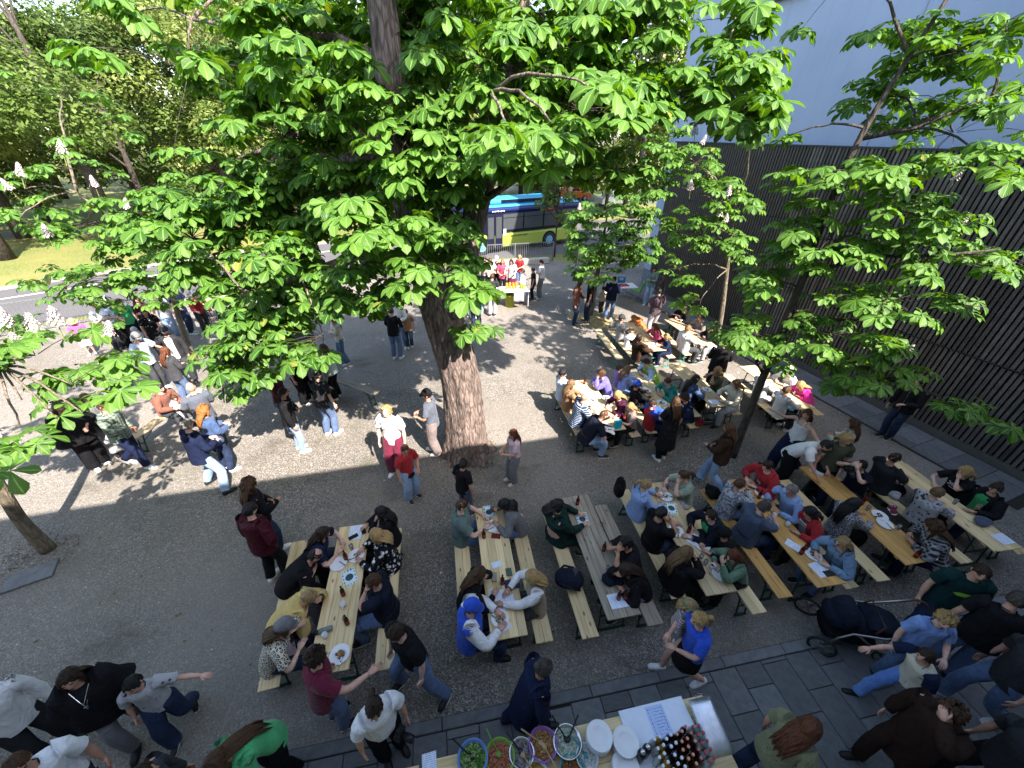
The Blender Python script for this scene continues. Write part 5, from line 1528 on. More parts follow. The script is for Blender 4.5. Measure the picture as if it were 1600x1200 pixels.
    if 'track trousers' in label:
        sm_ = MB()
        for k_, (hp, kn, ank) in enumerate(legs):
            sd = (-1, 1)[k_]; sm_.tube([hp + np.array([sd * .115 * s, 0, 0]), kn + np.array([sd * .108 * s, 0, 0]), ank + np.array([sd * .092 * s, 0, .02])], [(.010, .018)] * 3, 6, ref=(1, 0, 0))
        sm_.obj('side_stripe', cloth('white'), root, True)
    tb.obj({'sk': 'skirt', 'sk2': 'skirt', 'sh': 'shorts', 'dr': 'skirt'}.get(bk_, 'trousers'), cloth(bc), root, True)
    # --- shoes
    scol = {'mint': 'mint', 'cream': 'cream', 'gn': 'gn'}.get(shoe, shoe)
    for k, (hp, kn, ank) in enumerate(legs):
        yw = (k * 2 - 1) * .16
        d = np.array([math.sin(yw), math.cos(yw), 0])
        sh = MB()
        a0 = ank + np.array([0, 0, -.045 * s])
        lift = 0
        if pose in ('walk', 'run') and k == 0: d = norm(d + np.array([0, 0, -.45]))
        up = np.array([0, 0, 1.0])
        P4 = [a0 - d * .062 * s, a0 - d * .03 * s + up * .006 * s, a0 + d * .05 * s + up * .0, a0 + d * .13 * s - up * .008 * s, a0 + d * .185 * s - up * .014 * s]
        sh.tube(P4, [(.030 * s, .030 * s), (.040 * s, .046 * s), (.043 * s, .038 * s), (.046 * s, .030 * s), (.026 * s, .018 * s)], 10, ref=np.cross(d, up))
        V = np.array(sh.v)
        if pose not in ('held',) and not (pose in ('walk', 'run') and k == 0) and not (sit and kid):
            V[:, 2] = np.maximum(V[:, 2], .004)
        sh.v = [tuple(p) for p in V]
        o = sh.obj('shoe', plain('shoe_' + scol, CN[scol], .55), root, True)
        so = MB()
        q = [(V[:, 2].min())]
        so.tube([p - up * (.030 * s) for p in (P4[0], P4[2], P4[4] + up * .010 * s)], [(.036 * s, .010 * s), (.050 * s, .010 * s), (.034 * s, .009 * s)], 8, ref=np.cross(d, up))
        Vs = np.array(so.v)
        if pose not in ('held',) and not (pose in ('walk', 'run') and k == 0) and not (sit and kid):
            Vs[:, 2] = np.maximum(Vs[:, 2], .002)
        so.v = [tuple(p) for p in Vs]
        so.obj('sole', plain('shoe_sole', (.62, .62, .60), .7) if scol != 'bk' or g.random() < .5 else plain('sole_dark', (.03, .03, .03), .7), o, True)
    # --- small things worn
    if 'glasses' in label:
        gm = MB()
        dark = 'sunglasses' in label
        zz, yy = (.012, .100)
        if 'on the head' in label or 'on brown hair' in label: zz, yy = (.088, .078)
        for sd in (-1, 1):
            gm.tube([hx([[sd * .033 + .022 * math.cos(t), yy, zz + .017 * math.sin(t)]])[0] for t in np.linspace(0, 6.283, 9)], .0035, 4, m=0)
            gm.add([hx([[sd * .033 + .021 * math.cos(t), yy + .001, zz + .016 * math.sin(t)]])[0] for t in np.linspace(0, 6.283, 9)[:-1]], [tuple(range(8))], 0 if dark else 0) if dark else None
            gm.tube([hx([[sd * .056, yy, zz]])[0], hx([[sd * .082, yy - .09, zz]])[0]], .003, 4)
        gm.obj('glasses', plain('glasses_red', (.4, .02, .03), .3) if 'red sunglasses' in label else plain('glasses_frame', (.02, .015, .012), .3), root)
    if 'necklaces' in label:
        nm = MB()
        for dz in (.40, .34):
            nm.tube([sp_(.50) + np.array([x_ * .08 * s, .06 * s, 0]) + (fwd * .16 - spine_dir * (.5 - dz)) * s * (1 - abs(x_)) for x_ in np.linspace(-1, 1, 9)], .004, 5)
        c = sp_(.34) + fwd * .215 * s
        nm.box(c, (.014, .008, .055)); nm.box(c + np.array([0, .001, .010]), (.038, .0075, .013))
        nm.obj('necklace', plain('silver', (.6, .6, .6), .25, 1), root)
    if 'headband' in label:
        hm = MB()
        hm.tube([hx([[.088 * math.cos(t), .108 * math.sin(t), .045 + .01 * math.sin(t)]])[0] for t in np.linspace(0, 6.283, 15)], .016, 6)
        hm.obj('headband', cloth('sagedk'), root, True)
    if 'round the waist' in label:
        wm = CB(); wm.tube([sp_(-.12) , sp_(-.04), sp_(.03)], [(.21 * s, .165 * s), (.195 * s, .15 * s), (.165 * s, .125 * s)], 16, ref=(1, 0, 0), cap=False)
        wm.ruffle(.012, g); wm.obj('tied_jacket', cloth('black'), root, True)
    return root

PEOPLE = [
(-6.17, 5.7, 1.06, 30, 'wide', 3, 'short:gr', 'jk:navy', 'je:ltjeans', 'bk', 'HH', 'person in navy sweatshirt and pale jeans, legs apart, back turned, right at the shade edge', {'g': 1.0}),
(-6.25, 6.25, 0.98, 35, 'stand', 3, 'curly:gi', 'jk:denim', 'je:dkjeans', 'wh', 'HH', 'person with ginger curls and denim jacket beside the navy sweatshirt', {'g': 1.0}),
(-6.85, 6.91, 1.05, 310, 'stand', 3, 'bald:sk', 'ts:slate2', 'je:dkgrey', 'bk', 'HH', 'bald person in grey t-shirt seen from behind, near the slim left tree', {'g': 1.0}),
(-8.47, 7.64, 1.0, 95, 'sit', 12, 'short:bk', 'jk:rust', 'je:dkgrey', 'bk', 'HH', 'dark haired person in rust jacket sitting with a toddler on the lap', {'g': 1.0}),
(-8.28, 7.77, 0.52, 120, 'sit', 12, 'short:br', 'ls:white', 'je:white', 'wh', 'KK', 'toddler in white sitting on the lap of the rust jacket', {'g': 1.0}),
(-8.88, 8.7, 0.98, 15, 'stand', 3, 'long:au', 'jk:dkgrey', 'je:jeans', 'wh', 'HH', 'person with long auburn hair and blue jeans, back turned under the slim tree', {'g': 1.0}),
(-9.63, 9.79, 1.04, 150, 'stand', 3, 'beanie:dkgrey', 'jk:charcoal:open', 'je:dkgrey', 'bk', 'DP', 'bearded person in grey beanie with dark hoodie open over white shirt', {'g': 1.0}),
(-10.11, 9.35, 1.03, 95, 'stand', 3, 'cap:grey', 'ts:paleblue', 'je:dkgrey', 'wh', 'ND', 'person in grey cap and pale blue t-shirt holding an arm out', {'g': 1.05}),
(-11.47, 11.28, 0.97, 120, 'stand', 3, 'long:bk', 'dr:black:specks:white', 'je:black', 'bk', 'HD', 'person in long black dress with white specks under the left foliage', {'g': 1.0}),
(-12.11, 12.61, 1.0, 150, 'stand', 3, 'short:br', 'ts:lgrey', 'je:ltjeans', 'wh', 'DD', 'person in light grey t-shirt and faded jeans left of the slim trunk', {'g': 1.0}),
(-11.87, 13.04, 1.04, 85, 'stand', 3, 'short:bk', 'ts:navy', 'je:dkjeans', 'mint', 'HP', 'person in navy polo and dark jeans facing the far left table', {'g': 1.0}),
(-11.26, 13.06, 0.97, 125, 'stand', 25, 'short:db', 'ls:red', 'je:charcoal', 'wh', 'WN', 'person in red hoodie bending over the far left table', {'g': 1.0}),
(-13.32, 11.65, 0.98, 110, 'stand', 3, 'short:br', 'ts:white', 'je:charcoal', 'bk', 'DH', 'person in white t-shirt and dark trousers close to the street railing', {'g': 1.1}),
(-13.2, 11.93, 1.02, 95, 'stand', 3, 'cap:white', 'ts:paleblue', 'je:black', 'bk', 'DH', 'person in white cap and baggy pale blue shirt by the railing', {'g': 1.15}),
(-13.98, 11.34, 0.72, 140, 'stand', 3, 'hat:straw', 'ts:pink2', 'sh:white', 'wh', 'DD', 'child in straw hat and bright pink top by the railing', {'g': 1.0}),
(-12.58, 12.33, 0.97, 130, 'stand', 3, 'long:db', 'ls:burg', 'je:black', 'bk', 'XX', 'person with dark hair and wine red top in the far left crowd', {'g': 1.0}),
(-12.88, 12.05, 0.98, 150, 'stand', 3, 'pony:bk', 'ts:kelly', 'je:black', 'bk', 'DH', 'person in bright green top in the far left crowd', {'g': 1.0}),
(-11.72, 10.91, 0.68, 100, 'stand', 3, 'cap:lgrey', 'ts:white', 'bg:red', 'wh', 'DD', 'child in white shirt and red shorts under the left foliage', {'g': 1.0}),
(-9.16, 6.29, 1.0, 110, 'stand', 3, 'long:br', 'po:black', 'wd:black', 'wh', 'HD', 'person in wide black clothes and white shoes under the left branch', {'g': 1.25}),
(-9.07, 6.73, 0.95, 115, 'stand', 3, 'long:br', 'jk:grey', 'sk:lgrey', 'bk', 'HD', 'person in long pale grey skirt under the left branch', {'g': 1.0}),
(-8.27, 6.29, 1.04, 80, 'walk', 3, 'bun:br', 'jk:sage:plaid:dkgreen', 'je:navy', 'wh', 'DH', 'person in green checked jacket and navy trousers walking under the left branch', {'g': 1.0}),
(-5.75, 8.84, 0.98, 95, 'stand', 3, 'long:bk', 'tk:black', 'wd:black', 'wh', 'XD', 'person in black tank top and wide black trousers with long dark hair', {'g': 1.0}),
(-5.52, 9.19, 1.0, 170, 'stand', 3, 'short:br', 'ts:black', 'je:black', 'bk', 'HX', 'person in black t-shirt facing the camera inside the shaded group', {'g': 1.0}),
(-5.1, 8.77, 0.97, 200, 'stand', 3, 'cap:lgrey', 'jk:grey', 'je:dkgrey', 'bk', 'DD', 'person in grey hoodie and pale cap inside the shaded group', {'g': 1.0}),
(-4.92, 9.1, 0.98, 285, 'stand', 3, 'long:au', 'ls:mint', 'fl:black', 'wh', 'CX', 'person in pale mint cardigan and black flared trousers', {'g': 1.0}),
(-4.48, 7.53, 1.05, 20, 'stand', 3, 'short:bk', 'ts:charcoal:specks:lpink', 'je:jeans', 'wh', 'HD', 'person in dark patterned t-shirt and jeans, back turned, in the shaded group', {'g': 1.0}),
(-4.99, 6.92, 1.0, 60, 'stand', 3, 'short:db', 'jk:black', 'je:ltjeans', 'wh', 'XD', 'person in black jacket and pale jeans below the low branch', {'g': 1.0}),
(-5.54, 7.61, 1.0, 80, 'stand', 3, 'short:br', 'ls:burg', 'je:jeans', 'wh', 'DX', 'person in wine red sweater half hidden behind low chestnut leaves', {'g': 1.0}),
(-3.87, 11.5, 1.02, 10, 'stand', 3, 'short:br', 'ls:black', 'je:jeans', 'wh', 'HH', 'person in black top and blue jeans left of the big trunk', {'g': 1.0}),
(-3.86, 12.33, 1.02, 190, 'stand', 3, 'short:br', 'ls:white', 'je:jeans', 'wh', 'HD', 'person in white shirt standing behind the black top left of the big trunk', {'g': 1.0}),
(-3.61, 12.27, 0.82, 340, 'stand', 3, 'short:bk', 'ts:tan', 'je:dkjeans', 'wh', 'DD', 'child in tan t-shirt and jeans close to the big trunk', {'g': 1.0}),
(-2.49, 6.32, 1.05, 185, 'stand', 3, 'mop:bl', 'ts:white', 'bg:maroon', 'wh', 'DD', 'blond youth in white t-shirt and maroon track trousers looking up', {'g': 0.95}),
(-1.77, 6.93, 1.03, 270, 'stand', 3, 'cap:black', 'ts:slate2', 'bg:taupe', 'wh', 'HH', 'youth in black cap and grey t-shirt with taupe trousers beside the big trunk', {'g': 1.0}),
(-2.03, 5.57, 0.84, 130, 'stand', 3, 'short:br', 'ts:red', 'bg:ltjeans', 'bk', 'HD', 'child in red t-shirt with black jacket round the waist', {'g': 1.0}),
(0.09, 6.08, 0.84, 250, 'stand', 3, 'long:au', 'ts:lpink', 'bg:grey', 'cream', 'HH', 'girl in pale pink top and grey trousers holding a sheet of paper', {'g': 1.0}),
(-0.89, 5.17, 0.83, 40, 'stand', 3, 'short:bk', 'ts:black', 'je:slate', 'bk', 'DD', 'child in black t-shirt behind the first tables, right at the shade edge', {'g': 1.0}),
(-4.21, 4.32, 0.99, 40, 'stand', 3, 'bigcurl:br', 'jk:black', 'je:dkjeans', 'wh', 'XH', 'person with very long curly brown hair in black jacket', {'g': 1.0}),
(-3.85, 3.77, 1.02, 15, 'stand', 3, 'short:bk', 'jk:burg', 'je:black', 'wh', 'DP', 'person in wine red leather jacket and black trousers, back turned', {'g': 1.05}),
(-1.17, 2.3, 1.05, 215, 'step', 8, 'short:db', 'ts:black', 'je:jeans', 'bk', 'DD', 'person in black t-shirt and blue jeans stepping by the first table', {'g': 1.05}),
(-2.1, 1.87, 1.04, 55, 'stand', 6, 'mop:db', 'ts:maroon', 'je:jeans', 'bk', 'DN', 'person in maroon t-shirt and jeans reaching out a hand', {'g': 1.05}),
(-1.36, 1.61, 1.0, 140, 'stand', 8, 'pony:db', 'ts:white', 'je:black', 'bk', 'DD', 'person in white blouse with ponytail carrying a black camera', {'g': 1.0}),
(0.28, 1.89, 0.98, 75, 'walk', 10, 'bun:dg', 'coat:navy', 'je:navy', 'bk', 'DD', 'person in long navy coat with grey bun walking behind the buffet', {'g': 1.0}),
(2.43, 2.48, 0.97, 265, 'walk', 8, 'pony:bl', 'ts:royal', 'sk2:black', 'wh', 'HH', 'blond person in royal blue top and dark skirt carrying a toddler', {'g': 1.0}),
(-4.56, 1.77, 0.98, 140, 'walk', 3, 'long:db', 'po:black', 'je:grey', 'bk', 'DD', 'large person in black poncho top and grey jeans with silver necklaces', {'g': 1.05}),
(-4.06, 1.82, 0.82, 150, 'walk', 3, 'short:bk', 'ts:lgrey:specks:charcoal', 'bg:dkjeans', 'bk', 'OD', 'boy in pale printed t-shirt with one arm stretched out', {'g': 1.0}),
(-5.35, 1.57, 1.0, 110, 'stand', 3, 'short:br', 'ls:white', 'je:charcoal', 'bk', 'DD', 'person in white shirt cut by the left picture edge', {'g': 1.0}),
(-4.3, 1.07, 1.03, 120, 'stand', 3, 'short:br', 'ts:white', 'je:charcoal', 'bk', 'DN', 'person in white t-shirt in the bottom left corner', {'g': 1.1}),
(-3.2, 0.97, 1.0, 60, 'stand', 3, 'short:db', 'ls:dkgrey', 'je:black', 'bk', 'DD', 'person in dark grey sweater cut by the bottom edge', {'g': 1.0}),
(-2.52, 1.46, 0.98, 200, 'stand', 30, 'long:br', 'ls:kelly2', 'je:black', 'bk', 'HH', 'person in bright green sweater bending at the bottom edge', {'g': 1.0}),
(4.37, 6.06, 1.0, 310, 'walk', 3, 'long:br', 'jk:brown', 'fl:ltjeans', 'bk', 'HX', 'person in brown jacket and flared pale jeans beside the right chestnut trunk', {'g': 1.0}),
(3.56, 6.89, 1.0, 345, 'stand', 3, 'long:br', 'dr:black:specks:dkgrey', 'je:black', 'wh', 'HD', 'person in long black patterned dress next to the sunlit tables', {'g': 1.0}),
(5.85, 9.72, 1.04, 20, 'stand', 3, 'short:db', 'jk:black', 'je:black', 'bk', 'HH', 'person in black jacket standing with back turned between sunlit tables', {'g': 1.15}),
(6.26, 6.67, 1.0, 255, 'walk', 3, 'long:au', 'tk:white', 'wd:navy', 'bk', 'OO', 'person in white tank top and navy trousers with arms spread', {'g': 1.0}),
(7.12, 6.42, 0.93, 330, 'stand', 3, 'long:br', 'jk:cream', 'je:lgrey', 'wh', 'HH', 'girl with long brown hair and cream jacket by the paved strip', {'g': 1.0}),
(6.44, 5.88, 1.0, 195, 'stand', 3, 'bob:bl', 'ts:olive', 'je:black', 'bk', 'DD', 'blond person in olive t-shirt facing the camera behind the orange table', {'g': 1.1}),
(5.87, 6.18, 1.0, 150, 'stand', 38, 'short:bk', 'ts:white', 'wd:black', 'bk', 'TT', 'dark haired youth in white t-shirt leaning on the orange table', {'g': 1.0}),
(9.67, 7.92, 1.03, 255, 'stand', 3, 'short:bk', 'jk:black', 'je:dkjeans', 'bk', 'HD', 'person in jeans at the slatted wall, half hidden by a branch', {'g': 1.0}),
(6.19, 3.11, 1.06, 205, 'stand', 3, 'short:db', 'ts:dkgreen', 'je:dkjeans', 'bk', 'DD', 'large person in dark green t-shirt with bright green print', {'g': 1.05}),
(6.19, 2.62, 1.05, 45, 'stand', 8, 'short:dg', 'ts:black', 'je:jeans', 'bk', 'DD', 'large person in black t-shirt, back turned, at the right edge', {'g': 1.15}),
(5.37, 2.6, 0.93, 190, 'stand', 3, 'mop:bl', 'ts:sky', 'je:jeans', 'bk', 'HD', 'blond boy in sky blue t-shirt with a bandaged forearm', {'g': 1.0}),
(5.11, 2.21, 0.86, 275, 'run', 14, 'short:db', 'ts:cream:half:navy', 'je:brightjeans', 'bk', 'DN', 'boy in cream and navy t-shirt striding in bright blue jeans', {'g': 1.0}),
(4.54, 1.6, 1.02, 265, 'walk', 3, 'mop:br', 'coat:choc', 'je:choc', 'bk', 'ED', 'person in dark brown coat holding a hand to the face', {'g': 1.0}),
(2.89, 1.44, 0.98, 80, 'walk', 8, 'long:au', 'ts:olive2', 'je:dkjeans', 'wh', 'DD', 'person with long auburn hair and glasses in olive top', {'g': 1.0}),
(6.17, 2.18, 1.03, 285, 'walk', 3, 'short:br', 'ts:charcoal', 'je:jeans', 'wh', 'DD', 'person in blue jeans entering at the right edge', {'g': 1.0}),
(5.25, 1.39, 1.03, 285, 'walk', 3, 'short:br', 'ts:charcoal', 'je:black', 'bk', 'DD', 'person in black trousers entering at the lower right corner', {'g': 1.0}),
(1.24, 17.57, 1.03, 280, 'stand', 3, 'short:bk', 'ts:white2', 'bg:grey', 'wh', 'XX', 'dark haired person in white t-shirt with folded arms at the drinks stall', {'g': 1.0}),
(0.41, 16.97, 0.88, 290, 'stand', 3, 'short:br', 'ls:lgrey', 'je:black', 'bk', 'HH', 'child in grey and white top at the right end of the drinks stall', {'g': 1.0}),
(-0.89, 15.36, 1.02, 5, 'stand', 3, 'short:br', 'ts:charcoal', 'je:lgrey', 'bk', 'HD', 'person in black t-shirt and pale trousers in front of the drinks stall', {'g': 1.0}),
(-1.41, 15.67, 0.86, 10, 'stand', 3, 'short:db', 'ts:charcoal', 'je:ltjeans', 'wh', 'DH', 'child in dark t-shirt and pale jeans in front of the drinks stall', {'g': 1.0}),
(-1.8, 15.1, 1.0, 60, 'stand', 3, 'bun:br', 'ls:white', 'je:white', 'wh', 'HD', 'person dressed in white partly behind the big trunk', {'g': 1.0}),
(-1.12, 18.07, 0.98, 175, 'stand', 3, 'short:au', 'ts:cream', 'je:black', 'bk', 'HH', 'person in cream top behind the drinks stall, leftmost of those serving', {'g': 1.0}),
(-0.83, 18.19, 1.0, 180, 'stand', 3, 'cap:white', 'ts:black', 'je:black', 'bk', 'HH', 'person in white cap and black shirt behind the drinks stall', {'g': 1.0}),
(-0.55, 17.9, 0.98, 185, 'stand', 3, 'long:gi', 'ts:rose', 'je:black', 'bk', 'HH', 'red haired person in rose top behind the drinks stall', {'g': 1.0}),
(-0.13, 17.97, 1.0, 190, 'stand', 12, 'long:bk', 'ts:white', 'sk:maroon', 'bk', 'HN', 'person in white top behind the drinks stall leaning over the bottles', {'g': 1.0}),
(0.87, 17.39, 0.85, 270, 'stand', 3, 'short:bk', 'ts:black', 'je:black', 'bk', 'DH', 'child in black beside the folded arms at the stall', {'g': 1.0}),
(3.02, 14.94, 1.04, 275, 'stand', 3, 'short:db', 'ts:black', 'je:dkjeans', 'bk', 'DD', 'person in black t-shirt behind the slim centre tree', {'g': 1.0}),
(3.73, 15.86, 0.68, 350, 'stand', 3, 'short:bk', 'ts:cream', 'je:olive', 'wh', 'DD', 'small child in cream t-shirt behind the slim centre tree', {'g': 1.0}),
(3.95, 15.31, 1.02, 20, 'stand', 3, 'short:db', 'jk:navy', 'je:jeans', 'wh', 'HH', 'person in navy jacket near the red tray table', {'g': 1.0}),
(6.08, 17.1, 1.0, 205, 'stand', 3, 'long:bk', 'ls:teal2', 'fl:ltjeans', 'wh', 'XX', 'person with long black hair in teal top and pale jeans by the wall corner', {'g': 1.0}),
(5.28, 13.77, 1.06, 355, 'stand', 3, 'short:bk', 'ts:plum', 'je:lgrey', 'bk', 'HH', 'person in long plum brown t-shirt walking between the far tables', {'g': 1.1}),
(-3.09, 3.77, 0.97, 79, 'sit', 18, 'long:db', 'ts:navy', 'je:dkjeans', 'bk', 'TT', 'dark haired person in navy t-shirt at the far end of the leftmost table', {'g': 1.0}),
(-3.35, 3.36, 1.04, 74, 'sit', 42, 'balding:bk', 'jk:black', 'je:black', 'bk', 'TT', 'balding person in black jacket at the leftmost table', {'g': 1.0}),
(-3.18, 2.77, 1.0, 74, 'sit', 44, 'short:bl2', 'jk:yellow:open', 'je:grey', 'bk', 'CT', 'blond person in yellow cardigan resting chin on hand', {'g': 1.0}),
(-3.06, 2.35, 0.99, 70, 'sit', 24, 'cap:grey', 'ts:cream:leopard:black', 'je:dkjeans', 'bk', 'CT', 'person in leopard print top and grey cap at the near end of the leftmost table', {'g': 1.1}),
(-2.91, 2.48, 0.7, 250, 'sit', 8, 'long:br', 'ts:lpink', 'je:lpink', 'wh', 'DD', 'small girl in pale pink with long brown hair on the bench end', {'g': 1.0}),
(-1.98, 4.22, 0.97, 259, 'sit', 6, 'long:bk', 'ls:black', 'je:black', 'bk', 'CT', 'person in black with hand at the mouth, far right of the leftmost table', {'g': 1.0}),
(-1.89, 3.78, 1.0, 259, 'sit', 8, 'bob:bl', 'ls:black:floral:white', 'je:black', 'bk', 'TT', 'blond person in black and white floral blouse with glasses', {'g': 1.15}),
(-1.74, 3.02, 1.06, 259, 'sit', 4, 'short:br', 'ts:ink', 'je:jeans', 'bk', 'CD', 'laughing person in dark navy polo and blue jeans at the leftmost table', {'g': 1.2}),
(-0.83, 4.31, 1.05, 79, 'sit', 2, 'crop:br', 'ts:slategreen', 'je:jeans', 'bk', 'TT', 'person in grey green polo shirt with sunglasses pushed on the head', {'g': 1.2}),
(-0.61, 3.16, 0.98, 79, 'sit', 16, 'long:br', 'ls:black', 'je:black', 'bk', 'CT', 'person with long brown hair in black leaning on one hand', {'g': 1.0}),
(-0.52, 2.69, 1.03, 79, 'sit', 4, 'cap:royal', 'jk:royal:half2:white', 'je:dkjeans', 'bk', 'TT', 'person in royal blue baseball jacket and blue cap', {'g': 1.15}),
(0.18, 4.5, 0.98, 259, 'sit', 22, 'bob:bk', 'ls:grey', 'je:jeans', 'bk', 'TF', 'dark haired person in grey cardigan drinking at the second table', {'g': 1.1}),
(0.44, 3.16, 1.0, 259, 'sit', 6, 'bob:bl', 'ls:beige:half2:white', 'je:dkgrey', 'bk', 'WT', 'blond person in beige vest over white shirt writing at the second table', {'g': 1.1}),
(0.85, 4.4, 1.02, 79, 'sit', -6, 'bob:bk', 'ls:bottle:floral:black', 'dr:bottle', 'gn', 'TT', 'large person in dark green blouse alone at the grey table', {'g': 1.55}),
(2.0, 3.76, 1.04, 259, 'sit', 16, 'short:bk', 'ts:black', 'je:black', 'bk', 'CC', 'person in black t-shirt with both hands before the mouth at the grey table', {'g': 1.1}),
(2.06, 3.42, 0.98, 259, 'sit', 30, 'long:db', 'jk:black', 'je:jeans', 'bk', 'TC', 'dark haired person in black with head bowed over the grey table', {'g': 1.0}),
(2.36, 4.9, 1.0, 80, 'sit', 2, 'pony:bl2', 'ls:paleblue2', 'je:jeans', 'bk', 'TT', 'person with blond ponytail in light blue shirt with jacket slung behind', {'g': 1.2}),
(2.47, 4.26, 1.04, 80, 'sit', -2, 'short:bk', 'ts:black', 'je:dkjeans', 'bk', 'TF', 'dark haired person in black t-shirt eating at the weathered table', {'g': 1.15}),
(2.59, 3.57, 0.99, 80, 'sit', 2, 'long:dbl', 'jk:black', 'je:black', 'bk', 'TF', 'person with long dark blond hair in wide black jacket', {'g': 1.3}),
(3.37, 5.2, 1.0, 259, 'sit', 14, 'pony:br', 'ts:sage', 'je:lgrey', 'bk', 'CT', 'person in sage green top with sunglasses on brown hair', {'g': 1.0}),
(3.54, 4.33, 1.0, 259, 'sit', 18, 'short:db', 'jk:ink:open2', 'je:dkjeans', 'bk', 'WT', 'person in green top and navy cardigan with sunglasses on the head', {'g': 1.1}),
(3.59, 4.04, 0.86, 259, 'sit', 14, 'cap:black', 'ls:black', 'je:black', 'bk', 'TT', 'child in black cap and black sweater at the weathered table', {'g': 1.0}),
(3.66, 3.66, 0.96, 259, 'sit', 24, 'long:au', 'ls:sagedk', 'je:black', 'bk', 'FT', 'auburn haired person in green cardigan at the near end of the weathered table', {'g': 1.0}),
(4.03, 4.96, 0.99, 80, 'sit', 4, 'short:br', 'jk:lgrey:camo:slate', 'je:jeans', 'bk', 'TF', 'person in grey camouflage hoodie reading a blue card', {'g': 1.0}),
(4.13, 4.41, 1.06, 80, 'sit', 6, 'short:dg', 'ts:slate3', 'je:dkjeans', 'bk', 'HF', 'grey haired person in slate blue polo holding a phone', {'g': 1.15}),
(5.08, 5.5, 1.02, 259, 'sit', 16, 'short:db', 'jk:red:logo:white', 'je:dkjeans', 'bk', 'TT', 'person in bright red hooded sweatshirt with pale emblem', {'g': 1.15}),
(5.19, 4.91, 1.03, 259, 'sit', 16, 'short:gr', 'ls:paleblue2', 'je:dkgrey', 'bk', 'TT', 'grey haired person in light blue shirt next to the red hoodie', {'g': 1.0}),
(5.28, 4.47, 0.98, 259, 'sit', 20, 'bob:bk', 'jk:red:open3', 'je:black', 'bk', 'TK', 'person with dark bob in red cardigan over striped shirt', {'g': 1.0}),
(5.9, 4.59, 1.0, 80, 'sit', -6, 'long:bk', 'ls:lgrey:leopard:black', 'je:black', 'bk', 'TT', 'person with long black hair in pale leopard blouse, back turned', {'g': 1.1}),
(5.39, 3.88, 0.98, 259, 'sit', 18, 'long:bl2', 'jk:denim2', 'je:jeans', 'bk', 'TT', 'long haired blond person in glasses and denim shirt', {'g': 1.0}),
(6.86, 5.54, 1.04, 260, 'sit', 14, 'short:bk', 'ts:ink', 'je:dkjeans', 'bk', 'EE', 'person in navy t-shirt holding a camera to the eyes', {'g': 1.1}),
(7.46, 5.7, 1.05, 80, 'sit', -4, 'crop:db', 'ts:charcoal', 'je:black', 'bk', 'TT', 'cropped haired person in charcoal t-shirt facing the far right table', {'g': 1.2}),
(7.6, 4.89, 0.98, 80, 'sit', -6, 'short:dbl', 'ls:lgrey:floral:plumdk', 'je:black', 'bk', 'TT', 'person in grey floral blouse facing the far right table', {'g': 1.15}),
(7.14, 4.02, 1.03, 300, 'sit', 24, 'curly:br', 'ls:charcoal:plaid:lgrey', 'je:navy', 'bk', 'TT', 'curly haired person in checked flannel shirt eating at the orange table', {'g': 1.25}),
(8.74, 5.46, 0.98, 261, 'sit', 10, 'bob:bl', 'ts:black:logo:white', 'je:black', 'bk', 'CT', 'light blond person in black printed t-shirt lifting a cup', {'g': 1.0}),
(8.8, 5.02, 1.0, 261, 'sit', 6, 'bun:db', 'jk:black:open4', 'je:dkjeans', 'bk', 'TD', 'person in black blazer over bright green top', {'g': 1.15}),
(1.32, 8.68, 1.0, 77, 'sit', -4, 'short:bk', 'ts:paleblue', 'je:maroon', 'bk', 'TD', 'dark haired person in pale blue t-shirt at the far end of the sunlit table', {'g': 1.0}),
(1.42, 8.21, 0.97, 77, 'sit', 2, 'long:dbl', 'ls:tan', 'je:tan', 'bk', 'TT', 'person with long light brown hair seen from behind at the sunlit table', {'g': 1.0}),
(1.57, 7.56, 1.05, 77, 'sit', 10, 'bald:pk', 'ls:navy:stripe:paleblue', 'je:navy', 'bk', 'TT', 'bald person in navy jacket with pale stripes at the sunlit table', {'g': 1.15}),
(1.7, 6.95, 1.03, 77, 'sit', 30, 'crop:br', 'ts:ink', 'je:ltjeans', 'bk', 'FT', 'person in navy polo and pale jeans bent over food at the sunlit table', {'g': 1.15}),
(2.58, 8.86, 0.98, 257, 'sit', 20, 'mop:br', 'jk:violet', 'je:black', 'bk', 'CT', 'person in violet hooded jacket at the sunlit table', {'g': 1.0}),
(2.8, 7.88, 0.98, 257, 'sit', 20, 'bob:bl', 'ls:plumdk', 'je:black', 'bk', 'TT', 'blond person with red sunglasses in plum sweater', {'g': 1.0}),
(2.89, 7.45, 0.86, 257, 'sit', 10, 'bob:bl2', 'ts:taupe', 'je:black', 'bk', 'TT', 'fair haired child in taupe top beside a turquoise bag', {'g': 1.0}),
(2.97, 9.36, 0.75, 79, 'sit', -6, 'short:br', 'ls:lilac', 'je:jeans', 'wh', 'TT', 'small child in lilac sweater at the second sunlit table', {'g': 1.0}),
(3.04, 9.0, 0.98, 79, 'sit', 0, 'long:dbl', 'jk:paleblue2', 'je:jeans', 'wh', 'TT', 'long haired person in pale blue jacket at the second sunlit table', {'g': 1.0}),
(3.17, 8.38, 0.85, 79, 'sit', -2, 'cap:royal', 'ls:black', 'je:black', 'bk', 'TT', 'child in blue cap and black sweater at the second sunlit table', {'g': 1.0}),
(3.34, 7.51, 0.92, 79, 'sit', -6, 'short:db', 'jk:red:half3:royal', 'je:navy', 'bk', 'TT', 'youth in blue and red jacket at the near end of the second sunlit table', {'g': 1.0}),
(4.06, 9.6, 1.0, 259, 'sit', 28, 'short:db', 'jk:lime:half4:paleblue', 'je:dkgrey', 'bk', 'TT', 'person in lime green and pale blue jacket at the second sunlit table', {'g': 1.0}),
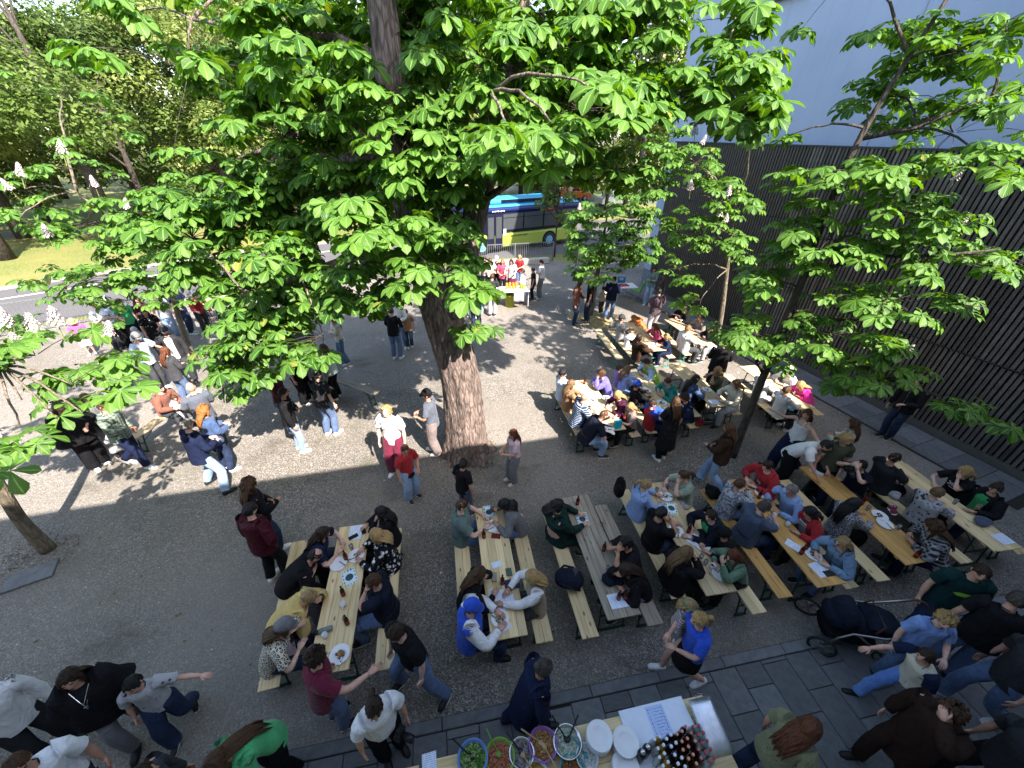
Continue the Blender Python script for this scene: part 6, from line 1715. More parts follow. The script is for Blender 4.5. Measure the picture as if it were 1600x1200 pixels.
(4.27, 8.57, 1.0, 259, 'sit', 24, 'short:au', 'jk:teal', 'je:black', 'bk', 'TT', 'laughing person in shiny teal jacket at the second sunlit table', {'g': 1.1}),
(4.41, 7.86, 0.93, 259, 'sit', 20, 'mop:br', 'jk:navy:open', 'je:dkjeans', 'bk', 'TT', 'brown haired youth in navy jacket with white scarf', {'g': 1.0}),
(4.59, 8.59, 0.97, 79, 'sit', 10, 'long:db', 'jk:denim', 'je:black', 'bk', 'TT', 'long dark haired person in denim jacket at the third sunlit table', {'g': 1.0}),
(5.62, 9.08, 0.99, 259, 'sit', 10, 'long:bl', 'ts:olive', 'je:black', 'bk', 'CF', 'blond person in dark olive top shading the eyes', {'g': 1.0}),
(5.77, 8.38, 1.02, 259, 'sit', 10, 'bob:lb', 'ls:cream', 'je:lgrey', 'bk', 'TT', 'person in cream sweater at the third sunlit table', {'g': 1.15}),
(6.68, 8.84, 1.0, 79, 'sit', -6, 'short:gr', 'ls:white2', 'je:lgrey', 'bk', 'TT', 'person in pale grey shirt half hidden by the right trunk', {'g': 1.1}),
(6.82, 8.13, 1.0, 79, 'sit', -6, 'short:br', 'ls:white', 'je:charcoal', 'wh', 'TT', 'person in white shirt at the fourth sunlit table beside the right trunk', {'g': 1.0}),
(7.76, 9.27, 0.98, 259, 'sit', 22, 'cap:white', 'ls:white', 'je:lgrey', 'bk', 'TT', 'person in white cap at the fourth sunlit table', {'g': 1.0}),
(7.87, 8.67, 1.0, 259, 'sit', 36, 'bob:bl', 'jk:pink', 'je:black', 'bk', 'TT', 'blond person in bright pink jacket at the fourth sunlit table', {'g': 1.0}),
(3.7, 12.36, 1.04, 80, 'sit', -6, 'cap:dkgrey', 'ts:grey:stripe:lgrey', 'je:dkgrey', 'bk', 'TT', 'person in grey striped t-shirt and cap at the far sunlit table', {'g': 1.0}),
(3.8, 11.77, 0.72, 80, 'sit', -6, 'bun:bk', 'ls:white', 'je:lgrey', 'wh', 'TT', 'small child in white with dark bun at the far sunlit table', {'g': 1.0}),
(3.93, 10.99, 1.0, 80, 'sit', -6, 'long:db', 'jk:brown', 'je:black', 'bk', 'TT', 'person with long dark hair in brown jacket at the far sunlit table', {'g': 1.0}),
(4.75, 13.2, 0.9, 260, 'sit', 44, 'bob:gi', 'ls:orange', 'je:black', 'bk', 'TT', 'person in orange top at the far end of the far sunlit table', {'g': 1.0}),
(4.95, 12.1, 0.93, 260, 'sit', 22, 'long:au', 'ls:rose', 'je:black', 'bk', 'TT', 'red haired person in rose red sweater at the far sunlit table', {'g': 1.0}),
(5.07, 11.43, 0.82, 260, 'sit', 16, 'bob:bl2', 'ls:navy', 'je:navy', 'bk', 'TT', 'fair child in navy at the near end of the far sunlit table', {'g': 1.0}),
(5.67, 11.65, 1.04, 77, 'sit', -6, 'short:lb', 'ls:white', 'je:dkgrey', 'bk', 'DT', 'person in plain white shirt, back turned, at the table by the slatted wall', {'g': 1.1}),
(6.47, 13.65, 1.0, 257, 'sit', 20, 'short:db', 'jk:black', 'je:grey', 'bk', 'TT', 'person in black blazer at the table by the slatted wall', {'g': 1.0}),
(6.67, 12.75, 1.02, 257, 'sit', 16, 'short:br', 'ls:taupe', 'je:grey', 'bk', 'TT', 'person in taupe jacket at the table by the slatted wall', {'g': 1.0}),
(6.84, 12.0, 1.02, 257, 'sit', 24, 'short:bk', 'jk:black:open', 'je:lgrey', 'bk', 'CT', 'person in black jacket resting chin at the table by the slatted wall', {'g': 1.0}),
(2.29, 2.72, 0.62, 120, 'held', 3, 'bob:bl2', 'ls:grey:stripe:lpink', 'je:grey', 'wh', 'DD', 'toddler in grey and pink jacket with green headband, carried', {'g': 1.0}),
(-1.45, 13.79, 1.02, 20, 'stand', 3, 'short:db', 'ts:navy', 'je:dkjeans', 'bk', 'HH', 'person in navy t-shirt in front of the second stall table', {'g': 1.0}),
(-1.39, 18.25, 1.0, 185, 'stand', 3, 'pony:br', 'ts:lpink', 'je:black', 'bk', 'HH', 'person in pink t-shirt behind the second stall table', {'g': 1.0}),
(0.25, 19.24, 0.9, 200, 'stand', 3, 'bob:bl', 'ts:red', 'je:jeans', 'wh', 'HH', 'child in red t-shirt at the railing behind the drinks stall', {'g': 1.0}),
(2.44, 14.68, 1.0, 120, 'stand', 3, 'long:br', 'ls:rust', 'je:dkjeans', 'bk', 'HD', 'person in rust top left of the slim centre tree', {'g': 1.0}),
(-6.08, 10.23, 1.03, 150, 'stand', 3, 'short:br', 'ts:slate2', 'je:jeans', 'bk', 'HP', 'person in slate t-shirt behind the shaded group', {'g': 1.0}),
(-5.47, 11.08, 0.98, 230, 'stand', 3, 'long:bl', 'ls:cream', 'fl:jeans', 'wh', 'XX', 'blond person in cream top behind the shaded group', {'g': 1.0}),
(-9.8, 12.18, 1.0, 30, 'stand', 3, 'bun:db', 'ls:charcoal', 'je:jeans', 'wh', 'HH', 'person in charcoal top at the far left trestle table', {'g': 1.0}),
(-9.18, 12.62, 1.02, 320, 'stand', 3, 'short:gr', 'jk:navy', 'je:dkgrey', 'bk', 'HH', 'grey haired person in navy jacket at the far left trestle table', {'g': 1.0})]
ROOTS = {}
for i, (x, y, s, face, pose, lean, hair, top, bot, shoe, arms, label, kw) in enumerate(PEOPLE):
    ROOTS[label] = person(x, y, s, face, pose, lean, hair, top, bot, shoe, arms, label, dict(kw), i)
# one voxel remesh for every body, all evaluated together
tmp = []
for root, bb, hd, sk, s in BODY_JOBS:
    o = bpy.data.objects.new('body', bb.mesh('body_raw', skin_mat(sk)))
    COL.objects.link(o)
    near = math.hypot(root.location.x, root.location.y - 0) < 7.5
    m = o.modifiers.new('remesh', 'REMESH'); m.mode = 'VOXEL'; m.voxel_size = (.021 if near else .028) * max(.75, s); m.use_smooth_shade = True
    m2 = o.modifiers.new('smooth', 'SMOOTH'); m2.iterations = 3; m2.factor = .5
    tmp.append(o)
dg = bpy.context.evaluated_depsgraph_get()
EYE, LIP = plain('eye_dark', (.02, .014, .010), .35), plain('lip', (.33, .12, .10), .45)
for (root, bb, hd, sk, s), o in zip(BODY_JOBS, tmp):
    oe = o.evaluated_get(dg)
    me = oe.to_mesh()
    nv = len(me.vertices)
    co = np.empty(nv * 3, np.float32); me.vertices.foreach_get('co', co)
    V = co.reshape(-1, 3).tolist()
    F = [tuple(p.vertices) for p in me.polygons]
    oe.to_mesh_clear()
    full = MB(); full.add(V, F, 0)
    n0 = len(full.f)
    full.add(hd.v, hd.f, 0)
    full.m[n0:] = hd.m
    full.obj('body', [skin_mat(sk), EYE, LIP], root, True)
for o in tmp:
    bpy.data.objects.remove(o)
# ------------------------------------------------------------------ beer tables and benches
BENCH = {'A_l': (-3.28, 3.1, -0.28), 'A_r': (-1.81, 3.37, -0.2), 'B_l': (-0.7, 3.62, -0.188), 'B_r': (0.33, 3.74, -0.19), 'C_l': (0.97, 3.81, -0.2), 'C_r': (1.95, 4.0, -0.19), 'D_l': (2.45, 4.4, -0.17), 'D_r': (3.56, 4.2, -0.19), 'E_l': (4.12, 4.46, -0.17), 'E_r': (5.25, 4.62, -0.19), 'F_l': (5.87, 4.76, -0.17), 'F_r': (6.96, 5.02, -0.18), 'G_l': (7.56, 5.12, -0.17), 'G_r': (8.76, 5.32, -0.15), 'H_l': (1.48, 7.95, -0.22), 'H_r': (2.72, 8.22, -0.22), 'I_l': (3.17, 8.36, -0.2), 'I_r': (4.26, 8.6, -0.2), 'J_l': (4.5, 9.05, -0.2), 'J_r': (5.6, 9.2, -0.2), 'K_l': (6.64, 9.05, -0.19), 'K_r': (7.76, 9.25, -0.19), 'L_l': (3.76, 12.0, -0.17), 'L_r': (4.93, 12.2, -0.18), 'M_l': (5.5, 12.42, -0.22), 'M_r': (6.68, 12.7, -0.22), 'O_l': (3.26, 12.06, -0.15)}
BABY_BENCH = (-8.47, 7.64, 0.09)
STEEL_G = plain('green_steel', (.012, .05, .035), .45, .3)
STEEL_D = plain('dark_steel', (.02, .024, .024), .45, .3)
STEEL_T = plain('turquoise_steel', (.05, .30, .26), .45, .3)
def fold_legs(par, L, W, top, mat):
    for sy in (-1, 1):
        y0, y1 = sy * (L / 2 - .30), sy * (L / 2 - .22)
        lb = MB()
        w = W / 2 - .045
        lb.tube([(-w, y0, top), (-w * .98, y1, .015)], .014, 6)
        lb.tube([(w, y0, top), (w * .98, y1, .015)], .014, 6)
        lb.box((0, y1, .018), (W - .04, .03, .03)); lb.box((0, (y0 + y1) / 2, top * .5), (W - .08, .022, .022)); lb.box((0, y0, top - .012), (W - .06, .035, .02))
        lb.tube([(0, (y0 + y1) / 2, top * .5), (0, y0 - sy * .42, top - .012)], .009, 5)
        lb.obj('leg_frame', mat, par)
_proto = {}
def board_set(name, label, cat, W, H, L, nb, mat, steel, group):
    key = (name, W, nb, mat.name, steel.name)
    if key not in _proto:
        t = thing(name, label, cat, (0, 0, -50), 0, group)
        bw = W / nb
        me = MB().box((0, 0, 0), (bw - .0022, L, .026), bev=.004).mesh('board', mat)
        for i in range(nb):
            link('board', me, t, (-W / 2 + (i + .5) * bw, 0, H - .013 - (.0012 if i % 2 else 0)))
        ap = MB()
        for sy in (-1, 0, 1):
            ap.box((0, sy * (L / 2 - .16), H - .026 - .016), (W - .03, .06, .03))
        ap.obj('batten', mat, t)
        fold_legs(t, L, W, H - .06, steel)
        _proto[key] = t
        return t
    t = copy_tree(_proto[key])
    t['label'] = label
    return t
def table(label, x, y, th, W, mat, steel=None, nb=4, L=2.2):
    t = board_set('beer_table', label, 'table', W, .77, L, nb, mat, steel or STEEL_G, 'folding tables in the yard')
    t.location = (x, y, 0); t.rotation_euler = (rng.normal(0, .004), 0, -th)
    return t
def bench(label, x, y, th, mat, steel=None):
    t = board_set('beer_bench', label, 'bench', .25, .48, 2.2, 2, mat, steel or STEEL_G, 'folding benches in the yard')
    t.location = (x, y, 0); t.rotation_euler = (rng.normal(0, .004), 0, -th)
    return t
WOOD = {'n': W_NEW(), 'o': W_OLD(), 'v': W_ORG(), 'm': W_MID()}
for lab, x, y, th, W, k in [
    ('leftmost fresh wood table set with plates and a colourful place mat', -2.40, 3.20, -.19, .5, 'n'),
    ('fresh wood table with booklets and a maroon wallet, second from the left', -.16, 3.65, -.188, .5, 'n'),
    ('grey weathered plank table with two bottles on its near end', 1.43, 3.95, -.198, .5, 'o'),
    ('worn table with white plates beside the blond ponytail', 2.98, 4.32, -.17, .5, 'm'),
    ('worn orange toned table with a paper sheet and black wallet on its near end', 4.71, 4.48, -.17, .5, 'v'),
    ('bright varnished orange table with plates and mugs', 6.38, 4.90, -.18, .5, 'v'),
    ('pale table at the far right with beer glass and folded blue bag', 8.14, 5.18, -.15, .55, 'n'),
    ('sunlit table with turquoise bag on its near end', 2.10, 8.06, -.23, .62, 'n'),
    ('sunlit table beside the shiny teal jacket', 3.72, 8.60, -.17, .5, 'n'),
    ('dappled table in front of the cream sweater', 5.05, 9.13, -.196, .5, 'm'),
    ('sunlit table in front of the bright pink jacket', 7.2, 9.1, -.19, .5, 'n'),
    ('far sunlit table in front of the grey striped t-shirt', 4.34, 12.11, -.18, .7, 'n'),
    ('far table standing next to the slatted wall', 6.1, 12.58, -.24, .5, 'm')]:
    table(lab, x, y, th, W, WOOD[k], STEEL_T if y > 12 else STEEL_G, nb=5 if k == 'o' else 4)
for lab, k, w in [
    ('long bench left of the leftmost table, its far end empty', 'A_l', 'n'), ('bench right of the leftmost table', 'A_r', 'n'),
    ('bench left of the booklet table', 'B_l', 'n'), ('bench right of the booklet table', 'B_r', 'n'),
    ('bench with a dark backpack on it', 'C_l', 'n'), ('grey weathered bench matching the plank table', 'C_r', 'o'),
    ('bench left of the worn plate table', 'D_l', 'n'), ('bench right of the worn plate table', 'D_r', 'n'),
    ('varnished orange bench with an empty near end', 'E_l', 'v'), ('bench under the denim shirt and red cardigan', 'E_r', 'm'),
    ('bench with a free near end left of the bright orange table', 'F_l', 'n'), ('bench right of the bright orange table', 'F_r', 'v'),
    ('bench behind the charcoal t-shirt at the far right table', 'G_l', 'n'), ('rightmost bench under the black blazer', 'G_r', 'n'),
    ('bench left of the turquoise bag table', 'H_l', 'm'), ('bench right of the turquoise bag table', 'H_r', 'm'),
    ('bench under the lilac sweater and blue cap', 'I_l', 'n'), ('bench under the shiny teal jacket', 'I_r', 'n'),
    ('bench under the long haired denim jacket', 'J_l', 'n'), ('bench under the cream sweater', 'J_r', 'm'),
    ('bench beside the right chestnut trunk', 'K_l', 'n'), ('bench under the bright pink jacket', 'K_r', 'n'),
    ('inner bench left of the far sunlit table', 'L_l', 'n'), ('bench right of the far sunlit table', 'L_r', 'n'),
    ('bench under the plain white shirt by the slatted wall', 'M_l', 'n'), ('bench close to the slatted wall', 'M_r', 'm'),
    ('empty sunlit bench standing left of the far sunlit table', 'O_l', 'n')]:
    x, y, th = BENCH[k]
    bench(lab, x, y, th, WOOD[w], STEEL_T if y > 12 else STEEL_G)
bench('bench under the rust jacket near the slim left tree', *BABY_BENCH, WOOD['m'])
bench('bench half hidden by the low chestnut branch', -4.6, 9.2, -1.1, WOOD['o'])
for lab, s0, s1 in [('left buffet table cut by the bottom edge', -.895 - 1.5, -.895), ('long buffet table full of salad bowls and plates', -.865, 1.335), ('right buffet table under the drinks', 1.365, 2.38)]:
    xm = (s0 + s1) / 2
    L = (s1 - s0) / .9813
    yc = 1.505 + .2055 * xm
    p = np.array([xm, yc]) - N_ * .35
    t = board_set('buffet_table', lab, 'table', .7, .77, round(L, 2), 4, WOOD['n'], STEEL_D, 'buffet tables') if lab.startswith('left') else None
    if t is None:
        _proto.pop(('buffet_table', .7, 4, WOOD['n'].name, STEEL_D.name), None)
        t = board_set('buffet_table', lab, 'table', .7, .77, round(L, 2), 4, WOOD['n'], STEEL_D, 'buffet tables')
    t.location = (p[0], p[1], 0); t.rotation_euler = (0, 0, A_E - math.pi / 2)
# ------------------------------------------------------------------ things on the tables
PORC = plain('porcelain', (.74, .75, .76), .25, var=.03)
PAPER = plain('paper', (.74, .77, .82), .8, var=.04)
GLASS = NB('clear_glass')
GLASS.b.inputs['Transmission Weight'].default_value = .85
GLASS.b.inputs['IOR'].default_value = 1.2
GLASS = GLASS.out((.85, .9, .9), .08)
TZ = .772
COLA = plain('brown_bottle', (.045, .014, .008), .15)
def food_mat(name, a, b_, c):
    if name in MATS: return MATS[name]
    b = NB(name)
    v = b.n('TexVoronoi'); v.inputs['Scale'].default_value = 60; b.l(b.co(), v.inputs['Vector'])
    sp = b.n('SeparateColor'); b.l(v.outputs['Color'], sp.inputs[0])
    b.bump(v.outputs['Distance'], 1.0, .02)
    MATS[name] = b.out(b.ramp(sp.outputs[0], [(0, a), (.5, b_), (1, c)]), .5)
    return MATS[name]
def lumps(mb, c, r, n, sz, g, h=.02, m=0):
    for _ in range(n):
        a, q = g.uniform(0, 6.28), r * math.sqrt(g.random())
        mb.ball((c[0] + q * math.cos(a), c[1] + q * math.sin(a), c[2] + h * (1 - (q / r) ** 2) * g.uniform(.3, 1)), (sz * g.uniform(.6, 1.2), sz * g.uniform(.4, .9), sz * g.uniform(.3, .7)), 6, 4, m, Euler((g.normal(0, .4), g.normal(0, .4), g.uniform(0, 3))).to_matrix())
gi = np.random.default_rng(77)
PLATE_ME = MB().lathe([(.0, .004), (.066, .004), (.078, .0125), (.084, .013), (.122, .020), (.125, .021), (.122, .016), (.080, .002), (.0, .0)], 24, close=False).mesh('plate', PORC, True)
def plate(x, y, food, label, r=1.0, z=TZ):
    t = thing('plate', label, 'plate', (x, y, z), gi.uniform(0, 6), 'plates on the tables')
    link('dish', PLATE_ME, t, (0, 0, 0), None, (r, r, r))
    if food:
        mb = MB()
        if food == 'bun':
            lumps(mb, (0, 0, .014), .055, 9, .022, gi, .02)
            mb.ball((.01, .01, .035), (.045, .04, .026), 10, 6)
            mt = food_mat('bread', (.40, .22, .08), (.30, .14, .05), (.5, .34, .16))
        elif food == 'bones':
            lumps(mb, (-.01, 0, .012), .045, 12, .016, gi, .012)
            mt = food_mat('leftovers', (.07, .03, .015), (.18, .10, .05), (.03, .02, .012))
        else:
            lumps(mb, (0, 0, .012), .06, 20, .018, gi, .015)
            mt = food_mat('meal', (.36, .20, .07), (.10, .05, .02), (.42, .34, .16))
        mb.obj('food', mt, t, True)
    fk = MB()
    fk.box((.05, -.02, .024), (.012, .12, .002), Euler((0, 0, .5)).to_matrix()); fk.box((.078, -.075, .024), (.022, .045, .002), Euler((0, 0, .5)).to_matrix())
    fk.obj('fork', plain('steel_bright', (.55, .55, .55), .25, 1), t)
    return t
BOT_PROF = [(.0, 0), (.030, 0), (.032, .006), (.032, .115), (.028, .14), (.014, .175), (.0125, .205), (.0145, .208), (.0145, .216), (.0, .216)]
def bottle(x, y, label, glass, liquid_label=None, cap=None, z=TZ, s=1.0, group='bottles on the tables', lying=None):
    t = thing('bottle', label, 'bottle', (x, y, z), gi.uniform(0, 6), group)
    key = 'bottle_' + glass.name
    me = bpy.data.meshes.get(key) or MB().lathe(BOT_PROF, 12, close=False).mesh(key, glass, True)
    link('glass_body', me, t, (0, 0, 0), None, (s, s, s))
    if liquid_label:
        MB().lathe([(.0326, .045), (.0326, .10)], 12, close=False).obj('paper_label', liquid_label, t, True).scale = (s, s, s)
    if cap:
        MB().lathe([(.0, .226), (.0155, .226), (.0165, .205), (.0, .205)], 10, close=False).obj('cap', cap, t).scale = (s, s, s)
    if lying is not None:
        t.location.z = z + .034; t.rotation_euler = (math.pi / 2, 0, lying)
    return t
def cup(x, y, label, mat, fill=None, r=.036, h=.085, handle=False, name='cup'):
    t = thing(name, label, 'cup' if name != 'glass' else 'glass', (x, y, TZ), gi.uniform(0, 6), 'cups and glasses on the tables')
    MB().lathe([(.0, 0), (r * .78, 0), (r, h), (r * .93, h), (r * .72, .006), (0, .006)], 14, close=False).obj('vessel', mat, t, True)
    if fill:
        MB().lathe([(.0, h * .62), (r * .88, h * .62), (r * .74, .008), (0, .008)], 14, close=False).obj('drink', fill, t)
    if handle:
        MB().tube([(r * .85, 0, h * .8), (r * 1.5, 0, h * .7), (r * 1.5, 0, h * .35), (r * .8, 0, h * .25)], .006, 6).obj('handle', mat, t, True)
    return t
def paper_mat():
    if 'printed_paper' in MATS: return MATS['printed_paper']
    b = NB('printed_paper')
    co = b.co()
    w = b.n('TexWave', bands_direction='Y'); w.inputs['Scale'].default_value = 18; b.l(co, w.inputs['Vector'])
    nz = b.noise(b.co(scale=(1, .2, 1)), 55, 2)
    f = b.mix(1.0, b.ramp(w.outputs[0], [(.6, (0,)), (.7, (.55,))]), b.ramp(nz, [(.4, (0,)), (.5, (1,))]), 'MULTIPLY')
    MATS['printed_paper'] = b.out(b.mix(f, (.70, .76, .86), (.12, .18, .38)), .75)
    return MATS['printed_paper']
def paper(x, y, rz, w, h, label, mat=None, cat='paper', name='paper_sheet', z=TZ, t_=.0015):
    mb = MB()
    n = 5
    V = []; 
    for j in range(n):
        for i in range(n):
            V.append(((i / (n - 1) - .5) * w, (j / (n - 1) - .5) * h, .002 + t_ + .003 * math.sin(i * 1.3 + x * 9) * math.sin(j * 1.1)))
    k = len(V)
    V += [(a, b_, .0006) for a, b_, c in V]
    F = []
    for j in range(n - 1):
        for i in range(n - 1):
            a = j * n + i
            F += [(a, a + 1, a + n + 1, a + n), (k + a, k + a + n, k + a + n + 1, k + a + 1)]
    rim = [i for i in range(n)] + [i * n + n - 1 for i in range(1, n)] + [n * n - 1 - i for i in range(1, n)] + [(n - 1 - i) * n for i in range(1, n - 1)]
    for p, q in zip(rim, rim[1:] + rim[:1]):
        F.append((q, p, k + p, k + q))
    mb.add(V, F)
    o = mb.obj(name, mat or paper_mat(), None, False, (x, y, z), rz)
    return tag(o, label, cat, 'papers on the tables')
def place_mat(x, y, rz, label, s=1.0):
    t = thing('place_mat', label, 'place mat', (x, y, TZ), rz, 'colourful place mats')
    b_ = MB().box((0, 0, .001), (.20 * s, .28 * s, .0016)).obj('sheet', plain('mat_white', (.62, .70, .72), .7, var=.05), t)
    mb = MB(); g = np.random.default_rng(int(abs(x * 100)))
    for i in range(16):
        a = i / 16 * 6.283
        ca, sa = math.cos(a), math.sin(a)
        px = .082 * s * max(-1, min(1, ca * 1.35)); py = .12 * s * max(-1, min(1, sa * 1.35))
        w = .013 * s * g.uniform(.7, 1.3)
        mb.add([(px + w * math.cos(a + q), py + 1.6 * w * math.sin(a + q), .0026) for q in np.linspace(0, 6.283, 8)[:-1]], [tuple(range(7))], i % 4)
    mb.obj('leaf_print', [plain('print_%d' % i, c, .7) for i, c in enumerate(((.02, .32, .42), (.10, .40, .12), (.45, .42, .06), (.03, .18, .40)))], t)
    MB().lathe([(0, .0030), (.058 * s, .0030)], 20, close=False).obj('plate_print', plain('print_dark', (.03, .07, .09), .7), t)
    return t
def phone(x, y, rz, label, face=(.012, .013, .016)):
    t = thing('phone', label, 'phone', (x, y, TZ), rz, 'phones on the tables')
    MB().box((0, 0, .0055), (.074, .152, .009), bev=.003).obj('case', plain('phone_case', (.015, .015, .017), .35), t)
    MB().box((0, 0, .0105), (.066, .142, .0012)).obj('screen', plain('phone_screen_%.2f' % face[0], face, .08), t)
    return t
def backpack(x, y, rz, label):
    t = thing('backpack', label, 'backpack', (x, y, .48), rz)
    m1, m2 = cloth('ink'), cloth('plum')
    b_ = MB(); b_.tube([(0, -.20, .10), (0, -.16, .12), (0, 0, .14), (0, .14, .12), (0, .20, .09)], [(.08, .05), (.145, .10), (.16, .125), (.15, .11), (.09, .06)], 14, ref=(1, 0, 0)); b_.obj('bag', m1, t, True)
    p = MB(); p.tube([(.03, -.17, .16), (.03, -.08, .20), (.03, .04, .19)], [(.06, .02), (.115, .045), (.10, .03)], 12, ref=(1, 0, 0)); p.obj('front_pocket', m2, t, True)
    for sx in (-1, 1):
        MB().tube([(sx * .09, .18, .13), (sx * .16, .10, .20), (sx * .17, -.05, .17), (sx * .12, -.18, .08)], [(.022, .006)] * 4, 6, ref=(1, 0, 0)).obj('strap', m1, t, True)
    MB().tube([(-.03, .19, .14), (0, .215, .18), (.03, .19, .14)], .008, 6).obj('handle', m1, t, True)
    return t
def soft_pile(name, x, y, z, rz, sx, sy, sz, spec, label, cat, seed=1):
    g = np.random.default_rng(seed)
    mb = CB(); mb.ball((0, 0, sz * .5), (sx, sy, sz * .5), 18, 10)
    V = np.array(mb.v); k = 1 + .16 * np.sin(V[:, 0] * 32 + 2 * np.sin(V[:, 1] * 21)) + .10 * np.sin(V[:, 1] * 45 + V[:, 0] * 17)
    V[:, :2] *= k[:, None]; V[:, 2] = np.maximum(V[:, 2] * (1 + .25 * np.sin(V[:, 0] * 38 + V[:, 1] * 30)), .003)
    mb.v = [tuple(p) for p in V]
    return tag(mb.obj(name, cloth(spec), None, True, (x, y, z), rz), label, cat)
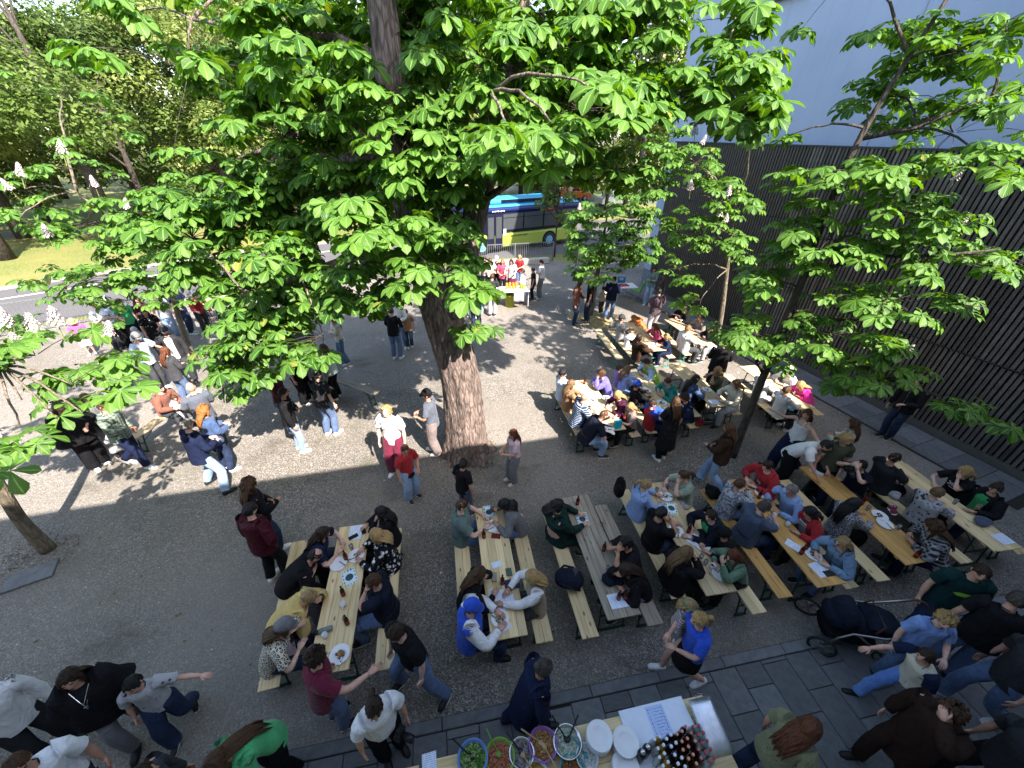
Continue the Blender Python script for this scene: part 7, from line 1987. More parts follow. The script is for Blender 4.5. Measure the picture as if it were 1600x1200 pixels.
IT = {'plates': [(-2.387, 3.704, 'bones', 'white plate with dark leftovers in front of the floral blouse'), (-2.612, 3.557, '', 'empty white plate in front of the balding person'), (-2.119, 2.326, 'bun', 'white plate with a bread roll at the near end of the leftmost table'), (-0.283, 4.309, '', 'empty white plate in front of the grey cardigan'), (-0.095, 2.808, 'meal', 'white plate with grilled food in front of the blue baseball jacket'), (2.915, 5.059, 'bones', 'plate with leftovers beside the light blue shirt'), (2.847, 4.302, 'meal', 'plate with a flat pancake in front of the eating black t-shirt'), (3.19, 4.04, 'bones', 'plate with leftovers on the worn table beside a bottle'), (3.262, 3.53, '', 'empty plate at the near end of the worn table'), (4.769, 5.175, 'bones', 'plate with leftovers in front of the bright red hoodie'), (4.93, 3.909, 'bones', 'plate with a fork and leftovers in front of the denim shirt'), (6.646, 4.725, 'bones', 'left one of two plates close together on the bright orange table'), (6.596, 4.546, '', 'right one of two plates close together on the bright orange table'), (6.837, 3.968, 'bun', 'plate with bread in front of the checked flannel shirt'), (2.432, 8.259, 'meal', 'plate beside the violet hooded jacket on the sunlit table'), (2.055, 8.158, 'meal', 'plate in front of the bald person on the sunlit table'), (3.559, 8.661, 'meal', 'plate in front of the teal jacket on the sunlit table'), (3.795, 8.113, 'meal', 'yellow filled plate near the near end of the second sunlit table'), (5.205, 8.791, 'bones', 'plate on the dappled table beside the cream sweater'), (7.041, 8.355, 'bones', 'plate in front of the bright pink jacket')],
 'bottles': [(-2.526, 3.645, 'brown bottle standing between two plates on the leftmost table'), (-2.356, 3.086, 'brown bottle next to the white cup on the leftmost table'), (-2.157, 2.697, 'brown bottle nearest the laughing navy polo'), (-0.409, 4.092, 'brown bottle in front of the grey green polo shirt'), (-0.076, 3.31, 'red brown bottle beside the booklets'), (1.236, 4.832, 'brown bottle at the far end of the grey table'), (1.541, 3.904, 'brown bottle in front of the clasped hands on the grey table'), (1.608, 3.12, 'left bottle of the pair on a white sheet'), (1.711, 3.122, 'right bottle of the pair on a white sheet'), (3.047, 4.282, 'brown bottle in front of the navy cardigan'), (4.659, 5.079, 'brown bottle in front of the camouflage hoodie'), (4.744, 3.927, 'left brown bottle beside the denim shirt'), (4.87, 4.012, 'right brown bottle beside the denim shirt'), (6.503, 4.981, 'left brown bottle beyond the plates on the bright orange table'), (6.669, 5.091, 'right brown bottle beyond the plates on the bright orange table'), (6.594, 3.916, 'brown bottle beside the bread plate on the bright orange table'), (1.957, 8.941, 'brown bottle at the far end of the turquoise bag table'), (2.679, 7.412, 'brown bottle beside the turquoise bag')],
 'cups': [(-2.298, 2.933, 'cup', 'white cup between two brown bottles on the leftmost table'), (-2.501, 3.825, 'glass', 'clear glass beside the plate of the floral blouse'), (-2.381, 2.524, 'paper', 'paper cup in the hand of the leopard top'), (-0.369, 4.451, 'paper', 'white cup next to the place mat in front of the grey cardigan'), (1.535, 3.552, 'glass', 'clear glass on the grey table near the bowed head'), (2.767, 5.163, 'glass', 'clear glass between the light blue shirt and the sage top'), (2.993, 5.265, 'dark', 'dark mug next to the sage top'), (3.057, 3.783, 'glass', 'clear glass left of the auburn haired person'), (3.093, 3.696, 'glass', 'clear glass nearest the auburn haired person'), (3.182, 3.644, 'mug', 'white mug of black coffee on the worn table'), (4.825, 4.459, 'paper', 'white paper cup in front of the red cardigan'), (4.694, 4.644, 'paper', 'white cup held by the slate blue polo'), (6.51, 4.849, 'glass', 'clear glass beyond the two plates on the bright orange table'), (6.737, 4.444, 'glass', 'clear glass between plates and mug on the bright orange table'), (6.694, 4.07, 'dark', 'dark mug with spoon on the bright orange table'), (8.282, 5.046, 'glass', 'clear glass on the far right table'), (8.549, 4.906, 'beer', 'glass of amber beer in front of the black blazer'), (6.132, 13.354, 'paper', 'white cup on the far table next to the slatted wall'), (6.303, 12.172, 'mug', 'white mug on the far table next to the slatted wall'), (2.29, 7.523, 'paper', 'white cup held by the navy polo on the turquoise bag table'), (3.859, 8.643, 'paper', 'white cup in front of the teal jacket')],
 'papers': [(-2.547, 4.135, 0.15, 0.21, 0.28, 'printed sheet at the far end of the leftmost table'), (-0.175, 3.616, 0.34, 0.15, 0.1, 'white napkin in the middle of the booklet table'), (-0.146, 3.164, 0.02, 0.26, 0.11, 'white folded booklet in front of the beige vest'), (-0.039, 3.028, 0.22, 0.3, 0.2, 'printed form under the writing hands of the beige vest'), (-0.021, 2.701, 0.54, 0.16, 0.09, 'white napkin beside the grilled food plate'), (1.614, 3.101, 0.21, 0.3, 0.21, 'printed sheet under the pair of bottles on the grey table'), (3.087, 4.158, -0.73, 0.16, 0.24, 'white sheet next to the navy cardigan'), (4.71, 4.079, -0.83, 0.21, 0.16, 'blank white sheet on the worn orange table'), (4.905, 3.665, 0.28, 0.28, 0.24, 'printed sheet at the near end of the worn orange table'), (6.23, 5.822, -0.68, 0.24, 0.17, 'pictures sheet at the far end of the bright orange table'), (8.414, 4.296, 0.2, 0.26, 0.2, 'printed sheet at the near end of the far right table'), (5.169, 8.224, 0.19, 0.26, 0.2, 'pale sheet at the near end of the dappled table'), (4.546, 11.455, 0.41, 0.28, 0.2, 'printed sheet at the near end of the far sunlit table'), (6.448, 11.834, -0.46, 0.26, 0.2, 'pale sheet at the near end of the table by the slatted wall'), (1.866, 7.766, -0.47, 0.2, 0.15, 'pale crumpled paper next to the bald person')],
 'mats': [(-2.371, 3.356, 0.55, 'colourful place mat with dark round print on the leftmost table'), (-0.357, 4.616, 0.15, 'colourful place mat in front of the grey cardigan'), (1.284, 4.51, 0.1, 'colourful place mat in front of the dark green blouse'), (2.934, 4.792, -0.2, 'colourful place mat between the black t-shirt and sage top')],
 'phones': [(-2.433, 4.175, 0.5, 'black phone next to the black haired person with hand at mouth', (0.012, 0.013, 0.016)), (-2.559, 4.048, -0.9, 'black phone reached for by the navy t-shirt', (0.0121, 0.013, 0.016)), (-0.205, 3.407, 0.05, 'phone with pale picture beside the booklets', (0.3, 0.25, 0.22)), (4.64, 4.588, 0.4, 'phone with bright screen held by the slate blue polo', (0.2, 0.26, 0.42))],
 'flat': [(-0.209, 4.122, -0.1, 0.15, 0.09, 0.02, (0.12, 0.012, 0.02), 'maroon wallet on the second table', 'wallet'), (0.067, 3.304, 0.25, 0.22, 0.15, 0.02, (0.02, 0.03, 0.07), 'navy notebook in front of the beige vest', 'notebook'), (0.017, 3.4939999999999998, 0.2, 0.09, 0.13, 0.012, (0.06, 0.09, 0.07), 'green card lying on the navy notebook', 'card'), (4.996, 3.593, 0.2, 0.2, 0.09, 0.02, (0.015, 0.015, 0.016), 'black wallet lying on the printed sheet', 'wallet'), (6.957, 8.042, 0.7, 0.2, 0.27, 0.012, (0.12, 0.38, 0.5), 'turquoise booklet at the near end of the pink jacket table', 'booklet'), (4.729, 5.333, 0.9, 0.15, 0.22, 0.012, (0.02, 0.13, 0.22), 'blue card read by the camouflage hoodie', 'card')],
 'waterbottle': (-2.329, 2.628), 'backpack': (0.959, 3.511), 'soft': [('jacket', 1.583, 3.422, 0.775, 0.3, 0.17, 0.14, 0.1, 'ink', 'dark jacket crumpled on the grey plank table', 'jacket'), ('jacket', 2.106, 5.275, 0.5, 0.2, 0.1, 0.12, 0.42, 'black', 'black jacket hung behind the light blue shirt', 'jacket'), ('handbag', 3.969, 5.37, 0.482, 0.4, 0.12, 0.17, 0.2, 'black', 'black handbag on the empty end of the varnished bench', 'bag'), ('cloth_bag', 8.378, 4.626, 0.775, 0.2, 0.16, 0.1, 0.09, 'slate', 'folded blue grey bag on the far right table', 'bag'), ('cloth_bag', 7.651, 5.453, 0.482, 0.5, 0.12, 0.09, 0.1, 'lgrey', 'pale grey cloth bag on the bench behind the floral blouse', 'bag'), ('scarf', 2.194, 7.046, 0.775, 0.5, 0.14, 0.24, 0.06, 'white:stripe:black', 'white striped cloth hanging over the near end of the turquoise bag table', 'cloth'), ('sports_bag', 7.171, 8.518, 0.0, 0.4, 0.28, 0.2, 0.32, 'black', 'black bag on the ground beside the right trunk', 'bag'), ('jacket', 6.989, 4.868, 0.775, 0.8, 0.16, 0.07, 0.05, 'maroon:stripe:white', 'maroon and white scarf lying on the bright orange table', 'scarf')],
 'carriers': [(2.439, 7.073, 0.772, 0.3, (0.0, 0.36, 0.48), 'turquoise gift bag on the near end of the sunlit table'), (4.603, 7.605, 0.482, 0.2, (0.24, 0.02, 0.03), 'red bag on the bench end beside the black patterned dress')],
 'bowls': [(-0.323, 1.348), (-0.039, 1.368), (0.192, 1.403), (0.422, 1.474), (0.688, 1.5), (0.887, 1.384), (0.718, 1.282), (0.343, 1.237)],
 'stacks': [(1.033, 1.535, 14, 'top plate of the tall white plate stack on the buffet'), (1.318, 1.502, 11, 'top plate of the second white plate stack beside the tall one'), (1.284, 1.323, 6, 'top plate of the low white plate stack at the bottom edge')],
 'drinks': [(1.61, 1.504, 'c', 'w', 'clear drink bottle with white cap in the crowd of bottles on the buffet'), (1.623, 1.43, 'c', 'w', 'clear drink bottle with white cap in the crowd of bottles on the buffet'), (1.618, 1.361, 'c', 'w', 'clear drink bottle with white cap in the crowd of bottles on the buffet'), (1.635, 1.295, 'c', 'w', 'clear drink bottle with white cap in the crowd of bottles on the buffet'), (1.674, 1.526, 'y', 'w', 'yellow drink bottle with white cap in the crowd of bottles on the buffet'), (1.691, 1.459, 'y', 'w', 'yellow drink bottle with white cap in the crowd of bottles on the buffet'), (1.679, 1.392, 'y', 'w', 'yellow drink bottle with white cap in the crowd of bottles on the buffet'), (1.696, 1.326, 'y', 'w', 'yellow drink bottle with white cap in the crowd of bottles on the buffet'), (1.735, 1.27, 'y', 'w', 'yellow drink bottle with white cap in the crowd of bottles on the buffet'), (1.74, 1.51, 'k', 'w', 'black drink bottle with white cap in the crowd of bottles on the buffet'), (1.77, 1.449, 'k', 'w', 'black drink bottle with white cap in the crowd of bottles on the buffet'), (1.785, 1.383, 'k', 'w', 'black drink bottle with white cap in the crowd of bottles on the buffet'), (1.796, 1.315, 'k', 'w', 'black drink bottle with white cap in the crowd of bottles on the buffet'), (1.797, 1.546, 'k', 'w', 'black drink bottle with white cap in the crowd of bottles on the buffet'), (1.83, 1.479, 'k', 'w', 'black drink bottle with white cap in the crowd of bottles on the buffet'), (1.85, 1.361, 'k', 'w', 'black drink bottle with white cap in the crowd of bottles on the buffet'), (1.861, 1.294, 'k', 'w', 'black drink bottle with white cap in the crowd of bottles on the buffet'), (1.928, 1.576, 'r', 'c', 'dark red drink bottle with copper cap in the crowd of bottles on the buffet'), (1.964, 1.516, 'r', 'c', 'dark red drink bottle with copper cap in the crowd of bottles on the buffet'), (1.951, 1.449, 'r', 'c', 'dark red drink bottle with copper cap in the crowd of bottles on the buffet'), (1.977, 1.387, 'r', 'c', 'dark red drink bottle with copper cap in the crowd of bottles on the buffet'), (1.985, 1.319, 'r', 'c', 'dark red drink bottle with copper cap in the crowd of bottles on the buffet'), (1.865, 1.551, 'r', 'c', 'dark red drink bottle with copper cap in the crowd of bottles on the buffet'), (1.897, 1.491, 'r', 'c', 'dark red drink bottle with copper cap in the crowd of bottles on the buffet'), (1.885, 1.424, 'r', 'c', 'dark red drink bottle with copper cap in the crowd of bottles on the buffet'), (1.917, 1.355, 'r', 'c', 'dark red drink bottle with copper cap in the crowd of bottles on the buffet'), (2.041, 1.497, 'r', 'c', 'dark red drink bottle with copper cap in the crowd of bottles on the buffet'), (1.983, 1.617, 'r', 'p', 'dark red drink bottle with rosy cap in the crowd of bottles on the buffet'), (2.024, 1.563, 'r', 'p', 'dark red drink bottle with rosy cap in the crowd of bottles on the buffet'), (2.052, 1.43, 'r', 'p', 'dark red drink bottle with rosy cap in the crowd of bottles on the buffet'), (2.052, 1.362, 'r', 'p', 'dark red drink bottle with rosy cap in the crowd of bottles on the buffet'), (2.063, 1.618, 'c', 'r', 'clear drink bottle with red cap in the crowd of bottles on the buffet'), (2.13, 1.629, 'c', 'r', 'clear drink bottle with red cap in the crowd of bottles on the buffet'), (2.093, 1.55, 'c', 'r', 'clear drink bottle with red cap in the crowd of bottles on the buffet'), (2.159, 1.567, 'c', 'r', 'clear drink bottle with red cap in the crowd of bottles on the buffet'), (2.172, 1.501, 'c', 'r', 'clear drink bottle with red cap in the crowd of bottles on the buffet'), (2.18, 1.433, 'c', 'r', 'clear drink bottle with red cap in the crowd of bottles on the buffet'), (2.191, 1.366, 'c', 'r', 'clear drink bottle with red cap in the crowd of bottles on the buffet'), (2.107, 1.482, 'c', 'r', 'clear drink bottle with red cap in the crowd of bottles on the buffet'), (2.116, 1.409, 'c', 'r', 'clear drink bottle with red cap in the crowd of bottles on the buffet'), (2.127, 1.342, 'c', 'r', 'clear drink bottle with red cap in the crowd of bottles on the buffet')],
 'thermos': [(1.452, 1.394, 'left one of two black thermos flasks beside the drinks'), (1.518, 1.435, 'right one of two black thermos flasks beside the drinks')],
 'poster': [(1.319, 1.804), (2.105, 1.966), (2.167, 1.708)],
 'lid': (2.327, 1.676), 'menu1': (-0.781, 1.309), 'menu2': (1.542, 1.368), 'pram1': (5.09, 3.01, -1.83), 'pram2': (6.282, 14.085, 2.4), 'cameras': [(-1.14, 1.538, 0.88, -1.9, 'black camera with long lens hanging from the hand of the white blouse'), (6.444, 5.468, 1.17, 2.9, 'black camera raised to the eyes of the navy t-shirt')],
 'bus': (0.05, 27.9, 238), 'car1': (6.649, 51.492, 70), 'car2': (10.981, 47.575, 70), 'stall': (-0.314, 16.437), 'redtable': (5.084, 17.57), 'trestle': (-11.405, 14.701), 'tepee': (7.29, 18.369), 'slab': (-8.0, 3.7)}
for k, (x, y, food, label) in enumerate(IT['plates']): plate(x, y, food, label)
AMBER, YEL, CLEAR, DARK = plain('amber_bottle', (.16, .05, .012), .12), plain('yellow_drink', (.42, .24, .02), .15), plain('pale_bottle', (.42, .47, .46), .10), plain('black_bottle', (.012, .008, .008), .12)
LABW, LABR = plain('label_red', (.32, .03, .025), .6), plain('label_white', (.65, .65, .62), .6)
CAPW, CAPR, CAPC, CAPK = plain('cap_white', (.68, .70, .74), .35), plain('cap_red', (.42, .035, .035), .35), plain('cap_copper', (.50, .20, .12), .3, .4), plain('cap_pink', (.45, .14, .12), .35)
for x, y, label in IT['bottles']: bottle(x, y, label, COLA, LABW, None)
for x, y, kind, label in IT['cups']:
    if kind == 'glass': cup(x, y, label, GLASS, None, .034, .11, name='glass')
    elif kind == 'beer': cup(x, y, label, GLASS, plain('beer', (.55, .28, .03), .2), .036, .14, name='glass')
    elif kind == 'paper': cup(x, y, label, PORC, None, .036, .09)
    elif kind == 'mug': cup(x, y, label, PORC, plain('coffee', (.02, .01, .006), .2), .040, .08, True)
    elif kind == 'dark': cup(x, y, label, plain('grey_cup', (.10, .10, .11), .4), None, .038, .09, True)
    else: cup(x, y, label, PORC, None, .04, .07, True)
for x, y, rz, w, h, label in IT['papers']: paper(x, y, rz, w, h, label)
for x, y, rz, label in IT['mats']: place_mat(x, y, rz, label)
for x, y, rz, label, f in IT['phones']: phone(x, y, rz, label, f)
for x, y, rz, w, h, th, c, label, cat in IT['flat']:
    o = MB().box((0, 0, th / 2 + .001), (w, h, th), bev=.004).obj(cat.replace(' ', '_'), plain('flat_' + label.split()[0], c, .5), None, False, (x, y, TZ), rz)
    tag(o, label, cat)
x, y = IT['waterbottle']
t = thing('water_bottle', 'grey sports bottle with black lid standing on the leftmost table', 'bottle', (x, y, TZ))
MB().lathe([(0, 0), (.034, 0), (.036, .01), (.036, .15), (.030, .17), (0, .17)], 14, close=False).obj('flask', plain('smoke_plastic', (.16, .20, .18), .2), t, True)
MB().lathe([(0, .235), (.022, .235), (.030, .20), (.031, .171), (0, .171)], 14, close=False).obj('lid', plain('black_plastic', (.012, .012, .012), .4), t, True)
t.rotation_euler = (math.pi / 2, 0, R(-70)); t.location.z = TZ + .037
backpack(*IT['backpack'], R(80), 'dark backpack with grey front pocket lying on a bench')
for name, x, y, z, rz, sx, sy, sz, spec, label, cat in IT['soft']:
    soft_pile(name, x, y, z, rz, sx, sy, sz, spec, label, cat, int(abs(x) * 100))
# turquoise gift bag
def carrier(x, y, z, rz, c, label, w=.16, d=.09, h=.20):
    t = thing('carrier_bag', label, 'bag', (x, y, z), rz)
    mb = CB()
    pts = []
    V = [(-w / 2, -d / 2, 0), (w / 2, -d / 2, 0), (w / 2, d / 2, 0), (-w / 2, d / 2, 0), (-w / 2 * 1.1, -d / 2, h), (w / 2 * 1.1, -d / 2 * .9, h), (w / 2 * 1.1, d / 2, h), (-w / 2 * 1.1, d / 2 * .9, h), (0, -d / 2 * .8, h * .6), (0, d / 2 * 1.1, h * .6)]
    mb.add(V, [(3, 2, 1, 0), (0, 1, 8), (1, 5, 8), (5, 4, 8), (4, 0, 8), (2, 3, 9), (3, 7, 9), (7, 6, 9), (6, 2, 9), (1, 2, 6, 5), (3, 0, 4, 7)])
    mb.obj('bag', plain('bag_' + label.split()[0], c, .4), t)
    for sy in (-1, 1):
        MB().tube([(-w * .25, sy * d * .45, h), (-w * .2, sy * d * .45, h + .07), (w * .2, sy * d * .45, h + .07), (w * .25, sy * d * .45, h)], .004, 5).obj('handle', plain('bag_cord', (.6, .6, .6), .7), t)
for x, y, z, rz, c, label in IT['carriers']: carrier(x, y, z, rz, c, label)

# ------------------------------------------------------------------ the buffet
def bowl(x, y, r, h, mat, label, fill, seed, spoon=None, n=60, sz=.022):
    g = np.random.default_rng(seed)
    t = thing('salad_bowl', label, 'bowl', (x, y, TZ), 0, 'salad bowls on the buffet')
    MB().lathe([(0, 0), (r * .55, 0), (r * .8, h * .35), (r * .97, h), (r * 1.05, h * 1.02), (r * 1.05, h * 1.06), (r * .95, h * 1.05), (r * .77, h * .38), (r * .5, .006), (0, .006)], 26, close=False).obj('shell', mat, t, True)
    fm = MB()
    fm.lathe([(0, h * .80), (r * .5, h * .78), (r * .88, h * .70)], 20, close=False)
    lumps(fm, (0, 0, h * .74), r * .80, n, sz, g, h * .22)
    fm.obj('salad', fill, t, False)
    if spoon:
        for k, (a, c) in enumerate(spoon):
            d = np.array([math.cos(a), math.sin(a)])
            sm = MB()
            p0 = np.array([d[0] * r * .15, d[1] * r * .15, h * .95]); p1 = np.array([d[0] * r * 1.75, d[1] * r * 1.75, h * 1.35])
            sm.tube([p0, p1], [.007, .009], 6)
            sm.ball(p0, (.036, .026, .010), 10, 6, 0, Euler((0, 0, a)).to_matrix())
            sm.obj('spoon', c, t, True)
    return t
SPW, SPK, SPT = plain('spoon_wood', (.42, .27, .13), .6), plain('spoon_black', (.012, .012, .013), .4), plain('spoon_teal', (.03, .22, .23), .4)
STEEL = plain('bowl_steel', (.55, .56, .57), .22, 1.0)
B = IT['bowls']
bowl(*B[0], .155, .12, plain('bowl_blue', (.10, .20, .42), .35), 'blue plastic bowl of green leaf salad', food_mat('lettuce', (.03, .10, .015), (.10, .22, .04), (.35, .40, .18)), 1, [(2.6, SPK)], 60, .034)
bowl(*B[1], .155, .10, plain('bowl_green', (.14, .28, .04), .35), 'green plastic bowl of chopped tomato and ham salad', food_mat('ham_salad', (.42, .10, .05), (.48, .22, .12), (.28, .06, .03)), 2, [(2.2, plain('spoon_green', (.12, .26, .04), .4))], 90, .018)
bowl(*B[2], .130, .10, STEEL, 'steel bowl of grey mixed salad with wooden spoon', food_mat('grey_salad', (.22, .20, .20), (.34, .30, .28), (.10, .09, .10)), 3, [(2.4, SPK), (-.9, SPW)], 80, .02)
bowl(*B[3], .150, .11, plain('bowl_purple', (.24, .10, .30), .35), 'purple plastic bowl of noodle salad with wooden spoons', food_mat('noodle_salad', (.42, .28, .10), (.30, .17, .06), (.30, .08, .04)), 4, [(2.7, SPW), (-1.0, SPW)], 80, .02)
bowl(*B[4], .150, .11, STEEL, 'steel bowl of white potato salad with two black spoons', food_mat('white_salad', (.60, .64, .58), (.50, .56, .46), (.20, .32, .14)), 5, [(2.2, SPK), (1.0, SPK)], 70, .018)
bowl(*B[5], .115, .09, plain('bowl_clear', (.50, .56, .56), .2), 'small pale bowl with turquoise spoon and white dressing', food_mat('dressing', (.62, .64, .60), (.56, .58, .54), (.5, .53, .48)), 6, [(2.3, SPT)], 30, .02)
bowl(*B[6], .13, .09, plain('bowl_teal', (.03, .22, .22), .35), 'teal plastic bowl of red salsa at the bottom edge', food_mat('salsa', (.30, .06, .03), (.16, .10, .03), (.36, .16, .05)), 7, None, 60, .018)
bowl(*B[7], .12, .08, plain('bowl_clear', (.50, .56, .56), .2), 'small clear bowl of yellow corn at the bottom edge', food_mat('corn', (.5, .34, .06), (.42, .26, .05), (.3, .2, .06)), 8, None, 50, .018)
for k, (x, y, n, label) in enumerate(IT['stacks']):
    for i in range(n):
        t = thing('dinner_plate', label if i == n - 1 else label.replace('top plate', 'plate below the top'), 'plate', (x + rng.normal(0, .0015), y + rng.normal(0, .0015), TZ + i * .0125), 0, 'dinner plate stack ' + 'abc'[k])
        link('dish', PLATE_ME, t, (0, 0, 0), None, (1.12, 1.12, 1.0))
# drinks
for i, (x, y, kind, cc, label) in enumerate(IT['drinks']):
    bottle(x, y, label, {'c': CLEAR, 'y': YEL, 'k': DARK, 'r': COLA}[kind], None, {'w': CAPW, 'r': CAPR, 'c': CAPC, 'p': CAPK}[cc], s=1.0, group='drink bottles on the buffet')
for x, y, label in IT['thermos']:
    t = thing('thermos', label, 'thermos', (x, y, TZ), 0, 'black thermos flasks')
    MB().lathe([(0, 0), (.042, 0), (.045, .01), (.045, .19), (.03, .225), (0, .225)], 16, close=False).obj('flask', plain('black_gloss', (.012, .012, .014), .15), t, True)
    MB().lathe([(0, .262), (.024, .262), (.028, .226), (0, .226)], 12, close=False).obj('lid', plain('steel_bright', (.55, .55, .55), .25, 1), t, True)
# white poster board with hand written lines
(x0, y0), (x1, y1), (x2, y2) = IT['poster']
cx, cy = (x1 + x0) / 2, (y1 + y0) / 2
ex = np.array([x1 - x0, y1 - y0]); w = np.linalg.norm(ex); a = math.atan2(ex[1], ex[0])
h = .48
t = thing('poster_board', 'white poster board with handwritten blue lines lying on the buffet', 'poster', (cx + math.sin(a) * h / 2, cy - math.cos(a) * h / 2, TZ + .012), a)
MB().box((0, 0, 0), (w, h, .012), bev=.002).obj('board', plain('poster_white', (.70, .76, .86), .5, var=.03), t)
wm = MB(); g = np.random.default_rng(5)
for sx in (-1, 1):
    for k in range(13):
        wm.box((.02 + sx * .082, .185 - k * .031 + g.normal(0, .002), .0070), (g.uniform(.004, .008), g.uniform(.014, .026), .0008))
for line in range(13):
    y_ = .185 - line * .029
    xx = -.045 + (.03 if line % 4 else 0)
    while xx < .085:
        ww = g.uniform(.005, .013)
        if g.random() < (.95 if line > 9 else .75):
            wm.box((xx + ww / 2, y_ + g.normal(0, .0015), .0070), (ww, g.uniform(.003, .007) * (1.5 if line in (10, 11) else 1), .0008), Euler((0, 0, g.normal(0, .2))).to_matrix())
        xx += ww + g.uniform(.002, .005)
MB().box((.02, 0, .0062), (.22, .43, .0006)).obj('printed_sheet', plain('sheet_blue', (.46, .58, .84), .6, var=.03), t)
wm.obj('handwriting', plain('blue_marker', (.05, .09, .32), .6), t)
# steel chafing lid standing tilted
x, y = IT['lid']
t = thing('serving_cover', 'brushed steel serving cover leaning beside the white poster board', 'cover', (x, y, TZ), A_E)
lm = MB()
V = []
for j in range(9):
    v_ = j / 8
    for i in range(9):
        u = i / 8 - .5
        edge = .018 if abs(u) > .48 or j in (0, 8) else 0
        V.append((u * .30 * (1 - .06 * v_), (v_ - .5) * .50, .10 * v_ + .02 + .022 * (1 - (2 * u) ** 4) * math.sin(math.pi * min(1, max(0, v_))) ** .5 - edge))
F = [(j * 9 + i, j * 9 + i + 1, (j + 1) * 9 + i + 1, (j + 1) * 9 + i) for j in range(8) for i in range(8)]
lm.add(V, F)
o = lm.obj('cover', plain('brushed_steel', (.66, .69, .74), .42, .85), t, True)
md = o.modifiers.new('thick', 'SOLIDIFY'); md.thickness = .004
MB().tube([(-.04, .25, .12), (-.04, .28, .135), (.04, .28, .135), (.04, .25, .12)], .008, 6).obj('handle', plain('steel_bright', (.55, .55, .55), .25, 1), t, True)
paper(*IT['menu1'], A_E + .05, .15, .21, 'blue printed menu sheet on the left end of the buffet')
paper(*IT['menu2'], A_E + .02, .30, .22, 'white sheet between the plates and the drinks on the buffet', PAPER)

# ------------------------------------------------------------------ prams, camera, things held
def wheel(par, c, r, ax, mt, ms):
    t_ = MB(); Q = Matrix.Rotation(ax, 3, 'Z')
    pts = [Q @ Vector((0, r * math.cos(a), r * math.sin(a))) for a in np.linspace(0, 2 * math.pi, 21)]
    t_.tube([Vector(c) + p for p in pts], r * .12, 6, ref=Q @ Vector((1, 0, 0)), cap=False)
    w = t_.obj('wheel', mt, par, True)
    s_ = MB()
    for k in range(6):
        a = k * math.pi / 3
        s_.tube([Vector(c), Vector(c) + Q @ Vector((0, r * .95 * math.cos(a), r * .95 * math.sin(a)))], [r * .09, r * .055], 5)
    s_.tube([Vector(c) + Q @ Vector((-.03, 0, 0)), Vector(c) + Q @ Vector((.03, 0, 0))], r * .16, 8)
    s_.obj('spokes', ms, w)
def pram(x, y, rz, label, fab):
    t = thing('pram', label, 'pram', (x, y, 0), rz, 'prams in the yard')
    fr, rb = plain('pram_frame', (.34, .32, .30), .3, .9), plain('tyre', (.018, .019, .02), .7)
    fa = cloth(fab); lt = plain('brown_leather', (.09, .045, .022), .5)
    for sx in (-1, 1):
        wheel(t, (sx * .30, -.40, .175), .165, -.35, rb, fr)
        wheel(t, (sx * .21, .42, .115), .105, -.45, rb, fr)
        MB().tube([(sx * .29, -.40, .17), (sx * .27, -.28, .44), (sx * .265, -.16, .60), (sx * .26, .20, .66), (sx * .255, .66, .98)], .017, 7).obj('side_tube', fr, t, True)
        MB().tube([(sx * .265, -.10, .60), (sx * .25, .20, .36), (sx * .21, .42, .15)], .018, 7).obj('front_tube', fr, t, True)
    MB().tube([(-.255, .66, .98), (-.21, .73, 1.01), (.21, .73, 1.01), (.255, .66, .98)], .019, 8).obj('push_handle', lt, t, True)
    cc = CB(); cc.tube([(0, -.42, .62), (0, -.36, .60), (0, 0, .57), (0, .40, .60), (0, .50, .64)], [(.12, .08), (.205, .13), (.225, .145), (.205, .12), (.10, .06)], 16, ref=(1, 0, 0)); cc.ruffle(.006, gi); cc.obj('carrycot', fa, t, True)
    hd_ = MB()
    for k in range(7):
        pass
    V = []
    for j in range(8):
        a = R(-8 + j * 12.5)
        for i in range(11):
            b_ = math.pi * i / 10
            rx, rr = .225, .27
            V.append((rx * math.cos(b_), -.16 - rr * math.cos(a) * (.35 + .65 * math.sin(b_)) + .06, .64 + rr * math.sin(a) * math.sin(b_) ** .7))
    F = [(j * 11 + i, j * 11 + i + 1, (j + 1) * 11 + i + 1, (j + 1) * 11 + i) for j in range(7) for i in range(10)]
    hd_.add(V, F)
    o = hd_.obj('hood', fa, t, True); md = o.modifiers.new('thick', 'SOLIDIFY'); md.thickness = .008
    ap = CB(); ap.tube([(0, .02, .70), (0, .22, .72), (0, .42, .68), (0, .50, .62)], [(.20, .03), (.215, .045), (.19, .05), (.10, .03)], 14, ref=(1, 0, 0)); ap.ruffle(.008, gi); ap.obj('apron', fa, t, True)
    bs = CB(); bs.tube([(0, -.34, .30), (0, 0, .27), (0, .30, .26)], [(.20, .10), (.20, .11), (.16, .08)], 12, ref=(1, 0, 0)); bs.ruffle(.01, gi); bs.obj('basket', cloth('black'), t, True)
    MB().tube([(-.22, .10, .66), (-.2, .16, .82), (.2, .16, .82), (.22, .10, .66)], .014, 8).obj('bumper_bar', lt, t, True)
    return t
pram(*IT['pram1'], 'black pram with spoked wheels parked by the varnished tables', 'ink')
pram(*IT['pram2'], 'dark grey pram beside the table by the slatted wall', 'charcoal')
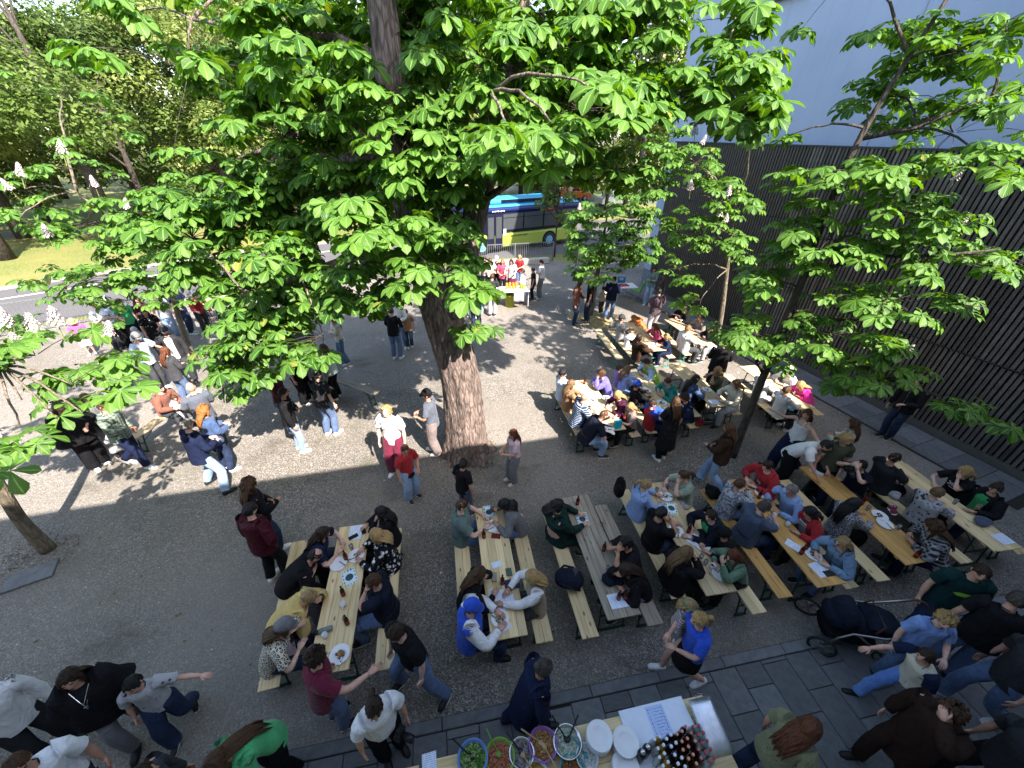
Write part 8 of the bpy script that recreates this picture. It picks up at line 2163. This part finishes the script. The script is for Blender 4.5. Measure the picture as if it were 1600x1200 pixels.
def held_camera(x, y, z, rz, label):
    t = thing('photo_camera', label, 'camera', (x, y, z), rz)
    k = plain('camera_black', (.012, .012, .013), .35)
    MB().box((0, 0, 0), (.14, .065, .10), bev=.012).obj('camera_body', k, t)
    MB().box((0, -.005, .06), (.05, .05, .03), bev=.008).obj('viewfinder', k, t)
    l = MB(); l.tube([(0, .02, -.005), (0, .08, -.005), (0, .085, -.005), (0, .17, -.005)], [.036, .036, .041, .041], 16, ref=(1, 0, 0)); lo = l.obj('lens', k, t, True)
    MB().lathe([(0, 0), (.034, 0)], 16, close=False).obj('front_glass', plain('lens_glass', (.02, .02, .05), .05), lo)
    lo.children[0].location = (0, .1715, -.005); lo.children[0].rotation_euler = (-math.pi / 2, 0, 0)
    return t
for a_ in IT['cameras']: held_camera(*a_)

# ------------------------------------------------------------------ street side: railing, bus, stalls
RAILM = plain('galvanised', (.20, .215, .22), .45, .5)
def railing(label, p0, p1, h=1.15, base=0.0):
    p0, p1 = np.array(p0, float), np.array(p1, float)
    L = np.linalg.norm(p1 - p0); a = math.atan2(p1[1] - p0[1], p1[0] - p0[0])
    t = thing('steel_railing', label, 'railing', (p0[0], p0[1], 0), a, 'railings along the street')
    if base:
        MB().box((L / 2, 0, base / 2), (L, .22, base), bev=.02).obj('base_wall', plain('concrete_wall', (.34, .32, .29), .9), t)
    n = max(1, int(round(L / 2.4)))
    for i in range(n + 1):
        MB().box((L * i / n, 0, (base + h) / 2 + base / 2), (.06, .06, h), bev=.006).obj('post', RAILM, t)
    for z in (base + .10, base + h - .02):
        MB().box((L / 2, 0, z), (L, .045, .04)).obj('rail', RAILM, t)
    bm_ = MB()
    k = int(L / .115)
    for i in range(k):
        bm_.box((L * (i + .5) / k, 0, base + h / 2 + .04), (.016, .016, h - .14))
    tag(bm_.obj('bars', RAILM, t), kind='stuff')
railing('long steel railing behind the far left table and left crowd', (-18.3, 12.4), (-13.9, 15.8))
railing('steel railing running behind the slim left tree', (-24, 8.2), (-18.5, 12.25))
railing('steel railing left of the bus, behind the big trunk', (-13.7, 15.95), (-2.5, 22.65))
railing('steel railing in front of the bus behind the drinks stall', (-2.3, 22.75), (2.3, 24.15))
railing('steel railing on a low concrete wall behind the slim centre tree', (3.3, 21.4), (6.3, 22.65), 1.1, .45)
mb = MB(); mb.box((-.1, 23.1, .16), (4.4, .35, .32), Euler((0, 0, .30)).to_matrix(), bev=.02)
tag(mb.obj('low_wall', plain('concrete_wall', (.34, .32, .29), .9)), 'low concrete wall under the railing behind the drinks stall', 'wall')

def bus(x, y, face, L=8.6, W=2.45, Hh=2.95):
    t = thing('city_bus', 'green and dark blue city bus with bright blue roof behind the railing', 'bus', (x, y, 0), -R(face))
    grn, blu, drk, roofm = plain('bus_green', (.27, .34, .06), .35, var=.03), plain('bus_blue', (.012, .022, .10), .3, var=.03), plain('bus_dark', (.008, .010, .022), .15), plain('bus_roof', (.04, .30, .48), .35, var=.05)
    gl = plain('bus_glass', (.055, .062, .066), .05)
    # local frame: front towards +y, near side (right hand kerb side) is -x
    MB().box((0, 0, .72), (W, L, .86), bev=.10).obj('lower_body', grn, t)
    MB().box((0, 0, 1.78), (W - .02, L - .02, 1.26), bev=.10).obj('window_band', drk, t)
    MB().box((0, 0, 2.53), (W + .01, L + .01, .30), bev=.10).obj('upper_band', blu, t)
    MB().box((0, 0, 2.72), (W - .12, L - .12, .14), bev=.06).obj('roof', roofm, t)
    rf = MB().box((.1, -.1, 2.93), (W - .75, L * .62, .30), bev=.10).obj('roof_unit', roofm, t)
    MB().box((-.62, -.1, 2.95), (.30, L * .40, .20), bev=.03).obj('roof_vent', drk, rf)
    for sx in (-1, 1):
        for k, (yc, wy) in enumerate(((2.15, .0), (1.0, 1.45), (-.55, 1.45), (-2.05, 1.3), (-3.4, 1.1))):
            if wy:
                w = MB().box((sx * (W / 2 - .008), yc, 1.83), (.022, wy, .92), bev=.008).obj('window', gl, t)
                MB().box((sx * (W / 2 + .006), yc, 2.08), (.012, wy, .03)).obj('window_bar', drk, w)
    for yc in (2.05, 2.62):
        d = MB().box((-(W / 2 + .004), yc, 1.28), (.024, .54, 2.0), bev=.01).obj('door', plain('bus_door', (.012, .013, .03), .2), t)
        MB().box((-(W / 2 + .02), yc, 1.55), (.008, .40, 1.25)).obj('door_glass', gl, d)
    MB().box((0, L / 2 + .006, 1.75), (W - .3, .02, 1.25), bev=.008).obj('windscreen', gl, t)
    MB().box((0, -L / 2 - .006, 1.85), (W - .4, .02, .9), bev=.008).obj('rear_window', gl, t)
    for sx in (-1, 1):
        MB().box((sx * .85, L / 2 + .008, .72), (.36, .02, .16), bev=.006).obj('headlight', plain('lamp_white', (.7, .7, .65), .2), t)
        MB().box((sx * .95, -L / 2 - .008, .85), (.16, .02, .36), bev=.006).obj('tail_light', plain('lamp_red', (.4, .02, .02), .2), t)
        for yc in (3.25, -1.9):
            ar = MB(); ar.tube([(sx * (W / 2 - .30), yc, .50), (sx * (W / 2 + .012), yc, .50)], .56, 22, ref=(0, 1, 0)); ar.obj('wheel_arch', drk, t)
            wm_ = MB(); wm_.tube([(sx * (W / 2 - .26), yc, .47), (sx * (W / 2 + .02), yc, .47)], .47, 22, ref=(0, 1, 0)); wo = wm_.obj('wheel', plain('tyre', (.018, .019, .02), .7), t)
            hb = MB(); hb.tube([(sx * (W / 2), yc, .47), (sx * (W / 2 + .03), yc, .47)], [.30, .27], 18, ref=(0, 1, 0)); hb.tube([(sx * (W / 2 + .03), yc, .47), (sx * (W / 2 + .06), yc, .47)], [.12, .10], 12, ref=(0, 1, 0)); hb.obj('hub_cap', plain('hub_blue', (.12, .33, .42), .35), wo, False)
    g = np.random.default_rng(2)
    def marks(name, mat, yc, z, w, h, n):
        m_ = MB()
        yy = yc - w / 2
        for i in range(n):
            ww = w / n * g.uniform(.45, .8)
            m_.box((-(W / 2 + .014), yy + ww / 2, z + g.normal(0, .008)), (.006, ww, h * g.uniform(.6, 1)))
            yy += w / n
        m_.obj(name, mat, t)
    marks('route_lettering', plain('led_orange', (.7, .10, .02), .5), -1.6, 2.42, 1.1, .13, 12)
    marks('side_lettering', plain('letter_dark', (.03, .06, .02), .5), .55, .98, 1.3, .10, 13)
    marks('front_lettering', plain('letter_white', (.6, .6, .65), .5), 2.1, 2.50, .9, .09, 9)
    MB().box((-(W / 2 + .008), 3.05 + .85, .88), (.010, .0, .0) if False else (.010, .72, .16)).obj('red_sticker', plain('sticker_red', (.35, .03, .03), .5), t)
    MB().box((-(W / 2 + .012), 1.62, 1.25), (.010, .18, .38)).obj('notice', plain('letter_white', (.6, .6, .65), .5), t)
bus(*IT['bus'])
def car(x, y, face, col, label):
    t = thing('parked_car', label, 'car', (x, y, 0), -R(face), 'cars across the street')
    pm = plain('car_' + label.split()[0], col, .25)
    b_ = MB()
    prof = [(-2.1, .35), (-2.12, .75), (-1.9, .92), (-1.35, .98), (-.75, 1.42), (.45, 1.45), (1.15, 1.0), (1.95, .85), (2.12, .65), (2.1, .35)]
    V = [(sx * (.84 if z < 1.1 else .66), y_, z) for sx in (-1, 1) for y_, z in prof]
    n = len(prof)
    b_.add(V, [tuple(range(n)), tuple(range(2 * n - 1, n - 1, -1))] + [(i, n + i, n + (i + 1) % n, (i + 1) % n) for i in range(n)])
    b_.obj('body', pm, t)
    gl = plain('car_glass', (.03, .035, .04), .05)
    for sx in (-1, 1):
        w = MB(); w.add([(sx * .80, -1.2, 1.02), (sx * .69, -.72, 1.36), (sx * .69, .42, 1.38), (sx * .80, .98, 1.03)], [(0, 1, 2, 3)]); o = w.obj('window', gl, t); o.location.x = sx * .02
        for yc in (-1.3, 1.3):
            wm_ = MB(); wm_.tube([(sx * .66, yc, .31), (sx * .88, yc, .31)], .31, 16, ref=(0, 1, 0)); o = wm_.obj('wheel', plain('tyre', (.018, .019, .02), .7), t)
            hb = MB(); hb.tube([(sx * .88, yc, .31), (sx * .89, yc, .31)], .19, 12, ref=(0, 1, 0)); hb.obj('rim', plain('rim', (.4, .4, .42), .3, .8), o)
        MB().box((sx * .6, 2.09, .68), (.3, .05, .13), bev=.01).obj('headlight', plain('lamp_white', (.7, .7, .65), .2), t)
car(*IT['car1'], (.45, .12, .03), 'orange car parked on the far side street')
car(*IT['car2'], (.62, .63, .64), 'white car parked on the far side street')

def frame_table(name, label, x, y, rz, L, W, h, topm, legm, cat='table'):
    t = thing(name, label, cat, (x, y, 0), rz)
    MB().box((0, 0, h - .015), (L, W, .03), bev=.008).obj('top', topm, t)
    for sx in (-1, 1):
        for sy in (-1, 1):
            MB().tube([(sx * (L / 2 - .06), sy * (W / 2 - .06), 0), (sx * (L / 2 - .06), sy * (W / 2 - .06), h - .03)], .016, 8).obj('leg', legm, t)
    return t
x, y = IT['stall']
frame_table('stall_table', 'white stall table with juice and bottles by the railing', x, y, R(12), 1.9, .75, .80, plain('table_white', (.68, .68, .66), .5), plain('leg_white', (.6, .6, .6), .4))
frame_table('stall_table', 'second white stall table partly behind the big trunk', x - 2.0, y - .35, R(12), 1.9, .75, .80, plain('table_white', (.68, .68, .66), .5), plain('leg_white', (.6, .6, .6), .4))
g = np.random.default_rng(9)
ca, sa = math.cos(R(12)), math.sin(R(12))
def onst(u, v): return x + u * ca - v * sa, y + u * sa + v * ca
for k in range(4):
    px, py = onst(.0 + k * .14, .02 + .05 * (k % 2))
    t = thing('juice_jug', 'orange juice jug on the white drinks stall', 'jug', (px, py, .80), 0, 'juice jugs on the stall')
    MB().lathe([(0, 0), (.055, 0), (.06, .02), (.055, .20), (.045, .25), (.05, .27), (0, .27)], 12, close=False).obj('jug_body', plain('orange_juice', (.62, .24, .04), .25), t, True)
    MB().tube([(.055, 0, .22), (.11, 0, .20), (.11, 0, .09), (.056, 0, .06)], .008, 6).obj('handle', plain('orange_juice', (.62, .24, .04), .25), t, True)
for k in range(5):
    px, py = onst(.62 + .08 * (k % 3), -.05 + .12 * (k // 3))
    bottle(px, py, 'yellow green bottle at the right end of the drinks stall', plain('lime_bottle', (.25, .30, .03), .2), None, CAPW, .80, 1.1, 'bottles at the right end of the drinks stall')
for k in range(6):
    px, py = onst(-.85 + .1 * k, .08 * (k % 2))
    cup(px, py, 'paper cup on the left end of the drinks stall', PORC, None).location.z = .80
px, py = onst(.15, .05)
t = thing('waste_bin', 'yellow green bin under the drinks stall table', 'bin', (px, py, 0))
MB().lathe([(0, 0), (.19, 0), (.23, .52), (.245, .53), (.245, .56), (.215, .56), (.18, .02), (0, .02)], 18, close=False).obj('bucket', plain('bin_green', (.26, .30, .03), .5), t, True)
px, py = onst(.45, -.395)
cb_ = CB(); 
for i in range(7): pass
cb_.add([(-.22 + .44 * i / 6, .012 * math.sin(i * 1.9), -.45 * j / 4) for j in range(5) for i in range(7)], [(j * 7 + i, j * 7 + i + 1, (j + 1) * 7 + i + 1, (j + 1) * 7 + i) for j in range(4) for i in range(6)])
o = cb_.obj('table_cloth', cloth('lgrey'), None, True, (px, py, .80), R(12)); md = o.modifiers.new('thick', 'SOLIDIFY'); md.thickness = .006
tag(o, 'pale lilac cloth hanging from the drinks stall table', 'cloth')
# table with red tray and the green chair
x, y = IT['redtable']
frame_table('small_table', 'small white table with red tray by the wall corner', x, y, R(10), 1.0, .7, .72, plain('table_pale', (.58, .60, .64), .5), plain('leg_steel', (.35, .36, .38), .3, .8))
t = thing('tray', 'red tray lying on the small white table', 'tray', (x - .1, y, .722), R(14))
MB().box((0, 0, .006), (.46, .32, .010), bev=.004).obj('tray_base', plain('tray_red', (.40, .02, .025), .4), t)
for a_, b_ in (((-.225, 0), (.012, .32)), ((.225, 0), (.012, .32)), ((0, .155), (.45, .012)), ((0, -.155), (.45, .012))):
    MB().box((a_[0], a_[1], .022), (b_[0], b_[1], .022), bev=.003).obj('tray_rim', plain('tray_red', (.40, .02, .025), .4), t)
def chair(x, y, rz, col, label):
    t = thing('plastic_chair', label, 'chair', (x, y, 0), rz, 'plastic chairs by the wall corner')
    m_ = plain('chair_' + label.split()[0], col, .4)
    V = []
    for j in range(9):
        v = j / 8
        for i in range(7):
            u = i / 6 - .5
            V.append((u * (.42 - .03 * abs(v - .5)), -.20 + .40 * v if v < 1 else .2, .45 + .03 * (2 * u) ** 2 - .012 * math.sin(v * 3)))
    F = [(j * 7 + i, j * 7 + i + 1, (j + 1) * 7 + i + 1, (j + 1) * 7 + i) for j in range(8) for i in range(6)]
    s_ = MB(); s_.add(V, F); o = s_.obj('seat', m_, t, True); o.modifiers.new('thick', 'SOLIDIFY').thickness = .012
    V = []
    for j in range(9):
        v = j / 8
        for i in range(9):
            u = i / 8 - .5
            V.append((u * (.34 + .10 * v), -.205 - .08 * v + .05 * (2 * u) ** 2, .46 + .40 * v))
    F = [(j * 9 + i, j * 9 + i + 1, (j + 1) * 9 + i + 1, (j + 1) * 9 + i) for j in range(8) for i in range(8) if not (j in (5, 6) and 2 <= i <= 5)]
    s_ = MB(); s_.add(V, F); o = s_.obj('backrest', m_, t, True); o.modifiers.new('thick', 'SOLIDIFY').thickness = .012
    for sx in (-1, 1):
        for sy in (-1, 1):
            MB().tube([(sx * .16, sy * .15, .445), (sx * .20, sy * .20, 0)], .011, 7).obj('leg', plain('leg_steel', (.35, .36, .38), .3, .8), t)
chair(x + .62, y + .15, R(75), (.10, .42, .03), 'green plastic chair beside the red tray table')
chair(x + .05, y + .62, R(190), (.01, .14, .28), 'blue plastic chair behind the red tray table')
# wooden trestle table at the far left
x, y = IT['trestle']
t = thing('trestle_table', 'pale plywood trestle table at the far left with leaflets', 'table', (x, y, 0), R(33))
MB().box((0, 0, .765), (2.4, .75, .025), bev=.004).obj('top', wood('plywood', (.52, .36, .24), (.42, .28, .17)), t)
for sx in (-.8, .8):
    tr_ = MB()
    for sy in (-1, 1):
        for dx in (-.12, .12):
            tr_.tube([(sx + dx * .6, sy * .26, .75), (sx + dx, sy * .34, 0)], .018, 6)
    tr_.box((sx, 0, .735), (.08, .68, .04)); tr_.box((sx, .30, .3), (.26, .03, .03)); tr_.box((sx, -.30, .3), (.26, .03, .03))
    tr_.obj('trestle', plain('trestle_dark', (.03, .025, .02), .7), t)
for k in range(3):
    q = Vector((.35 + .32 * k, .02 * k)); q.rotate(Matrix.Rotation(R(33), 2))
    paper(x + q.x, y + q.y, R(33 + 10 * k), .25, .34, ['blue leaflet at the left of the far left trestle table', 'blue leaflet in the middle of the far left trestle table', 'blue leaflet at the right of the far left trestle table'][k], plain('leaflet_blue', (.12, .26, .55), .6), z=.7785)
# pole tepee with fairy lights near the wall corner
x, y = IT['tepee']
t = thing('pole_tepee', 'brown bundle of leaning poles wound with fairy lights at the wall corner', 'decoration', (x, y, 0))
for k in range(9):
    a = k / 9 * 6.283
    MB().tube([(.42 * math.cos(a), .42 * math.sin(a), 0), (.03 * math.cos(a + .6), .03 * math.sin(a + .6), 2.3 + .2 * g.random())], [.028, .016], 6).obj('pole', plain('pole_wood', (.17, .085, .035), .8), t)
lt = MB()
for k in range(44):
    h = .25 + k * .045; r = .42 * (1 - h / 2.4) + .045; a = k * 1.05
    lt.ball((r * math.cos(a), r * math.sin(a), h), .016, 6, 4)
tag(lt.obj('fairy_lights', plain('bead_white', (.75, .70, .60), .4), t), kind='stuff')
# the flat grey slab on the gravel near the left tree
o = MB().box((0, 0, .015), (.62, .36, .05), bev=.008).obj('stone_slab', SLAB, None, False, (*IT['slab'], 0), R(32))
tag(o, 'flat grey stone slab lying on the gravel near the lower left trunk', 'slab')
